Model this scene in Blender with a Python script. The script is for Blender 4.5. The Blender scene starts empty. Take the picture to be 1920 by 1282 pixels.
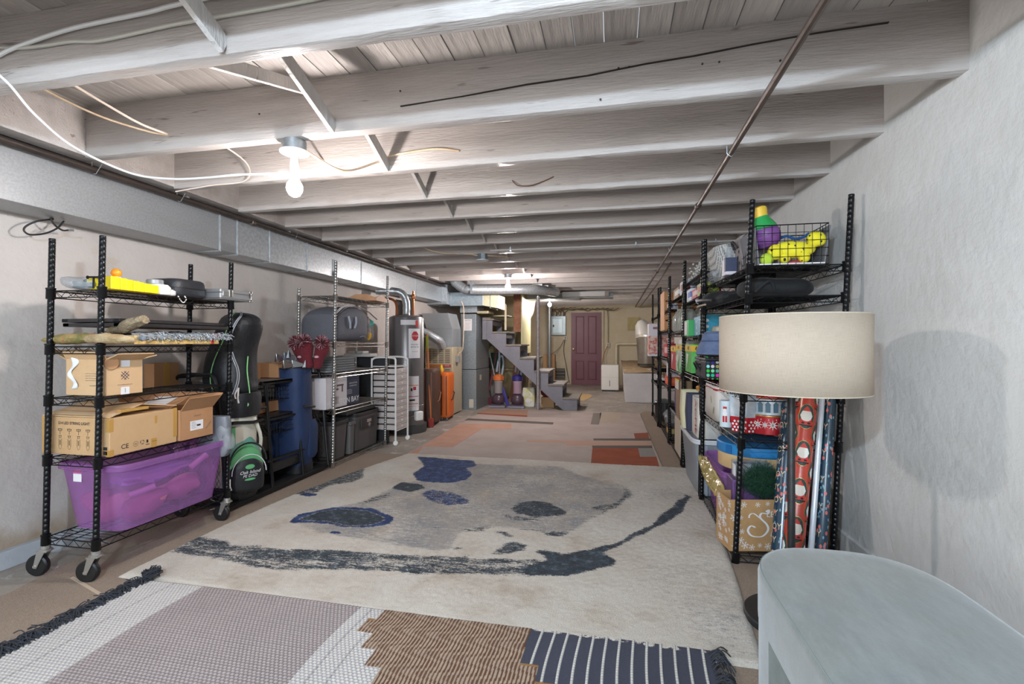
import bpy, math, random
import numpy as np
from mathutils import Vector, Matrix, Euler, noise
random.seed(7)
PI = math.pi
SC = bpy.context.scene
COL = SC.collection

# ---------------------------------------------------------------- camera
cam_d = bpy.data.cameras.new('camera')
cam_d.sensor_width = 36.0
cam_d.lens = 36.0 * 900.0 / 1920.0
cam_d.clip_start = 0.02
cam = bpy.data.objects.new('camera', cam_d)
COL.objects.link(cam)
cam.location = (0, 0, 1.117)
cam.rotation_euler = (math.radians(90), 0, math.atan(190 / 900.0))
SC.camera = cam

# ---------------------------------------------------------------- world and exposure
w = bpy.data.worlds.new('world'); SC.world = w; w.use_nodes = True
w.node_tree.nodes['Background'].inputs[0].default_value = (0.75, 0.82, 0.9, 1)
w.node_tree.nodes['Background'].inputs[1].default_value = 0.3
SC.view_settings.view_transform = 'Standard'
SC.view_settings.look = 'None'
SC.view_settings.exposure = 1.40
SC.view_settings.gamma = 1.0
SC.view_settings.use_curve_mapping = False
SC.cycles.diffuse_bounces = 6
SC.cycles.max_bounces = 12
SC.cycles.sample_clamp_indirect = 6.0
BULB_NEAR = 330.0      # strength of the bulb glass, W/m2
BULB_MID = 560.0
BULB_FAR = 560.0
BULB_BEHIND = 1650.0
# added soft fill light behind the viewer; the rear wall has no opening
al = bpy.data.lights.new('rear_fill_light', 'AREA'); al.shape = 'RECTANGLE'; al.size = 3.2; al.size_y = 1.5; al.energy = 40; al.color = (.95, .98, 1.0)
alo = bpy.data.objects.new('rear_fill_light', al); COL.objects.link(alo); alo.location = (-.9, -3.35, 1.15); alo.rotation_euler = (math.radians(90), 0, 0)

# ---------------------------------------------------------------- materials
def lin(h):
    if isinstance(h, (tuple, list)): return tuple(h) + ((1,) if len(h) == 3 else ())
    h = h.lstrip('#')
    c = [int(h[i:i + 2], 16) / 255 for i in (0, 2, 4)]
    return tuple((x / 12.92 if x < .04045 else ((x + .055) / 1.055) ** 2.4) for x in c) + (1,)

class NT:
    def __init__(s, mat):
        s.t = mat.node_tree; s.n = s.t.nodes; s.l = s.t.links
    def add(s, typ, **kw):
        nd = s.n.new(typ)
        for k, v in kw.items():
            if k.startswith('_'): nd.inputs[k[1:].replace('_', ' ')].default_value = v
            else: setattr(nd, k, v)
        return nd
    def link(s, a, b): s.l.new(a, b)
    def noise(s, scale, detail=4, rough=.6, vec=None, dist=0):
        nd = s.n.new('ShaderNodeTexNoise')
        nd.inputs['Scale'].default_value = scale; nd.inputs['Detail'].default_value = detail
        nd.inputs['Roughness'].default_value = rough; nd.inputs['Distortion'].default_value = dist
        if vec is not None: s.l.new(vec, nd.inputs['Vector'])
        return nd
    def ramp(s, fac, stops):
        nd = s.n.new('ShaderNodeValToRGB')
        e = nd.color_ramp.elements
        while len(e) < len(stops): e.new(.5)
        for i, (p, c) in enumerate(stops):
            e[i].position = p; e[i].color = lin(c) if isinstance(c, str) else ((c, c, c, 1) if isinstance(c, (int, float)) else lin(c))
        s.l.new(fac, nd.inputs[0]); return nd
    def mix(s, fac, a, b, typ='MIX'):
        nd = s.n.new('ShaderNodeMix'); nd.data_type = 'RGBA'; nd.blend_type = typ
        for i, v in ((0, fac), (6, a), (7, b)):
            if isinstance(v, bpy.types.NodeSocket): s.l.new(v, nd.inputs[i])
            elif i == 0: nd.inputs[0].default_value = v
            else: nd.inputs[i].default_value = lin(v)
        return nd.outputs[2]
    def mth(s, op, a, b=0.0):
        nd = s.n.new('ShaderNodeMath'); nd.operation = op
        for i, v in enumerate((a, b)):
            if isinstance(v, bpy.types.NodeSocket): s.l.new(v, nd.inputs[i])
            else: nd.inputs[i].default_value = v
        return nd.outputs[0]

MC = {}
def mat(name, col, rough=.6, metal=0., var=None, vs=3., vlo=.35, vhi=.65, bump=0., bs=40., stretch=None,
        rnd=0., alpha=1., trans=0., sheen=0., emit=None, es=0., spec=None, fleck=None, ior=None):
    if name in MC: return MC[name]
    m = bpy.data.materials.new(name); m.use_nodes = True
    T = NT(m); p = T.n['Principled BSDF']
    p.inputs['Roughness'].default_value = rough; p.inputs['Metallic'].default_value = metal
    if spec is not None: p.inputs['Specular IOR Level'].default_value = spec
    c = lin(col)
    tc = T.n.new('ShaderNodeTexCoord'); vec = tc.outputs['Object']
    if stretch:
        mp = T.n.new('ShaderNodeMapping'); mp.inputs['Scale'].default_value = stretch
        T.link(vec, mp.inputs[0]); vec = mp.outputs[0]
    out = None
    if var is not None:
        nz = T.noise(vs, 5, .65, vec)
        rp = T.ramp(nz.outputs[0], [(vlo, col), (vhi, var)]); out = rp.outputs[0]
    if fleck is not None:
        fc, fs, ft = fleck
        nz2 = T.noise(fs, 3, .7, vec)
        rp2 = T.ramp(nz2.outputs[0], [(ft, 0.0), (min(1, ft + .04), 1.0)])
        out = T.mix(rp2.outputs[0], out if out is not None else col, fc)
    if rnd:
        oi = T.n.new('ShaderNodeObjectInfo')
        hv = T.n.new('ShaderNodeHueSaturation')
        if out is not None: T.link(out, hv.inputs['Color'])
        else: hv.inputs['Color'].default_value = c
        v = T.mth('ADD', T.mth('MULTIPLY', oi.outputs['Random'], 2 * rnd), 1 - rnd)
        T.link(v, hv.inputs['Value']); out = hv.outputs[0]
    if out is not None: T.link(out, p.inputs['Base Color'])
    else: p.inputs['Base Color'].default_value = c
    if bump:
        nb = T.noise(bs, 4, .6, vec)
        b = T.n.new('ShaderNodeBump'); b.inputs['Strength'].default_value = min(1, bump); b.inputs['Distance'].default_value = .01 * max(1, bump)
        T.link(nb.outputs[0], b.inputs['Height']); T.link(b.outputs[0], p.inputs['Normal'])
    if trans: p.inputs['Transmission Weight'].default_value = trans
    if ior: p.inputs['IOR'].default_value = ior
    if sheen: p.inputs['Sheen Weight'].default_value = sheen * .12
    if emit: p.inputs['Emission Color'].default_value = lin(emit); p.inputs['Emission Strength'].default_value = es
    if alpha < 1: p.inputs['Alpha'].default_value = alpha
    MC[name] = m
    return m

# ---------------------------------------------------------------- mesh building
def rot(rx=0, ry=0, rz=0): return Euler((rx, ry, rz)).to_matrix().to_4x4()
def TR(x=0, y=0, z=0, rx=0, ry=0, rz=0): return Matrix.Translation((x, y, z)) @ rot(rx, ry, rz)

class MB:
    def __init__(s): s.v = []; s.f = []; s.mi = []; s.mats = []; s.cur = 0
    def m(s, mt):
        if mt not in s.mats: s.mats.append(mt)
        s.cur = s.mats.index(mt); return s
    def raw(s, vs, fs, M=None):
        o = len(s.v)
        s.v += [tuple(M @ Vector(p)) for p in vs] if M else [tuple(p) for p in vs]
        s.f += [tuple(i + o for i in f) for f in fs]; s.mi += [s.cur] * len(fs)
        return s
    def box(s, x0, x1, y0, y1, z0, z1, M=None):
        vs = [(x, y, z) for z in (z0, z1) for y in (y0, y1) for x in (x0, x1)]
        return s.raw(vs, [(0, 2, 3, 1), (4, 5, 7, 6), (0, 1, 5, 4), (2, 6, 7, 3), (0, 4, 6, 2), (1, 3, 7, 5)], M)
    def hexa(s, b, t, M=None):      # 4 bottom and 4 top points
        return s.raw(list(b) + list(t), [(3, 2, 1, 0), (4, 5, 6, 7), (0, 1, 5, 4), (1, 2, 6, 5), (2, 3, 7, 6), (3, 0, 4, 7)], M)
    def prism(s, poly, d0, d1, axis='y', M=None):   # poly in the two other axes
        n = len(poly)
        def P(a, b, d): return {'x': (d, a, b), 'y': (a, d, b), 'z': (a, b, d)}[axis]
        vs = [P(a, b, d0) for a, b in poly] + [P(a, b, d1) for a, b in poly]
        fs = [tuple(range(n))[::-1], tuple(range(n, 2 * n))] + [(i, (i + 1) % n, n + (i + 1) % n, n + i) for i in range(n)]
        return s.raw(vs, fs, M)
    def lathe(s, prof, n=20, M=None, cap=True):
        vs = []; fs = []
        for r, z in prof:
            for i in range(n):
                a = 2 * PI * i / n; vs.append((r * math.cos(a), r * math.sin(a), z))
        for k in range(len(prof) - 1):
            for i in range(n):
                j = (i + 1) % n; fs.append((k * n + i, k * n + j, (k + 1) * n + j, (k + 1) * n + i))
        if cap:
            if prof[0][0] > 1e-5: fs.append(tuple(range(n))[::-1])
            if prof[-1][0] > 1e-5: fs.append(tuple((len(prof) - 1) * n + i for i in range(n)))
        return s.raw(vs, fs, M)
    def rod(s, a, b, r, n=6, r2=None):
        a = Vector(a); b = Vector(b); d = b - a
        if d.length < 1e-6: return s
        q = d.to_track_quat('Z', 'Y').to_matrix().to_4x4()
        return s.lathe([(r, 0), (r if r2 is None else r2, d.length)], n, Matrix.Translation(a) @ q)
    def tube(s, pts, r, n=6, closed=False):
        pts = [Vector(p) for p in pts]; N = len(pts); rs = r if isinstance(r, (list, tuple)) else [r] * N
        vs = []; fs = []; up = None
        for i, p in enumerate(pts):
            if closed: t = pts[(i + 1) % N] - pts[i - 1]
            else: t = pts[min(i + 1, N - 1)] - pts[max(i - 1, 0)]
            t = t.normalized() if t.length > 1e-9 else Vector((0, 0, 1))
            if up is None:
                up = Vector((0, 0, 1)) if abs(t.z) < .9 else Vector((1, 0, 0))
            u = (up - t * up.dot(t));
            if u.length < 1e-6: u = t.orthogonal()
            u.normalize(); up = u; w2 = t.cross(u)
            for k in range(n):
                a = 2 * PI * k / n; vs.append(p + (u * math.cos(a) + w2 * math.sin(a)) * rs[i])
        for i in range(N if closed else N - 1):
            j = (i + 1) % N
            for k in range(n):
                l = (k + 1) % n; fs.append((i * n + k, i * n + l, j * n + l, j * n + k))
        if not closed: fs += [tuple(range(n))[::-1], tuple((N - 1) * n + k for k in range(n))]
        return s.raw(vs, fs)
    def loft(s, rings, M=None, cap=True):
        n = len(rings[0]); vs = [p for r in rings for p in r]; fs = []
        for k in range(len(rings) - 1):
            for i in range(n):
                j = (i + 1) % n; fs.append((k * n + i, k * n + j, (k + 1) * n + j, (k + 1) * n + i))
        if cap: fs += [tuple(range(n))[::-1], tuple((len(rings) - 1) * n + i for i in range(n))]
        return s.raw(vs, fs, M)
    def blob(s, c, r, n=14, k=9, p=2.0, amp=0., fr=6., M=None, seed=0):   # super-ellipsoid with uneven skin
        vs = []; fs = []
        def sg(x, e): return math.copysign(abs(x) ** e, x)
        e = 2.0 / p
        for j in range(k + 1):
            ph = -PI / 2 + PI * j / k
            for i in range(n):
                th = 2 * PI * i / n
                d = Vector((sg(math.cos(ph), e) * sg(math.cos(th), e), sg(math.cos(ph), e) * sg(math.sin(th), e), sg(math.sin(ph), e)))
                q = Vector((d.x * r[0], d.y * r[1], d.z * r[2]))
                if amp: q *= 1 + amp * noise.noise(Vector((q.x * fr + seed, q.y * fr, q.z * fr)))
                vs.append(Vector(c) + q)
        for j in range(k):
            for i in range(n):
                l = (i + 1) % n; fs.append((j * n + i, j * n + l, (j + 1) * n + l, (j + 1) * n + i))
        return s.raw(vs, fs, M)
    def grid(s, fn, nu, nv, M=None):
        vs = [fn(i / (nu - 1), j / (nv - 1)) for j in range(nv) for i in range(nu)]
        fs = [(j * nu + i, j * nu + i + 1, (j + 1) * nu + i + 1, (j + 1) * nu + i) for j in range(nv - 1) for i in range(nu - 1)]
        return s.raw(vs, fs, M)
    def mesh(s, name, smooth=True, ang=35):
        me = bpy.data.meshes.new(name)
        me.from_pydata(s.v, [], s.f)
        for mt in s.mats: me.materials.append(mt)
        if len(s.mats) > 1: me.polygons.foreach_set('material_index', s.mi)
        if smooth:
            me.polygons.foreach_set('use_smooth', [True] * len(s.f))
            me.set_sharp_from_angle(angle=math.radians(ang))
        me.update()
        return me
    def build(s, name, parent=None, loc=(0, 0, 0), r=(0, 0, 0), bevel=0, solid=0, sub=0, smooth=True, ang=35, kind=None):
        return put(name, s.mesh(name, smooth, ang), parent, loc, r, bevel, solid, sub, kind)

def put(name, me, parent=None, loc=(0, 0, 0), r=(0, 0, 0), bevel=0, solid=0, sub=0, kind=None):
    o = bpy.data.objects.new(name, me); COL.objects.link(o)
    if parent is not None: o.parent = parent
    o.location = loc; o.rotation_euler = r
    if solid:
        md = o.modifiers.new('s', 'SOLIDIFY'); md.thickness = solid; md.offset = 0
    if sub:
        md = o.modifiers.new('u', 'SUBSURF'); md.levels = sub; md.render_levels = sub
    if bevel:
        md = o.modifiers.new('b', 'BEVEL'); md.width = bevel; md.segments = 2; md.limit_method = 'ANGLE'; md.angle_limit = math.radians(40)
    if kind: o['kind'] = kind
    elif name in ('berry_print', 'snowflake_print', 'front_print', 'oval_print', 'gold_ring_print', 'beard_print', 'red_print', 'belt_print', 'joy_lettering', 'louvre_slot', 'white_print', 'count_print'): o['kind'] = 'stuff'
    return o

def tag(o, label, cat, group=None, kind=None):
    o['label'] = label; o['category'] = cat
    if group: o['group'] = group
    if kind: o['kind'] = kind
    return o
def thing(name, label, cat, loc=(0, 0, 0), rz=0, group=None):
    o = bpy.data.objects.new(name, None); COL.objects.link(o); o.empty_display_size = .05
    o.location = loc; o.rotation_euler = (0, 0, rz)
    return tag(o, label, cat, group)
def struct(name, loc=(0, 0, 0)):
    o = bpy.data.objects.new(name, None); COL.objects.link(o); o.location = loc; o['kind'] = 'structure'; return o
def lab(o, s): o['label'] = s; return o
def dup(root, loc, rz=None, label=None):
    def cp(o, par):
        c = o.copy(); COL.objects.link(c); c.parent = par
        for ch in [x for x in bpy.data.objects if x.parent == o]: cp(ch, c)
        return c
    r = cp(root, None); r.location = loc
    if rz is not None: r.rotation_euler = (0, 0, rz)
    if label: r['label'] = label
    return r

def text_mesh(s, size, shear=0, spacing=1.0):
    cu = bpy.data.curves.new('t', 'FONT'); cu.body = s; cu.size = size; cu.align_x = 'CENTER'; cu.align_y = 'CENTER'
    cu.shear = shear; cu.space_character = spacing; cu.resolution_u = 3
    ob = bpy.data.objects.new('t', cu)
    me = bpy.data.meshes.new_from_object(ob)
    vs = [tuple(v.co) for v in me.vertices]; fs = [tuple(p.vertices) for p in me.polygons]
    bpy.data.objects.remove(ob); bpy.data.curves.remove(cu); bpy.data.meshes.remove(me)
    return vs, fs
def text_to(mb, s, size, M, shear=0, sx=1., th=.0, bold=0):
    vs, fs = text_mesh(s, size, shear)
    offs = [(0, 0)] + ([(bold, 0), (-bold, 0), (0, bold), (0, -bold)] if bold else [])
    for k, (a, b) in enumerate(offs):
        mb.raw([(x * sx + a, y + b, th + .00004 * k) for x, y, z in vs], fs, M)
    return mb
# frames for print: local x = reading direction, y = up, z = out of the surface
def face_front(x, y, z): return Matrix(((1, 0, 0, x), (0, 0, -1, y), (0, 1, 0, z), (0, 0, 0, 1)))      # faces -y
def face_right(x, y, z): return Matrix(((0, 0, 1, x), (1, 0, 0, y), (0, 1, 0, z), (0, 0, 0, 1)))       # faces +x
def face_left(x, y, z): return Matrix(((0, 0, -1, x), (-1, 0, 0, y), (0, 1, 0, z), (0, 0, 0, 1)))      # faces -x
def label_rect(mb, m, w, h, M, t=.0006):
    mb.m(m); return mb.box(-w / 2, w / 2, -h / 2, h / 2, -.0005, t, M)
def each(parent, name, m, fns):
    for f in fns:
        g = MB().m(m); f(g); g.build(name, parent)
def spl(pts, k=6):      # Catmull-Rom
    pts = [Vector(p) for p in pts]; P = [pts[0]] + pts + [pts[-1]]; out = []
    for i in range(1, len(P) - 2):
        a, b, c, d = P[i - 1:i + 3]
        for j in range(k):
            t = j / k
            out.append(.5 * ((2 * b) + (c - a) * t + (2 * a - 5 * b + 4 * c - d) * t * t + (3 * b - a - 3 * c + d) * t ** 3))
    out.append(pts[-1]); return out
def sring(cx, cy, z, rx, ry, p=4, n=24):
    e = 2 / p; out = []
    for i in range(n):
        a = 2 * PI * (i + .5) / n; c, s_ = math.cos(a), math.sin(a)
        out.append((cx + rx * math.copysign(abs(c) ** e, c), cy + ry * math.copysign(abs(s_) ** e, s_), z))
    return out

# ================================================================ THE SETTING
paint = mat('grey_painted_wood', '#9f9792', .36, .0, '#bab3af', 6, bump=.55, bs=110, stretch=(.1, 1, 1), rnd=.05, fleck=('#857b75', 26, .655))
plankm = mat('weathered_grey_boards', '#948d88', .6, 0, '#b0a9a4', 7, bump=1.0, bs=30, stretch=(1, .12, 1), rnd=.14, fleck=('#b08f6c', 6, .69))
wallr = mat('white_plaster', '#cfcdca', .75, 0, '#c6c3be', 2.2, bump=.5, bs=22, fleck=('#c2b39c', 2.3, .72))
wallf = mat('cream_painted_plaster', '#c8baa0', .7, 0, '#bdae90', 2, bump=.5, bs=18)
darkw = mat('bare_dark_wood', '#4f463f', .8, 0, '#66594e', 6, bump=.5, bs=30)

def left_wall_mat():
    m = bpy.data.materials.new('limewashed_wall'); m.use_nodes = True; T = NT(m); p = T.n['Principled BSDF']
    tc = T.n.new('ShaderNodeTexCoord'); vec = tc.outputs['Object']
    sx = T.n.new('ShaderNodeSeparateXYZ'); T.link(vec, sx.inputs[0])
    nz = T.noise(2.5, 5, .6, vec)
    base = T.ramp(nz.outputs[0], [(.3, '#c4bcb6'), (.7, '#b9b0aa')])
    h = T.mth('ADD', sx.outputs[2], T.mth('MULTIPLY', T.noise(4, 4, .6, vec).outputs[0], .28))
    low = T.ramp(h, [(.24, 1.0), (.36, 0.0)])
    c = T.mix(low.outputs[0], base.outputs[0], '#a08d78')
    nzf = T.noise(3.2, 5, .7, vec); fl = T.ramp(nzf.outputs[0], [(.66, 0.0), (.70, 1.0)])
    c = T.mix(T.mth('MULTIPLY', fl.outputs[0], .5), c, '#b3a693')
    T.link(c, p.inputs['Base Color']); p.inputs['Roughness'].default_value = .8
    b = T.n.new('ShaderNodeBump'); b.inputs['Strength'].default_value = .6; b.inputs['Distance'].default_value = .012
    T.link(T.noise(12, 5, .6, vec).outputs[0], b.inputs['Height']); T.link(b.outputs[0], p.inputs['Normal'])
    return m
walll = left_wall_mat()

def concrete():
    m = bpy.data.materials.new('stained_concrete'); m.use_nodes = True; T = NT(m); p = T.n['Principled BSDF']
    tc = T.n.new('ShaderNodeTexCoord'); vec = tc.outputs['Object']
    a = T.ramp(T.noise(1.7, 6, .7, vec).outputs[0], [(.3, '#857b70'), (.7, '#a49b91')])
    wht = T.ramp(T.noise(5, 6, .75, vec, .4).outputs[0], [(.54, 0.0), (.62, 1.0)])
    sx = T.n.new('ShaderNodeSeparateXYZ'); T.link(vec, sx.inputs[0])
    zone = T.ramp(T.mth('DIVIDE', sx.outputs[1], 13.0), [(.3, 1.0), (.75, .5)])
    c = T.mix(T.mth('MULTIPLY', T.mth('MULTIPLY', wht.outputs[0], zone.outputs[0]), .75), a.outputs[0], '#c9c7c6')
    T.link(c, p.inputs['Base Color']); p.inputs['Roughness'].default_value = .55
    b = T.n.new('ShaderNodeBump'); b.inputs['Strength'].default_value = .4; b.inputs['Distance'].default_value = .01
    T.link(T.noise(20, 4, .6, vec).outputs[0], b.inputs['Height']); T.link(b.outputs[0], p.inputs['Normal'])
    return m
conc = concrete()

MB().m(conc).box(-3.15, 1.5, -3.6, 13.0, -.1, 0).build('floor', kind='structure', smooth=False)

def wavy_wall(name, x_of, y0, y1, z0, z1, mt, sgn):
    g = MB().m(mt); ny = int((y1 - y0) / .12); nz = 20
    def fn(u, v):
        y = y0 + (y1 - y0) * u; z = z0 + (z1 - z0) * v
        return (x_of(y) + .012 * noise.noise(Vector((y * .9, z * 1.1, 3))) + .004 * noise.noise(Vector((y * 5, z * 5, 8))), y, z)
    if sgn > 0: g.grid(lambda u, v: fn(u, v), ny, nz)
    else: g.grid(lambda u, v: fn(1 - u, v), ny, nz)
    xb = .25 * sgn
    g.box(x_of(y0) + xb, x_of(y0) + xb + .02 * sgn, y0, y1, z0, z1)
    return g.build(name, kind='structure')
def xr(y): return 1.255 - .03 * min(max(y, -3.5), 3.6)
wavy_wall('wall_right', xr, -3.6, 12.8, 0, 2.45, wallr, 1)
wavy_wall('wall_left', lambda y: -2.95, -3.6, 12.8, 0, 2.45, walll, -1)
wf = MB().m(wallf); wf.grid(lambda u, v: (-3.1 + 4.5 * u, 12.75 + .015 * noise.noise(Vector((u * 9, v * 5, 1))), 2.45 * v), 36, 18)
wf.box(-3.1, 1.4, 12.95, 13.0, 0, 2.45); wf.build('wall_back', kind='structure')
MB().m(wallr).box(-3.15, 1.5, -3.62, -3.5, 0, 2.45).build('wall_front', kind='structure', smooth=False)

# ceiling: board deck and joists, each board and each joist its own piece
ceil = struct('ceiling')
x = -3.1; k = 0
widths = [.12, .128, .115, .124, .132, .118]
plank_meshes = {}
while x < 1.4:
    wd = widths[(k * 5 + k // 3) % 6]
    if wd not in plank_meshes:
        plank_meshes[wd] = MB().m(plankm).box(.002, wd - .002, -3.5, 12.9, 2.302, 2.325).mesh('plank', smooth=False)
    put('plank', plank_meshes[wd], ceil, (x, 0, random.uniform(0, .004)))
    x += wd; k += 1
jy = [-3.1, -2.6, -2.1, -1.6, -1.12, -.62, -.15, .33, .83, 1.33, 1.935, 2.435, 2.95, 3.445, 3.95, 4.4, 4.89, 5.41, 5.93, 6.43, 6.97, 7.55, 8.15, 8.66, 9.2, 9.7, 10.2, 10.75, 11.25, 11.8, 12.3]
def joist_mesh(seed, x1):
    g = MB().m(paint); n = 60; rings = []
    for i in range(n + 1):
        X = -2.62 + (x1 + 2.62) * i / n
        a = .003 * noise.noise(Vector((X * 2.2, seed, 0))); b = .003 * noise.noise(Vector((X * 6, seed, 5)))
        c = .003 * noise.noise(Vector((X * 11, seed, 9)))
        rings.append([(X, a + c, 2.302), (X, a, 2.16), (X, a + c, 2.052 + b), (X, a + .002, 2.05 + b), (X, .052 + c, 2.05 + b * .7), (X, .056, 2.06 + b), (X, .056, 2.302)])
    g.loft(rings); return g
for i, y in enumerate(jy):
    x1 = xr(y) + .015
    o = joist_mesh(i * 3.7, x1).build('joist', ceil, (0, y, random.uniform(-.003, .003)), ang=50)
# long split in the second joist, as a recessed dark line of checks
g = MB().m(mat('dark_crack', '#2b2622', .9))
px = [(-.9, 2.135), (-.62, 2.148), (-.35, 2.168), (-.1, 2.176), (.12, 2.196), (.3, 2.205), (.5, 2.222), (.72, 2.236), (.95, 2.243)]
for a, b in zip(px, px[1:]):
    g.hexa([(a[0], 1.926, a[1] - .0015), (b[0], 1.926, b[1] - .0012), (b[0], 1.945, b[1] - .001), (a[0], 1.945, a[1] - .001)],
           [(a[0], 1.926, a[1] + .0015), (b[0], 1.926, b[1] + .0012), (b[0], 1.945, b[1] + .001), (a[0], 1.945, a[1] + .001)])
g.build('split', ceil)
# rim board the joists rest in on the left, and the strip below it
MB().m(paint).box(-2.72, -2.615, -3.5, 12.7, 2.06, 2.302).build('rim_board', ceil, smooth=False, bevel=.003)
MB().m(paint).box(-2.93, -2.72, -3.5, 12.7, 2.28, 2.302).build('ledger_board', ceil, smooth=False)
# cross bracing between joists (flat laths at a slant)
brm = mat('pale_brace_wood', '#b4afab', .5, 0, '#c9c5c2', 8, bump=.7, bs=40, stretch=(1, 1, .3), fleck=('#8d8580', 12, .64))
def brace(x, ya, za, yb, zb, wd=.045, th=.02, dx=.0):
    a = Vector((x, ya, za)); b = Vector((x + dx, yb, zb)); L = (b - a).length
    q = (b - a).to_track_quat('Z', 'X').to_matrix().to_4x4()
    g = MB().m(brm).box(-wd / 2, wd / 2, -th / 2, th / 2, 0, L, Matrix.Translation(a) @ q)
    g.build('brace', ceil, smooth=False, bevel=.002)
for i in range(len(jy) - 1):
    ya, yb = jy[i] + .056, jy[i + 1]
    if ya < .2: continue
    xx = -1.36 + .012 * min(i, 12)
    if i in (8, 9, 10, 11, 12, 13, 14, 15): brace(xx + .03, ya, 2.285, yb, 2.075, .062 if i < 11 else .05)
    elif i < 25: brace(xx + .03, ya, 2.28, yb, 2.08, .045)
    if i in (9,): brace(xx - .1, ya + .0, 2.08, yb, 2.26, .05, .02)
    if i in (16, 17, 18, 19): brace(xx + .2, ya, 2.09, yb, 2.27)

# low baseboard on the left wall and the crack line low on the right wall
MB().m(mat('pale_blue_board', '#b9bcc0', .6, var='#a9adb3', bump=.4, bs=15)).box(-2.965, -2.915, .6, 5.0, 0, .09).build('baseboard_left', kind='structure', smooth=False, bevel=.004)
g = MB().m(wallr)
g.prism([(xr(0) - .008, 0), (xr(0) + .04, 0), (xr(0) + .04, .142), (xr(0) - .008, .13)], 0, 1, 'y')
for i, vtx in enumerate(g.v):
    if vtx[1] == 0: g.v[i] = (vtx[0] + xr(-2) - xr(0), -3.5, vtx[2])
    else: g.v[i] = (vtx[0] + xr(3.6) - xr(0), 3.6, vtx[2])
g.build('baseboard_right', kind='structure', smooth=False)

# far door
d = struct('door_1', (-1.085, 12.735, 0))
dm = mat('maroon_paint', '#6d3a43', .45, 0, '#74404a', 4, bump=.25, bs=60)
dk = mat('maroon_shadow_paint', '#64353e', .5)
W, H = .78, 1.885
fr = MB().m(dm).box(0, W, -.05, -.02, 0, H); fr.build('slab', d, smooth=False)
st = MB().m(dm)
xs = [(0, .115), (.345, .435), (.665, W)]
for a, b in xs: st.box(a, b, -.065, -.045, 0, H)
for a, b in ((0, .12), (.62, .80), (H - .09, H)): st.box(.1, .36, -.0652, -.045, a, b); st.box(.42, .68, -.0652, -.045, a, b)
st.build('rails', d, smooth=False, bevel=.004)
for a, b in ((.115, .345), (.435, .665)):
    for z0, z1 in ((.12, .62), (.80, H - .09)):
        g = MB().m(dm)
        i = .03
        g.hexa([(a + .006, -.047, z0 + .006), (b - .006, -.047, z0 + .006), (b - .006, -.047, z1 - .006), (a + .006, -.047, z1 - .006)][::-1],
               [(a + i, -.058, z0 + i), (b - i, -.058, z0 + i), (b - i, -.058, z1 - i), (a + i, -.058, z1 - i)][::-1])
        g.build('panel', d, smooth=False)
kb = MB().m(mat('aged_brass', '#c9b388', .3, .9)).lathe([(.012, 0), (.012, .03), (.026, .04), (.03, .055), (.022, .07), (0, .074)], 14, TR(.06, -.065, .93, PI / 2))
kb.lathe([(.024, 0), (.024, .006)], 14, TR(.06, -.065, .93, PI / 2)); kb.build('doorknob', d)
g = MB().m(wallf).box(-.06, 0, -.035, 0, 0, H + .06).box(W, W + .06, -.035, 0, 0, H + .06).box(0, W, -.035, 0, H, H + .06)
g.build('door_casing', d, smooth=False)

# stub of the boxed wall by the head of the stairs
sw = struct('wall_inner')
MB().m(mat('cream_box_board', '#d5cf9f', .6, 0, '#c9c08b', 3)).box(-1.66, -1.64, 8.66, 9.6, .9, 2.05).build('side_board', sw, smooth=False)
MB().m(mat('orange_brown_stud', '#b07a5c', .8, 0, '#8c5b44', 9, bump=.5, bs=20)).box(-1.79, -1.66, 8.62, 8.72, 1.3, 2.05).build('stud', sw, smooth=False)
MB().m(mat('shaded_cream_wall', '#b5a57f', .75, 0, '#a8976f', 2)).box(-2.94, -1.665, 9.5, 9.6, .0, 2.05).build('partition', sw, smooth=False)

# ================================================================ FLOOR COVERINGS
def carpet_mat(name, c1, c2, s=60):
    m = bpy.data.materials.new(name); m.use_nodes = True; T = NT(m); p = T.n['Principled BSDF']
    tc = T.n.new('ShaderNodeTexCoord'); vec = tc.outputs['Object']
    r = T.ramp(T.noise(260, 3, .8, vec).outputs[0], [(.35, c1), (.65, c2)])
    r2 = T.ramp(T.noise(3, 4, .6, vec).outputs[0], [(.3, .86), (.7, 1.0)])
    c = T.mix(1.0, r.outputs[0], r2.outputs[0], 'MULTIPLY')
    T.link(c, p.inputs['Base Color']); p.inputs['Roughness'].default_value = .95
    b = T.n.new('ShaderNodeBump'); b.inputs['Strength'].default_value = .8; b.inputs['Distance'].default_value = .006
    T.link(T.noise(300, 3, .7, vec).outputs[0], b.inputs['Height']); T.link(b.outputs[0], p.inputs['Normal'])
    return m
cm = carpet_mat('taupe_carpet_weave', '#8a7868', '#b09c8a')
tag(MB().m(cm).prism([(-2.78, 1.0), (-2.0, .85), (.3, .8), (.3, 4.42), (-2.85, 4.42), (-2.85, 2.5), (-2.62, 1.62)], .0005, .006, 'z').build('carpet', smooth=False),
    'brown taupe carpet lying under the left black rack and the rugs', 'carpet')
tag(MB().m(cm).prism([(.3, .8), (1.19, .8), (1.12, 8.0), (.5, 8.0), (.41, 7.7)], .0005, .006, 'z').build('carpet', smooth=False),
    'brown carpet strip running along the foot of the right racks', 'carpet')
g = MB().m(mat('pale_seam_tape', '#b8a48f', .9)).hexa([(-2.50, 1.78, .006), (-2.13, 1.66, .006), (-2.13, 1.675, .006), (-2.50, 1.795, .006)], [(-2.50, 1.78, .008), (-2.13, 1.66, .008), (-2.13, 1.675, .008), (-2.50, 1.795, .008)])
sm_ = g.build('seam', bpy.data.objects['carpet'], smooth=False)

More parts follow.
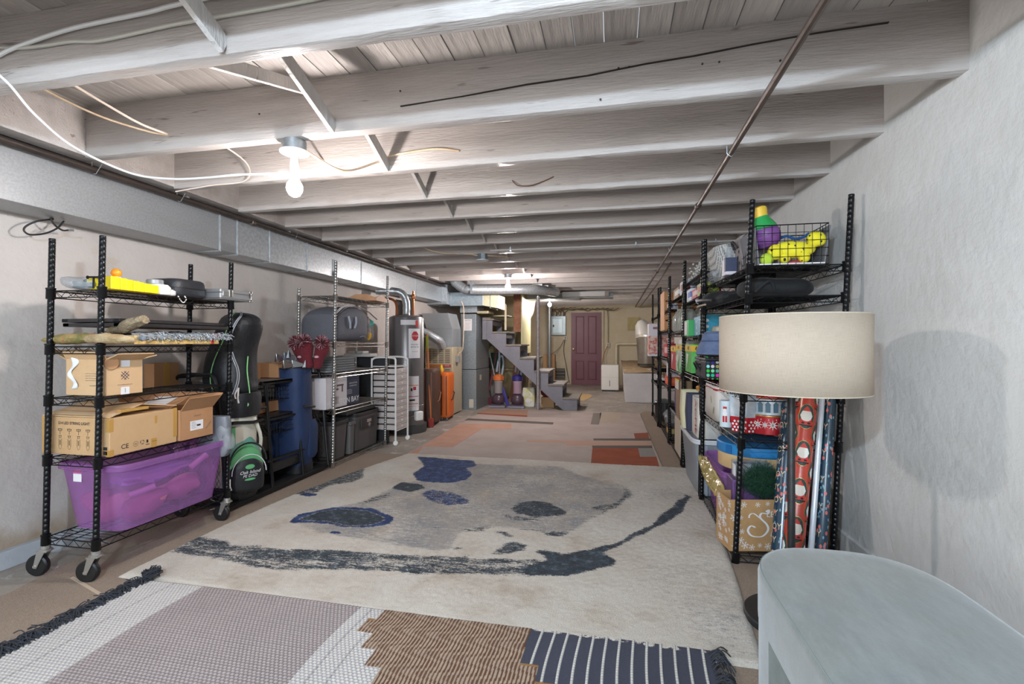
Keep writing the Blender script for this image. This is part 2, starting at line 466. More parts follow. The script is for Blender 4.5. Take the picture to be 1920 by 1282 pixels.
def attr_mesh(name, X0, X1, Y0, Y1, res, hfun, cfun, matl, th=.012):
    nx = int((X1 - X0) / res) + 1; ny = int((Y1 - Y0) / res) + 1
    xs_ = np.linspace(X0, X1, nx); ys_ = np.linspace(Y0, Y1, ny)
    XX, YY = np.meshgrid(xs_, ys_)
    X, Y, Zh = hfun(XX, YY)
    C = cfun(XX, YY)
    co = np.stack([X, Y, Zh], -1).reshape(-1, 3)
    i = np.arange((nx - 1) * (ny - 1)); a = (i // (nx - 1)) * nx + i % (nx - 1)
    quads = np.stack([a, a + 1, a + nx + 1, a + nx], -1)
    # skirt
    bord = np.concatenate([np.arange(nx), np.arange(1, ny) * nx + nx - 1, (ny - 1) * nx + np.arange(nx - 2, -1, -1), np.arange(ny - 2, 0, -1) * nx])
    nb = len(bord); low = co[bord].copy(); low[:, 2] = .0065
    n0 = len(co); co = np.concatenate([co, low]); b2 = n0 + np.arange(nb); j = (np.arange(nb) + 1) % nb
    quads = np.concatenate([quads, np.stack([bord, b2, b2[j], bord[j]], -1)])
    Cf = np.concatenate([C.reshape(-1, 4), C.reshape(-1, 4)[bord]])
    me = bpy.data.meshes.new(name)
    me.vertices.add(len(co)); me.vertices.foreach_set('co', co.astype(np.float32).ravel())
    me.loops.add(quads.size); me.loops.foreach_set('vertex_index', quads.astype(np.int32).ravel())
    me.polygons.add(len(quads)); me.polygons.foreach_set('loop_start', np.arange(0, quads.size, 4, dtype=np.int32))
    me.update(calc_edges=True)
    at = me.color_attributes.new('pattern', 'FLOAT_COLOR', 'POINT'); at.data.foreach_set('color', Cf.astype(np.float32).ravel())
    me.polygons.foreach_set('use_smooth', np.ones(len(quads), dtype=bool))
    me.materials.append(matl)
    return me
RNG = np.random.RandomState(4)
def vnoise(X, Y, s, seed=0):
    def h(i, j):
        n = np.sin(i * 127.1 + j * 311.7 + seed * 74.7) * 43758.5453
        return n - np.floor(n)
    x = X * s; y = Y * s; i = np.floor(x); j = np.floor(y); u = x - i; v = y - j
    u = u * u * (3 - 2 * u); v = v * v * (3 - 2 * v)
    return (h(i, j) * (1 - u) + h(i + 1, j) * u) * (1 - v) + (h(i, j + 1) * (1 - u) + h(i + 1, j + 1) * u) * v
def fbm(X, Y, s, seed=0, o=5):
    r = 0; a = .5
    for k in range(o): r = r + a * vnoise(X, Y, s * 2 ** k, seed + k); a *= .5
    return r / (1 - .5 ** o)
def sst(a, b, x):
    t = np.clip((x - a) / (b - a), 0, 1); return t * t * (3 - 2 * t)
def seg(X, Y, pts, wd):    # distance-based stroke
    D = np.full(X.shape, 9.)
    for (x0, y0, w0), (x1, y1, w1) in zip(pts, pts[1:]):
        dx, dy = x1 - x0, y1 - y0; t = np.clip(((X - x0) * dx + (Y - y0) * dy) / (dx * dx + dy * dy + 1e-9), 0, 1)
        d = np.hypot(X - x0 - t * dx, Y - y0 - t * dy) / (w0 + (w1 - w0) * t)
        D = np.minimum(D, d)
    return D
def ell(X, Y, cx, cy, rx, ry, a=0):
    c, s = math.cos(a), math.sin(a); u = (X - cx) * c + (Y - cy) * s; v = -(X - cx) * s + (Y - cy) * c
    return np.hypot(u / rx, v / ry)
def poly_in(X, Y, pts):
    ins = np.zeros(X.shape, bool); n = len(pts)
    for i in range(n):
        x0, y0 = pts[i]; x1, y1 = pts[(i + 1) % n]
        c = ((y0 > Y) != (y1 > Y)) & (X < (x1 - x0) * (Y - y0) / (y1 - y0 + 1e-12) + x0)
        ins ^= c
    return ins
RUG = {
    'up': [(-2.29, 2.18), (-2.3, 2.28), (-2.21, 2.28), (-1.99, 2.24), (-1.84, 2.26), (-1.74, 2.24), (-1.55, 2.27), (-1.27, 2.29), (-1.04, 2.31), (-0.99, 2.31), (-0.74, 2.33), (-0.61, 2.36), (-0.36, 2.4), (-0.37, 2.36), (-0.62, 2.3), (-0.79, 2.26), (-0.96, 2.24), (-1.14, 2.23), (-1.33, 2.16), (-1.47, 2.14), (-1.75, 2.12), (-1.98, 2.15), (-2.27, 2.17)],
    'lo': [(-2.28, 2.08), (-2.27, 2.15), (-2.1, 2.13), (-2.01, 2.1), (-1.8, 2.07), (-1.69, 2.06), (-1.51, 2.08), (-1.36, 2.13), (-1.23, 2.14), (-1.02, 2.17), (-0.94, 2.18), (-0.61, 2.24), (-0.38, 2.31), (-0.32, 2.33), (-0.4, 2.21), (-0.59, 2.18), (-0.91, 2.12), (-1.08, 2.12), (-1.34, 2.09), (-1.57, 2.03), (-1.69, 2.03), (-1.89, 2.05), (-2.07, 2.09), (-2.22, 2.07)],
    'band': [(-2.29, 2.18), (-2.3, 2.28), (-1.99, 2.24), (-1.74, 2.24), (-1.27, 2.29), (-0.99, 2.31), (-0.61, 2.36), (-0.36, 2.4), (-0.35, 2.22), (-0.91, 2.12), (-1.08, 2.12), (-1.57, 2.03), (-1.89, 2.05), (-2.28, 2.08)],
    'head': [(-0.41, 2.5), (-0.34, 2.52), (-0.25, 2.48), (-0.17, 2.55), (-0.06, 2.62), (0.04, 2.71), (0.16, 2.89), (0.24, 2.97), (0.27, 3.11), (0.41, 3.43), (0.49, 3.56), (0.48, 3.67), (0.53, 3.58), (0.5, 3.45), (0.42, 3.23), (0.31, 3.03), (0.18, 2.84), (0.06, 2.69), (0.0, 2.6), (-0.06, 2.53), (-0.0, 2.47), (-0.01, 2.41), (-0.12, 2.32), (-0.23, 2.25), (-0.4, 2.21), (-0.45, 2.28), (-0.33, 2.4)],
    'tri': [(-0.62, 2.4), (-0.57, 2.54), (-0.52, 2.58), (-0.45, 2.56), (-0.43, 2.5), (-0.51, 2.42)],
    's1': [(-0.69, 2.71), (-0.61, 2.71), (-0.53, 2.64), (-0.55, 2.61), (-0.62, 2.66), (-0.69, 2.68)],
    's2': [(-0.39, 2.75), (-0.28, 2.79), (-0.24, 2.75), (-0.3, 2.68), (-0.38, 2.7)],
    's3': [(-0.75, 2.32), (-0.69, 2.51), (-0.68, 2.51), (-0.71, 2.38), (-0.72, 2.32)],
    's4': [(-0.85, 2.42), (-0.81, 2.48), (-0.79, 2.45), (-0.81, 2.41)],
    's5': [(-0.7, 2.98), (-0.47, 2.96), (-0.44, 2.91), (-0.63, 2.89)],
    's6': [(-1.07, 2.69), (-1.02, 2.7), (-1.0, 2.67), (-1.05, 2.66)],
    's7': [(-0.64, 2.77), (-0.38, 2.77), (-0.37, 2.73), (-0.54, 2.75), (-0.64, 2.75)],
    's8': [(-0.89, 2.69), (-0.71, 2.77), (-0.68, 2.76), (-0.75, 2.68), (-0.84, 2.65)],
    'e1': [(0.08, 3.73), (0.14, 3.64), (0.12, 3.5), (0.03, 3.26), (-0.09, 3.06), (-0.15, 2.93), (-0.16, 2.99), (-0.07, 3.16), (-0.15, 3.17), (-0.14, 3.23), (0.01, 3.38)],
    'gray': [(-0.67, 3.08), (-0.63, 3.21), (-0.52, 3.28), (-0.4, 3.24), (-0.29, 3.1), (-0.33, 3.03), (-0.47, 2.97), (-0.6, 3.0)],
    'mid': [(-1.37, 3.26), (-1.33, 3.36), (-1.17, 3.35), (-0.96, 3.21), (-0.95, 3.12), (-1.09, 3.05), (-1.27, 3.15)],
    'top': [(-1.83, 4.28), (-1.63, 4.0), (-1.63, 3.74), (-1.54, 3.56), (-1.38, 3.54), (-1.24, 3.55), (-1.14, 3.65), (-1.13, 3.82), (-1.24, 3.99), (-1.19, 4.09), (-1.25, 4.27), (-1.63, 4.29), (-1.85, 4.31)],
    'dk': [(-1.62, 3.34), (-1.61, 3.5), (-1.43, 3.46), (-1.38, 3.39), (-1.45, 3.27)],
    'big': [(-1.93, 2.58), (-1.95, 2.7), (-1.9, 2.77), (-1.82, 2.87), (-1.69, 2.9), (-1.55, 2.9), (-1.44, 2.84), (-1.34, 2.77), (-1.32, 2.68), (-1.39, 2.6), (-1.55, 2.57), (-1.68, 2.61), (-1.78, 2.6), (-1.9, 2.56)],
    'bigin': [(-1.9, 2.62), (-1.89, 2.69), (-1.85, 2.78), (-1.79, 2.84), (-1.67, 2.86), (-1.55, 2.84), (-1.42, 2.78), (-1.37, 2.73), (-1.39, 2.67), (-1.45, 2.62), (-1.57, 2.6), (-1.71, 2.65), (-1.82, 2.62)],
    't1': [(-1.6, 2.48), (-1.58, 2.51), (-1.53, 2.5), (-1.52, 2.46), (-1.57, 2.46)],
    't2': [(-2.2, 3.05), (-2.18, 3.1), (-2.09, 3.1), (-2.07, 3.06), (-2.12, 3.03)],
    'left': [(-2.31, 3.04), (-2.34, 3.27), (-2.39, 3.53), (-2.39, 3.81), (-2.27, 4.05), (-2.13, 3.86), (-1.99, 3.56), (-1.99, 3.42), (-2.12, 3.32), (-2.11, 3.13), (-2.2, 3.05)],
    's9': [(-1.7, 2.98), (-1.66, 3.14), (-1.57, 3.28), (-1.54, 3.13), (-1.65, 2.98)],
    'field': [(-1.52, 3.61), (-1.64, 3.31), (-1.71, 2.98), (-1.84, 2.87), (-1.93, 2.58), (-1.86, 2.54), (-1.63, 2.46), (-1.34, 2.42), (-1.07, 2.39), (-0.9, 2.38), (-0.84, 2.42), (-0.86, 2.67), (-0.7, 2.75), (-0.38, 2.75), (-0.24, 2.77), (-0.15, 2.96), (0.01, 3.27), (0.13, 3.56), (0.07, 3.76), (-0.27, 3.98), (-0.44, 4.22), (-1.23, 4.17), (-1.51, 3.52)],
}


def rug_mat():
    m = bpy.data.materials.new('watercolour_pile'); m.use_nodes = True; T = NT(m); p = T.n['Principled BSDF']
    at = T.add('ShaderNodeVertexColor', layer_name='pattern'); sp = T.n.new('ShaderNodeSeparateColor'); T.link(at.outputs[0], sp.inputs[0])
    tc = T.n.new('ShaderNodeTexCoord'); vec = tc.outputs['Object']
    fine = T.noise(110, 4, .75, vec).outputs[0]
    mp = T.n.new('ShaderNodeMapping'); mp.inputs['Scale'].default_value = (14, 60, 1); T.link(vec, mp.inputs[0])
    strk = T.noise(1, 5, .75, mp.outputs[0]).outputs[0]
    nz = T.mth('ADD', T.mth('MULTIPLY', fine, .45), T.mth('MULTIPLY', strk, .55))
    def msk(ch, lo, hi):
        a = T.mth('ADD', sp.outputs[ch], T.mth('MULTIPLY', T.mth('SUBTRACT', nz, .5), 2.6))
        return T.ramp(a, [(lo, 0.0), (hi, 1.0)]).outputs[0]
    base = T.ramp(T.noise(2.2, 6, .7, vec).outputs[0], [(.3, '#b5a592'), (.45, '#cfc5b8'), (.7, '#dcd6cc')]).outputs[0]
    gz = T.ramp(T.noise(4, 6, .75, vec).outputs[0], [(.3, '#808389'), (.5, '#a09b97'), (.7, '#b0a190')]).outputs[0]
    c = T.mix(msk(2, .35, .75), base, gz)
    dk = T.ramp(T.noise(25, 5, .7, vec).outputs[0], [(.3, '#101921'), (.52, '#2a3641'), (.72, '#66717a')]).outputs[0]
    c = T.mix(msk(0, .36, .62), c, dk)
    bl = T.ramp(T.noise(18, 5, .7, vec).outputs[0], [(.3, '#071530'), (.5, '#143268'), (.7, '#486390')]).outputs[0]
    c = T.mix(msk(1, .42, .6), c, bl)
    sh = T.ramp(T.noise(190, 3, .8, vec).outputs[0], [(.3, .72), (.65, 1.0)]).outputs[0]
    c = T.mix(1.0, c, sh, 'MULTIPLY')
    T.link(c, p.inputs['Base Color']); p.inputs['Roughness'].default_value = .9; p.inputs['Sheen Weight'].default_value = .03
    b = T.n.new('ShaderNodeBump'); b.inputs['Strength'].default_value = .7; b.inputs['Distance'].default_value = .006
    T.link(T.noise(240, 3, .7, vec).outputs[0], b.inputs['Height']); T.link(b.outputs[0], p.inputs['Normal'])
    return m
def rug_h(U, V):   # U,V in 0..1 over the rug's own corners
    P00, P10, P11, P01 = (-2.285, 1.832), (.505, 1.765), (.745, 4.42), (-1.985, 4.43)
    X = (1 - U) * (1 - V) * P00[0] + U * (1 - V) * P10[0] + U * V * P11[0] + (1 - U) * V * P01[0]
    Y = (1 - U) * (1 - V) * P00[1] + U * (1 - V) * P10[1] + U * V * P11[1] + (1 - U) * V * P01[1]
    # the left side widens to the golf frame half way up, as the pile lies there
    X = X - .12 * np.sin(V * PI) * (1 - U) ** 2
    e = np.minimum(np.minimum(U, 1 - U), np.minimum(V, 1 - V))
    Z = .010 + .012 * sst(0, .008, e) + .0045 * (fbm(X, Y, 60, 3, 2) - .5) + .006 * (fbm(X, Y, 3, 5, 2) - .5)
    return X, Y, Z
def rug_c(U, V):
    X, Y, Z = rug_h(U, V)
    wx = X + .035 * (fbm(X, Y, 9, 1) - .5) + .05 * (fbm(X, Y, 3, 2, 3) - .5); wy = Y + .035 * (fbm(X, Y, 9, 11) - .5)
    def pm(*ks):
        r = np.zeros(X.shape)
        for k in ks: r = np.maximum(r, poly_in(wx, wy, RUG[k]).astype(float))
        return r
    stre = fbm(X * .35, Y, 30, 9, 4)
    R = .62 * pm('up', 'lo') * (0.55 + .9 * stre)
    R = np.maximum(R, pm('band') * (.12 + .75 * stre))
    R = np.maximum(R, .9 * pm('head')); R = np.maximum(R, .68 * pm('tri', 's2', 's3', 's4', 's1')); R = np.maximum(R, .55 * pm('s5', 's6', 's7', 's8', 's9', 'e1'))
    R = np.maximum(R, .75 * pm('gray')); R = np.maximum(R, .62 * pm('left')); R = np.maximum(R, .95 * pm('dk'))
    bi = pm('bigin')
    R = np.maximum(R, 1.0 * bi)
    G = np.maximum(np.maximum(.95 * pm('big'), .9 * pm('t1', 't2')), .82 * pm('top')); G = np.maximum(G, .62 * pm('mid')); G = G * (1 - bi * .95)
    R = np.maximum(R, .42 * pm('mid'))
    B = pm('field') * (.45 + .5 * fbm(X, Y, 4, 20, 4))
    B = np.maximum(B, .42 * sst(-1.2, .8, X) * fbm(X, Y, 2.5, 31, 3) * 1.6)
    def blur(a, n):
        for _ in range(n):
            a = (a + np.roll(a, 1, 0) + np.roll(a, -1, 0) + np.roll(a, 1, 1) + np.roll(a, -1, 1)) / 5
        return a
    R = blur(R, 6); G = blur(G, 4); B = blur(B, 8)
    return np.stack([R, G, B, np.ones_like(R)], -1)
me = attr_mesh('area_rug', 0, 1, 0, 1, 1 / 330, rug_h, rug_c, rug_mat())
tag(put('area_rug', me), 'large cream pile rug with abstract blue and slate watercolour marks', 'rug')

# --- front flat-weave rug: woven relief is geometry
KX0, KX1, KY0, KY1 = -2.095, .345, .95, 1.815
def k_zone(X, Y):      # 0 cream, 1 mauve, 2 brown stripe, 3 navy stripe
    z = np.zeros(X.shape, int)
    z[(X > -1.80) & (X < -1.02)] = 1
    stepa = -.915 + .06 * np.floor((1.80 - Y) / .085) - .0 * X
    stepa = np.where(Y > 1.745, -.915, stepa + .035 * (Y < 1.745) - .10 * (Y < 1.745) + .045)
    lb = np.select([Y > 1.745, Y > 1.66, Y > 1.575, Y > 1.49, Y > 1.405], [-.915, -.945, -.875, -.815, -.755], -.70)
    rb = np.select([Y > 1.70, Y > 1.615, Y > 1.535, Y > 1.45], [-.305, -.30, -.235, -.165], -.10)
    lb2 = np.where(Y > 1.745, -.915, lb)
    z[(X > lb2) & (X < rb)] = 2
    z[X >= rb] = 3
    return z
def kil_h(X, Y):
    z = k_zone(X, Y)
    a, b = .0165, .0125
    wv = np.abs(np.sin(PI * X / a + (np.floor(Y / b) % 2) * PI / 2)) * np.abs(np.sin(PI * Y / b))
    rb = np.abs(np.sin(PI * X / .0068)) * (.6 + .4 * np.abs(np.sin(PI * Y / .007)))
    nv = np.abs(np.sin(PI * X / .006)) * .3
    st = (((X + .305) / .0475) % 1.0) > .80
    nv = np.where(st, .6 + .6 * np.abs(np.sin(PI * Y / .013)), nv)
    h = np.select([z <= 1, z == 2], [wv, rb], nv)
    sag = .003 * (fbm(X, Y, 3, 8, 2) - .5)
    # the near right corner is drawn back slightly
    return X + .012 * np.sin(Y * 7), Y + .0 * X + .006 * np.sin(X * 3.1) - .018 * (X > 0) * X, .0205 + .0045 * h + sag + .006 * (Y > 1.7) * 0
def srgb(h):
    return np.array(lin(h)[:3])
def kil_c(X, Y):
    z = k_zone(X, Y); n = fbm(X, Y, 220, 40, 2); n2 = fbm(X, Y, 6, 41, 3)
    a, b = .0165, .0125
    wv = np.abs(np.sin(PI * X / a + (np.floor(Y / b) % 2) * PI / 2)) * np.abs(np.sin(PI * Y / b))
    C = np.zeros(X.shape + (3,))
    cream = srgb('#bfb9b0'); gap = srgb('#9c99a0'); mau = srgb('#a0948f'); mg = srgb('#6f676b')
    t = sst(.10, .4, wv)[..., None]
    cz = gap * (1 - t) + cream * t
    ln = ((np.abs(X + 1.95) < .004) | (np.abs(X + .97) < .004) | (np.abs(X + .90) < .004))[..., None]
    cz = np.where(ln, cz * .72, cz)
    mz = mg * (1 - t) + mau * t
    ln2 = ((X % .105) < .005)[..., None]; mz = np.where(ln2, mz * 1.07, mz)
    br = srgb('#5f3f2b'); br2 = srgb('#a5927f')
    sidx = np.floor(X / .0068 + .25 * np.sin(Y * 60)); alt = ((sidx % 2) == 0)[..., None]
    bz = np.where(alt, br, br2) * (.8 + .4 * n[..., None])
    edge = (k_zone(X, Y + .012) != z)[..., None] & (z == 2)[..., None]
    bz = np.where(edge, srgb('#8f6a42'), bz)
    nav = srgb('#3b3d4a') * (.85 + .3 * n[..., None])
    st = ((((X + .305) / .0475) % 1.0) > .80)[..., None]
    nz_ = np.where(st, srgb('#c2beb6') * (.75 + .3 * np.abs(np.sin(PI * Y / .013)))[..., None], nav)
    zz = z[..., None]
    C = np.where(zz == 0, cz, np.where(zz == 1, mz, np.where(zz == 2, bz, nz_)))
    C = C * (.92 + .16 * n2[..., None])
    return np.concatenate([C, np.ones(X.shape + (1,))], -1)
km = bpy.data.materials.new('flat_woven_wool'); km.use_nodes = True; T = NT(km)
at = T.add('ShaderNodeVertexColor', layer_name='pattern'); T.link(at.outputs[0], T.n['Principled BSDF'].inputs['Base Color']); T.n['Principled BSDF'].inputs['Roughness'].default_value = .92
kr = thing('flatweave_rug', 'flat woven rug in cream, mauve, brown stripes and navy, with dark tassels at its end', 'rug', (0, 0, 0))
put('weave', attr_mesh('weave', KX0, KX1, KY0, KY1, .0028, kil_h, kil_c, km), kr)
fm = mat('charcoal_yarn', '#2b2d34', .9, sheen=.3)
g = MB().m(fm)
for i in range(420):      # tassels lying off the left end
    y = random.uniform(.96, 1.83); x0 = -2.09 + random.uniform(-.01, .02)
    z0 = .024; L = random.uniform(.05, .11); a = random.uniform(-.9, .9)
    mid = (x0 - L * .5 * math.cos(a), y + L * .5 * math.sin(a), z0 + random.uniform(.002, .022))
    end = (x0 - L * .9 * math.cos(a) + random.uniform(-.02, .02), y + L * math.sin(a) + random.uniform(-.03, .03), random.uniform(.010, .024))
    g.tube(spl([(x0, y, z0), mid, end], 3), .0022, 4)
for i in range(60):       # tangle at the corner
    c0 = Vector((-2.09, 1.83, .04)); r1 = random.uniform(.015, .045)
    pts = [c0 + Vector((r1 * math.cos(t + i) + random.uniform(-.012, .012), r1 * .7 * math.sin(t + i), .014 * math.sin(2 * t + i) + random.uniform(0, .022))) for t in (0, 1.2, 2.3, 3.4)]
    g.tube(spl(pts, 4), .0022, 4)
o = g.build('fringe', kr, kind='stuff')
g = MB().m(fm)
for i in range(150):
    y = random.uniform(1.2, 1.80); x0 = .335 + random.uniform(-.015, .012); L = random.uniform(.03, .07); a = random.uniform(-.9, .9)
    g.tube(spl([(x0, y, .024), (x0 + L * .5, y + L * .4 * math.sin(a), .04 + random.uniform(0, .01)), (x0 + L, y + L * math.sin(a), .016)], 3), .0024, 4)
g.build('fringe', kr, kind='stuff')

# --- far patchwork rug: each woven block its own piece
pr = thing('patchwork_rug', 'flat beige rug with peach, rust and charcoal blocks in front of the stairs', 'rug', (0, 0, 0))
pm0 = mat('dusty_beige_weave', '#b3a59d', .92, 0, '#a99a91', 3, bump=.5, bs=120)
base = [(-1.99, 4.40), (.425, 4.36), (.40, 7.72), (-2.04, 7.72)]
MB().m(pm0).prism(base, .006, .014, 'z').build('field', pr, smooth=False)
def patch(poly, c, z=.016, lb=None, c2=None):
    mt = mat('weave_' + c.strip('#'), c, .92, 0, c2 or c, 5, bump=.5, bs=120)
    o = MB().m(mt).prism(poly, .012, z, 'z').build('patch', pr, smooth=False)
    if lb: lab(o, lb)
patch([(-1.972, 4.38), (-2.026, 6.186), (-1.344, 6.33), (-1.264, 5.954), (-1.585, 5.887), (-1.634, 5.901), (-1.648, 4.802), (-1.967, 4.761), (-1.867, 4.366)], '#bf9480', .016, 'woven peach block', '#b48a76')
patch([(-2.049, 7.102), (-2.03, 7.648), (-1.35, 7.629), (-1.245, 6.993)], '#a5806c', .016, 'woven tan block')
patch([(-2.049, 7.102), (-2.055, 7.173), (-1.263, 7.091), (-1.239, 6.961)], '#8f4630', .0165, 'woven rust line')
patch([(-1.305, 7.331), (-0.638, 7.399), (-0.606, 7.029), (-1.239, 6.961)], '#a3958f', .016, 'woven grey beige block')
patch([(-2.053, 6.502), (-2.046, 6.644), (-0.801, 6.558), (-0.792, 6.392)], '#5e5650', .016, 'woven charcoal bar')
patch([(-0.305, 7.543), (-0.182, 7.569), (-0.188, 6.519), (-0.297, 6.51)], '#7d746c', .016, 'woven grey bar')
patch([(-0.2, 7.565), (0.126, 7.634), (0.091, 6.924), (-0.062, 6.817), (-0.096, 6.664), (-0.183, 6.646)], '#b0a18f', .016, 'woven sand block')
patch([(0.241, 5.967), (0.412, 6.049), (0.401, 5.685), (0.246, 5.632)], '#8c4a30', .016, 'woven rust block')
patch([(-0.224, 5.553), (0.416, 5.688), (0.411, 5.57), (-0.215, 5.457)], '#5d554f', .016, 'woven charcoal bar')
patch([(-0.955, 5.339), (-0.209, 5.42), (0.408, 5.531), (0.403, 5.313), (-0.488, 5.125), (-0.499, 5.247), (-0.942, 5.227)], '#b89682', .016, 'woven peach bar')
patch([(-0.222, 5.172), (0.402, 5.304), (0.396, 5.176), (-0.213, 5.064)], '#5d554f', .016, 'woven charcoal bar')
patch([(0.251, 5.145), (0.399, 5.176), (0.405, 4.796), (0.251, 4.763)], '#8c8984', .016, 'woven grey block')
patch([(-0.213, 5.064), (0.251, 5.145), (0.251, 4.763), (0.405, 4.796), (0.397, 4.417), (-0.196, 4.292)], '#9a4a28', .016, 'woven rust red block', '#8a3e20')


# ================================================================ BULBS AND CEILING FITTINGS
steel = mat('galvanised_box_steel', '#9aa1a6', .4, .7, '#848b90', 30)
wplast = mat('white_plastic', '#e6e4e0', .4)
ivory = mat('ivory_porcelain', '#e4dccb', .35)
def bulb_fitting(name, label, x, y, ztop, strength, col, lit=True, adapter=True, bare=True):
    t = thing(name, label, 'ceiling light', (x, y, 0))
    if bare:
        g = MB().m(steel).lathe([(.052, 0), (.052, .05)], 22, TR(0, 0, ztop - .05)); g.build('junction_box', t, ang=30)
        z = ztop - .05
        MB().m(ivory).lathe([(0, -.014), (.03, -.014), (.064, -.006), (.066, 0), (.04, .002)], 24, TR(0, 0, z)).build('ceiling_plate', t)
        z -= .012
    else: z = ztop
    if adapter:
        MB().m(wplast).lathe([(.018, -.03), (.018, 0)], 14, TR(0, 0, z)).build('socket', t); z -= .03
        MB().m(wplast).lathe([(.019, -.05), (.021, -.045), (.021, -.01), (.018, 0)], 14, TR(0, 0, z)).build('outlet_adapter', t); z -= .05
    else:
        MB().m(ivory).lathe([(.022, -.035), (.024, 0)], 14, TR(0, 0, z)).build('socket', t); z -= .035
    MB().m(wplast).lathe([(.024, -.048), (.018, -.02), (.014, 0)], 18, TR(0, 0, z)).build('bulb_base', t); z -= .045
    em = mat('bulb_glow_%s' % name + str(strength), '#ffffff', .4, emit=col, es=strength)
    MB().m(em).lathe([(0, -.072), (.012, -.070), (.024, -.062), (.033, -.046), (.036, -.030), (.033, -.014), (.024, 0)], 20, TR(0, 0, z)).build('bulb_glass', t)
    return t, z
t, zb = bulb_fitting('bare_bulb_light', 'lit bare bulb hanging from the nearest ceiling box, white cord plugged in', -1.45, 1.975, 2.05, BULB_NEAR, (1.0, .93, .90))
t2, _ = bulb_fitting('bare_bulb_light', 'lit bare bulb over the stairs end of the duct, farther down the ceiling', -1.42, 6.458, 2.05, BULB_MID, (1.0, .92, .90), adapter=False)
t3, _ = bulb_fitting('bare_bulb_light', 'small yellowish lit bulb in front of the electric panel', -1.27, 9.73, 2.05, BULB_FAR, (1.0, .88, .66), adapter=False)
t4, _ = bulb_fitting('bare_bulb_light', 'cool white bare bulb on the ceiling behind the viewer', -.45, -.592, 2.05, BULB_BEHIND, (.66, .83, 1.0), adapter=False)
t5, _ = bulb_fitting('bare_bulb_light', 'added unseen cool white fill bulb far behind the viewer', -.9, -2.572, 2.05, BULB_BEHIND * .5, (.70, .88, 1.0), adapter=False)  # extra unseen bulb, added to raise the fill from the rear

# ================================================================ PIPES, CABLES, DUCTS
galv = mat('galvanised_sheet', '#a3a5a7', .42, .55, '#979a9c', 90, .4, .6)
galv2 = mat('bright_galvanised_sheet', '#b6babd', .36, .6, '#a2a6a9', 40, .4, .6)
rust = mat('rusty_iron_pipe', '#4f443e', .42, .5, '#3b3430', 18, bump=.4, bs=60, stretch=(1, .3, 1), fleck=('#74523e', 20, .66))
rust2 = mat('brown_iron_pipe', '#6e6058', .4, .5, '#51453e', 15, bump=.3, bs=60, stretch=(1, .3, 1))
cabw = mat('white_cable', '#dfe0e0', .5)
cabc = mat('cream_cable', '#d3bfa4', .55, var='#c1a688', vs=20)
cabb = mat('black_cable', '#1d1d1f', .5)
cops = mat('copper_tube', '#b06a44', .3, .9)
white_p = mat('white_pipe', '#d8cdb4', .5, var='#c9ba98', vs=9)

# long steel duct along the left wall, five sheet sections
dt = thing('supply_duct', 'long rectangular galvanised air duct under the joists along the left wall', 'duct')
secs = [(-3.4, .35), (.35, 2.87), (2.87, 3.03), (3.03, 3.37), (3.37, 3.85), (3.85, 4.80), (4.80, 6.3), (6.3, 7.3)]
for i, (a, b) in enumerate(secs):
    g = MB().m(galv if i < 3 else galv2)
    g.box(-2.935, -2.70, a + .004, b - .004, 1.762 if i < 3 else 1.758 + .003 * (i % 2), 2.04)
    o = g.build('duct_section', dt, smooth=False, bevel=.003)
    g = MB().m(galv2)
    if i < 7: g.box(-2.938, -2.694, b - .006, b + .006, 1.755, 2.042); g.box(-2.94, -2.6925, b - .002, b + .003, 1.752, 2.043)
    if i < 7: g.build('seam_cleat', dt, smooth=False)
g = MB().m(mat('grey_foil_tape', '#7e878c', .4, .4)); g.box(-2.70, -2.698, 4.24, 4.32, 1.775, 1.93); g.build('tape_patch', dt, smooth=False)
each(dt, 'hanger_strap', galv, [lambda g, y=y: g.box(-2.72, -2.695, y, y + .02, 2.035, 2.06) for y in (2.6, 3.6, 4.5, 5.6, 6.7)])
# twin iron pipes beside it
for j, (xx, zz, r, lb) in enumerate([(-2.645, 2.012, .0155, 'dark iron pipe beside the long duct, the one nearer the middle of the room'), (-2.69, 2.035, .0115, 'thinner iron pipe tucked between the thicker pipe and the duct')]):
    p = thing('iron_pipe', lb, 'pipe', (xx, 0, zz), group=None)
    MB().m(rust).tube([(0, -3.4, 0), (0, 1.0, -.003), (0, 3.2, .003), (0, 5.2, 0), (0, 7.6, -.002)], r, 10).build('pipe_run', p)
    each(p, 'coupling', rust2, [lambda g, y=y, r=r: g.lathe([(r, 0), (r + .006, .004), (r + .006, .035), (r, .04)], 10, TR(0, y, 0, -PI / 2)) for y in (.9, 3.1, 5.25)])
    if j == 0:
        each(p, 'pipe_hook', steel, [lambda g, y=y: g.tube([(-.02, y, .045), (-.019, y, -.004), (-.008, y, -.019), (.008, y, -.019), (.019, y, -.004), (.021, y + .02, .04)], .0018, 5) for y in (2.0, 2.5, 3.6, 4.95, 6.1)])
p = thing('iron_pipe', 'rusty iron pipe running along the ceiling on the right side', 'pipe', (.55, 0, 2.02))
MB().m(rust2).tube([(0, -3.4, 0), (-.002, 2.0, .001), (.002, 4.9, 0), (0, 7.5, .003), (.004, 12.7, 0)], .0135, 10).build('pipe_run', p)
each(p, 'coupling', rust, [lambda g, y=y: g.lathe([(.0135, 0), (.02, .004), (.02, .04), (.0135, .045)], 10, TR(0, y, 0, -PI / 2)) for y in (1.05, 3.35, 6.4)])
each(p, 'pipe_hook', steel, [lambda g, y=y: g.tube([(-.018, y, .045), (-.018, y, -.002), (0, y, -.018), (.018, y, -.002), (.018, y, .045)], .002, 5) for y in (.36, 2.46, 4.92, 8.17, 10.8)])
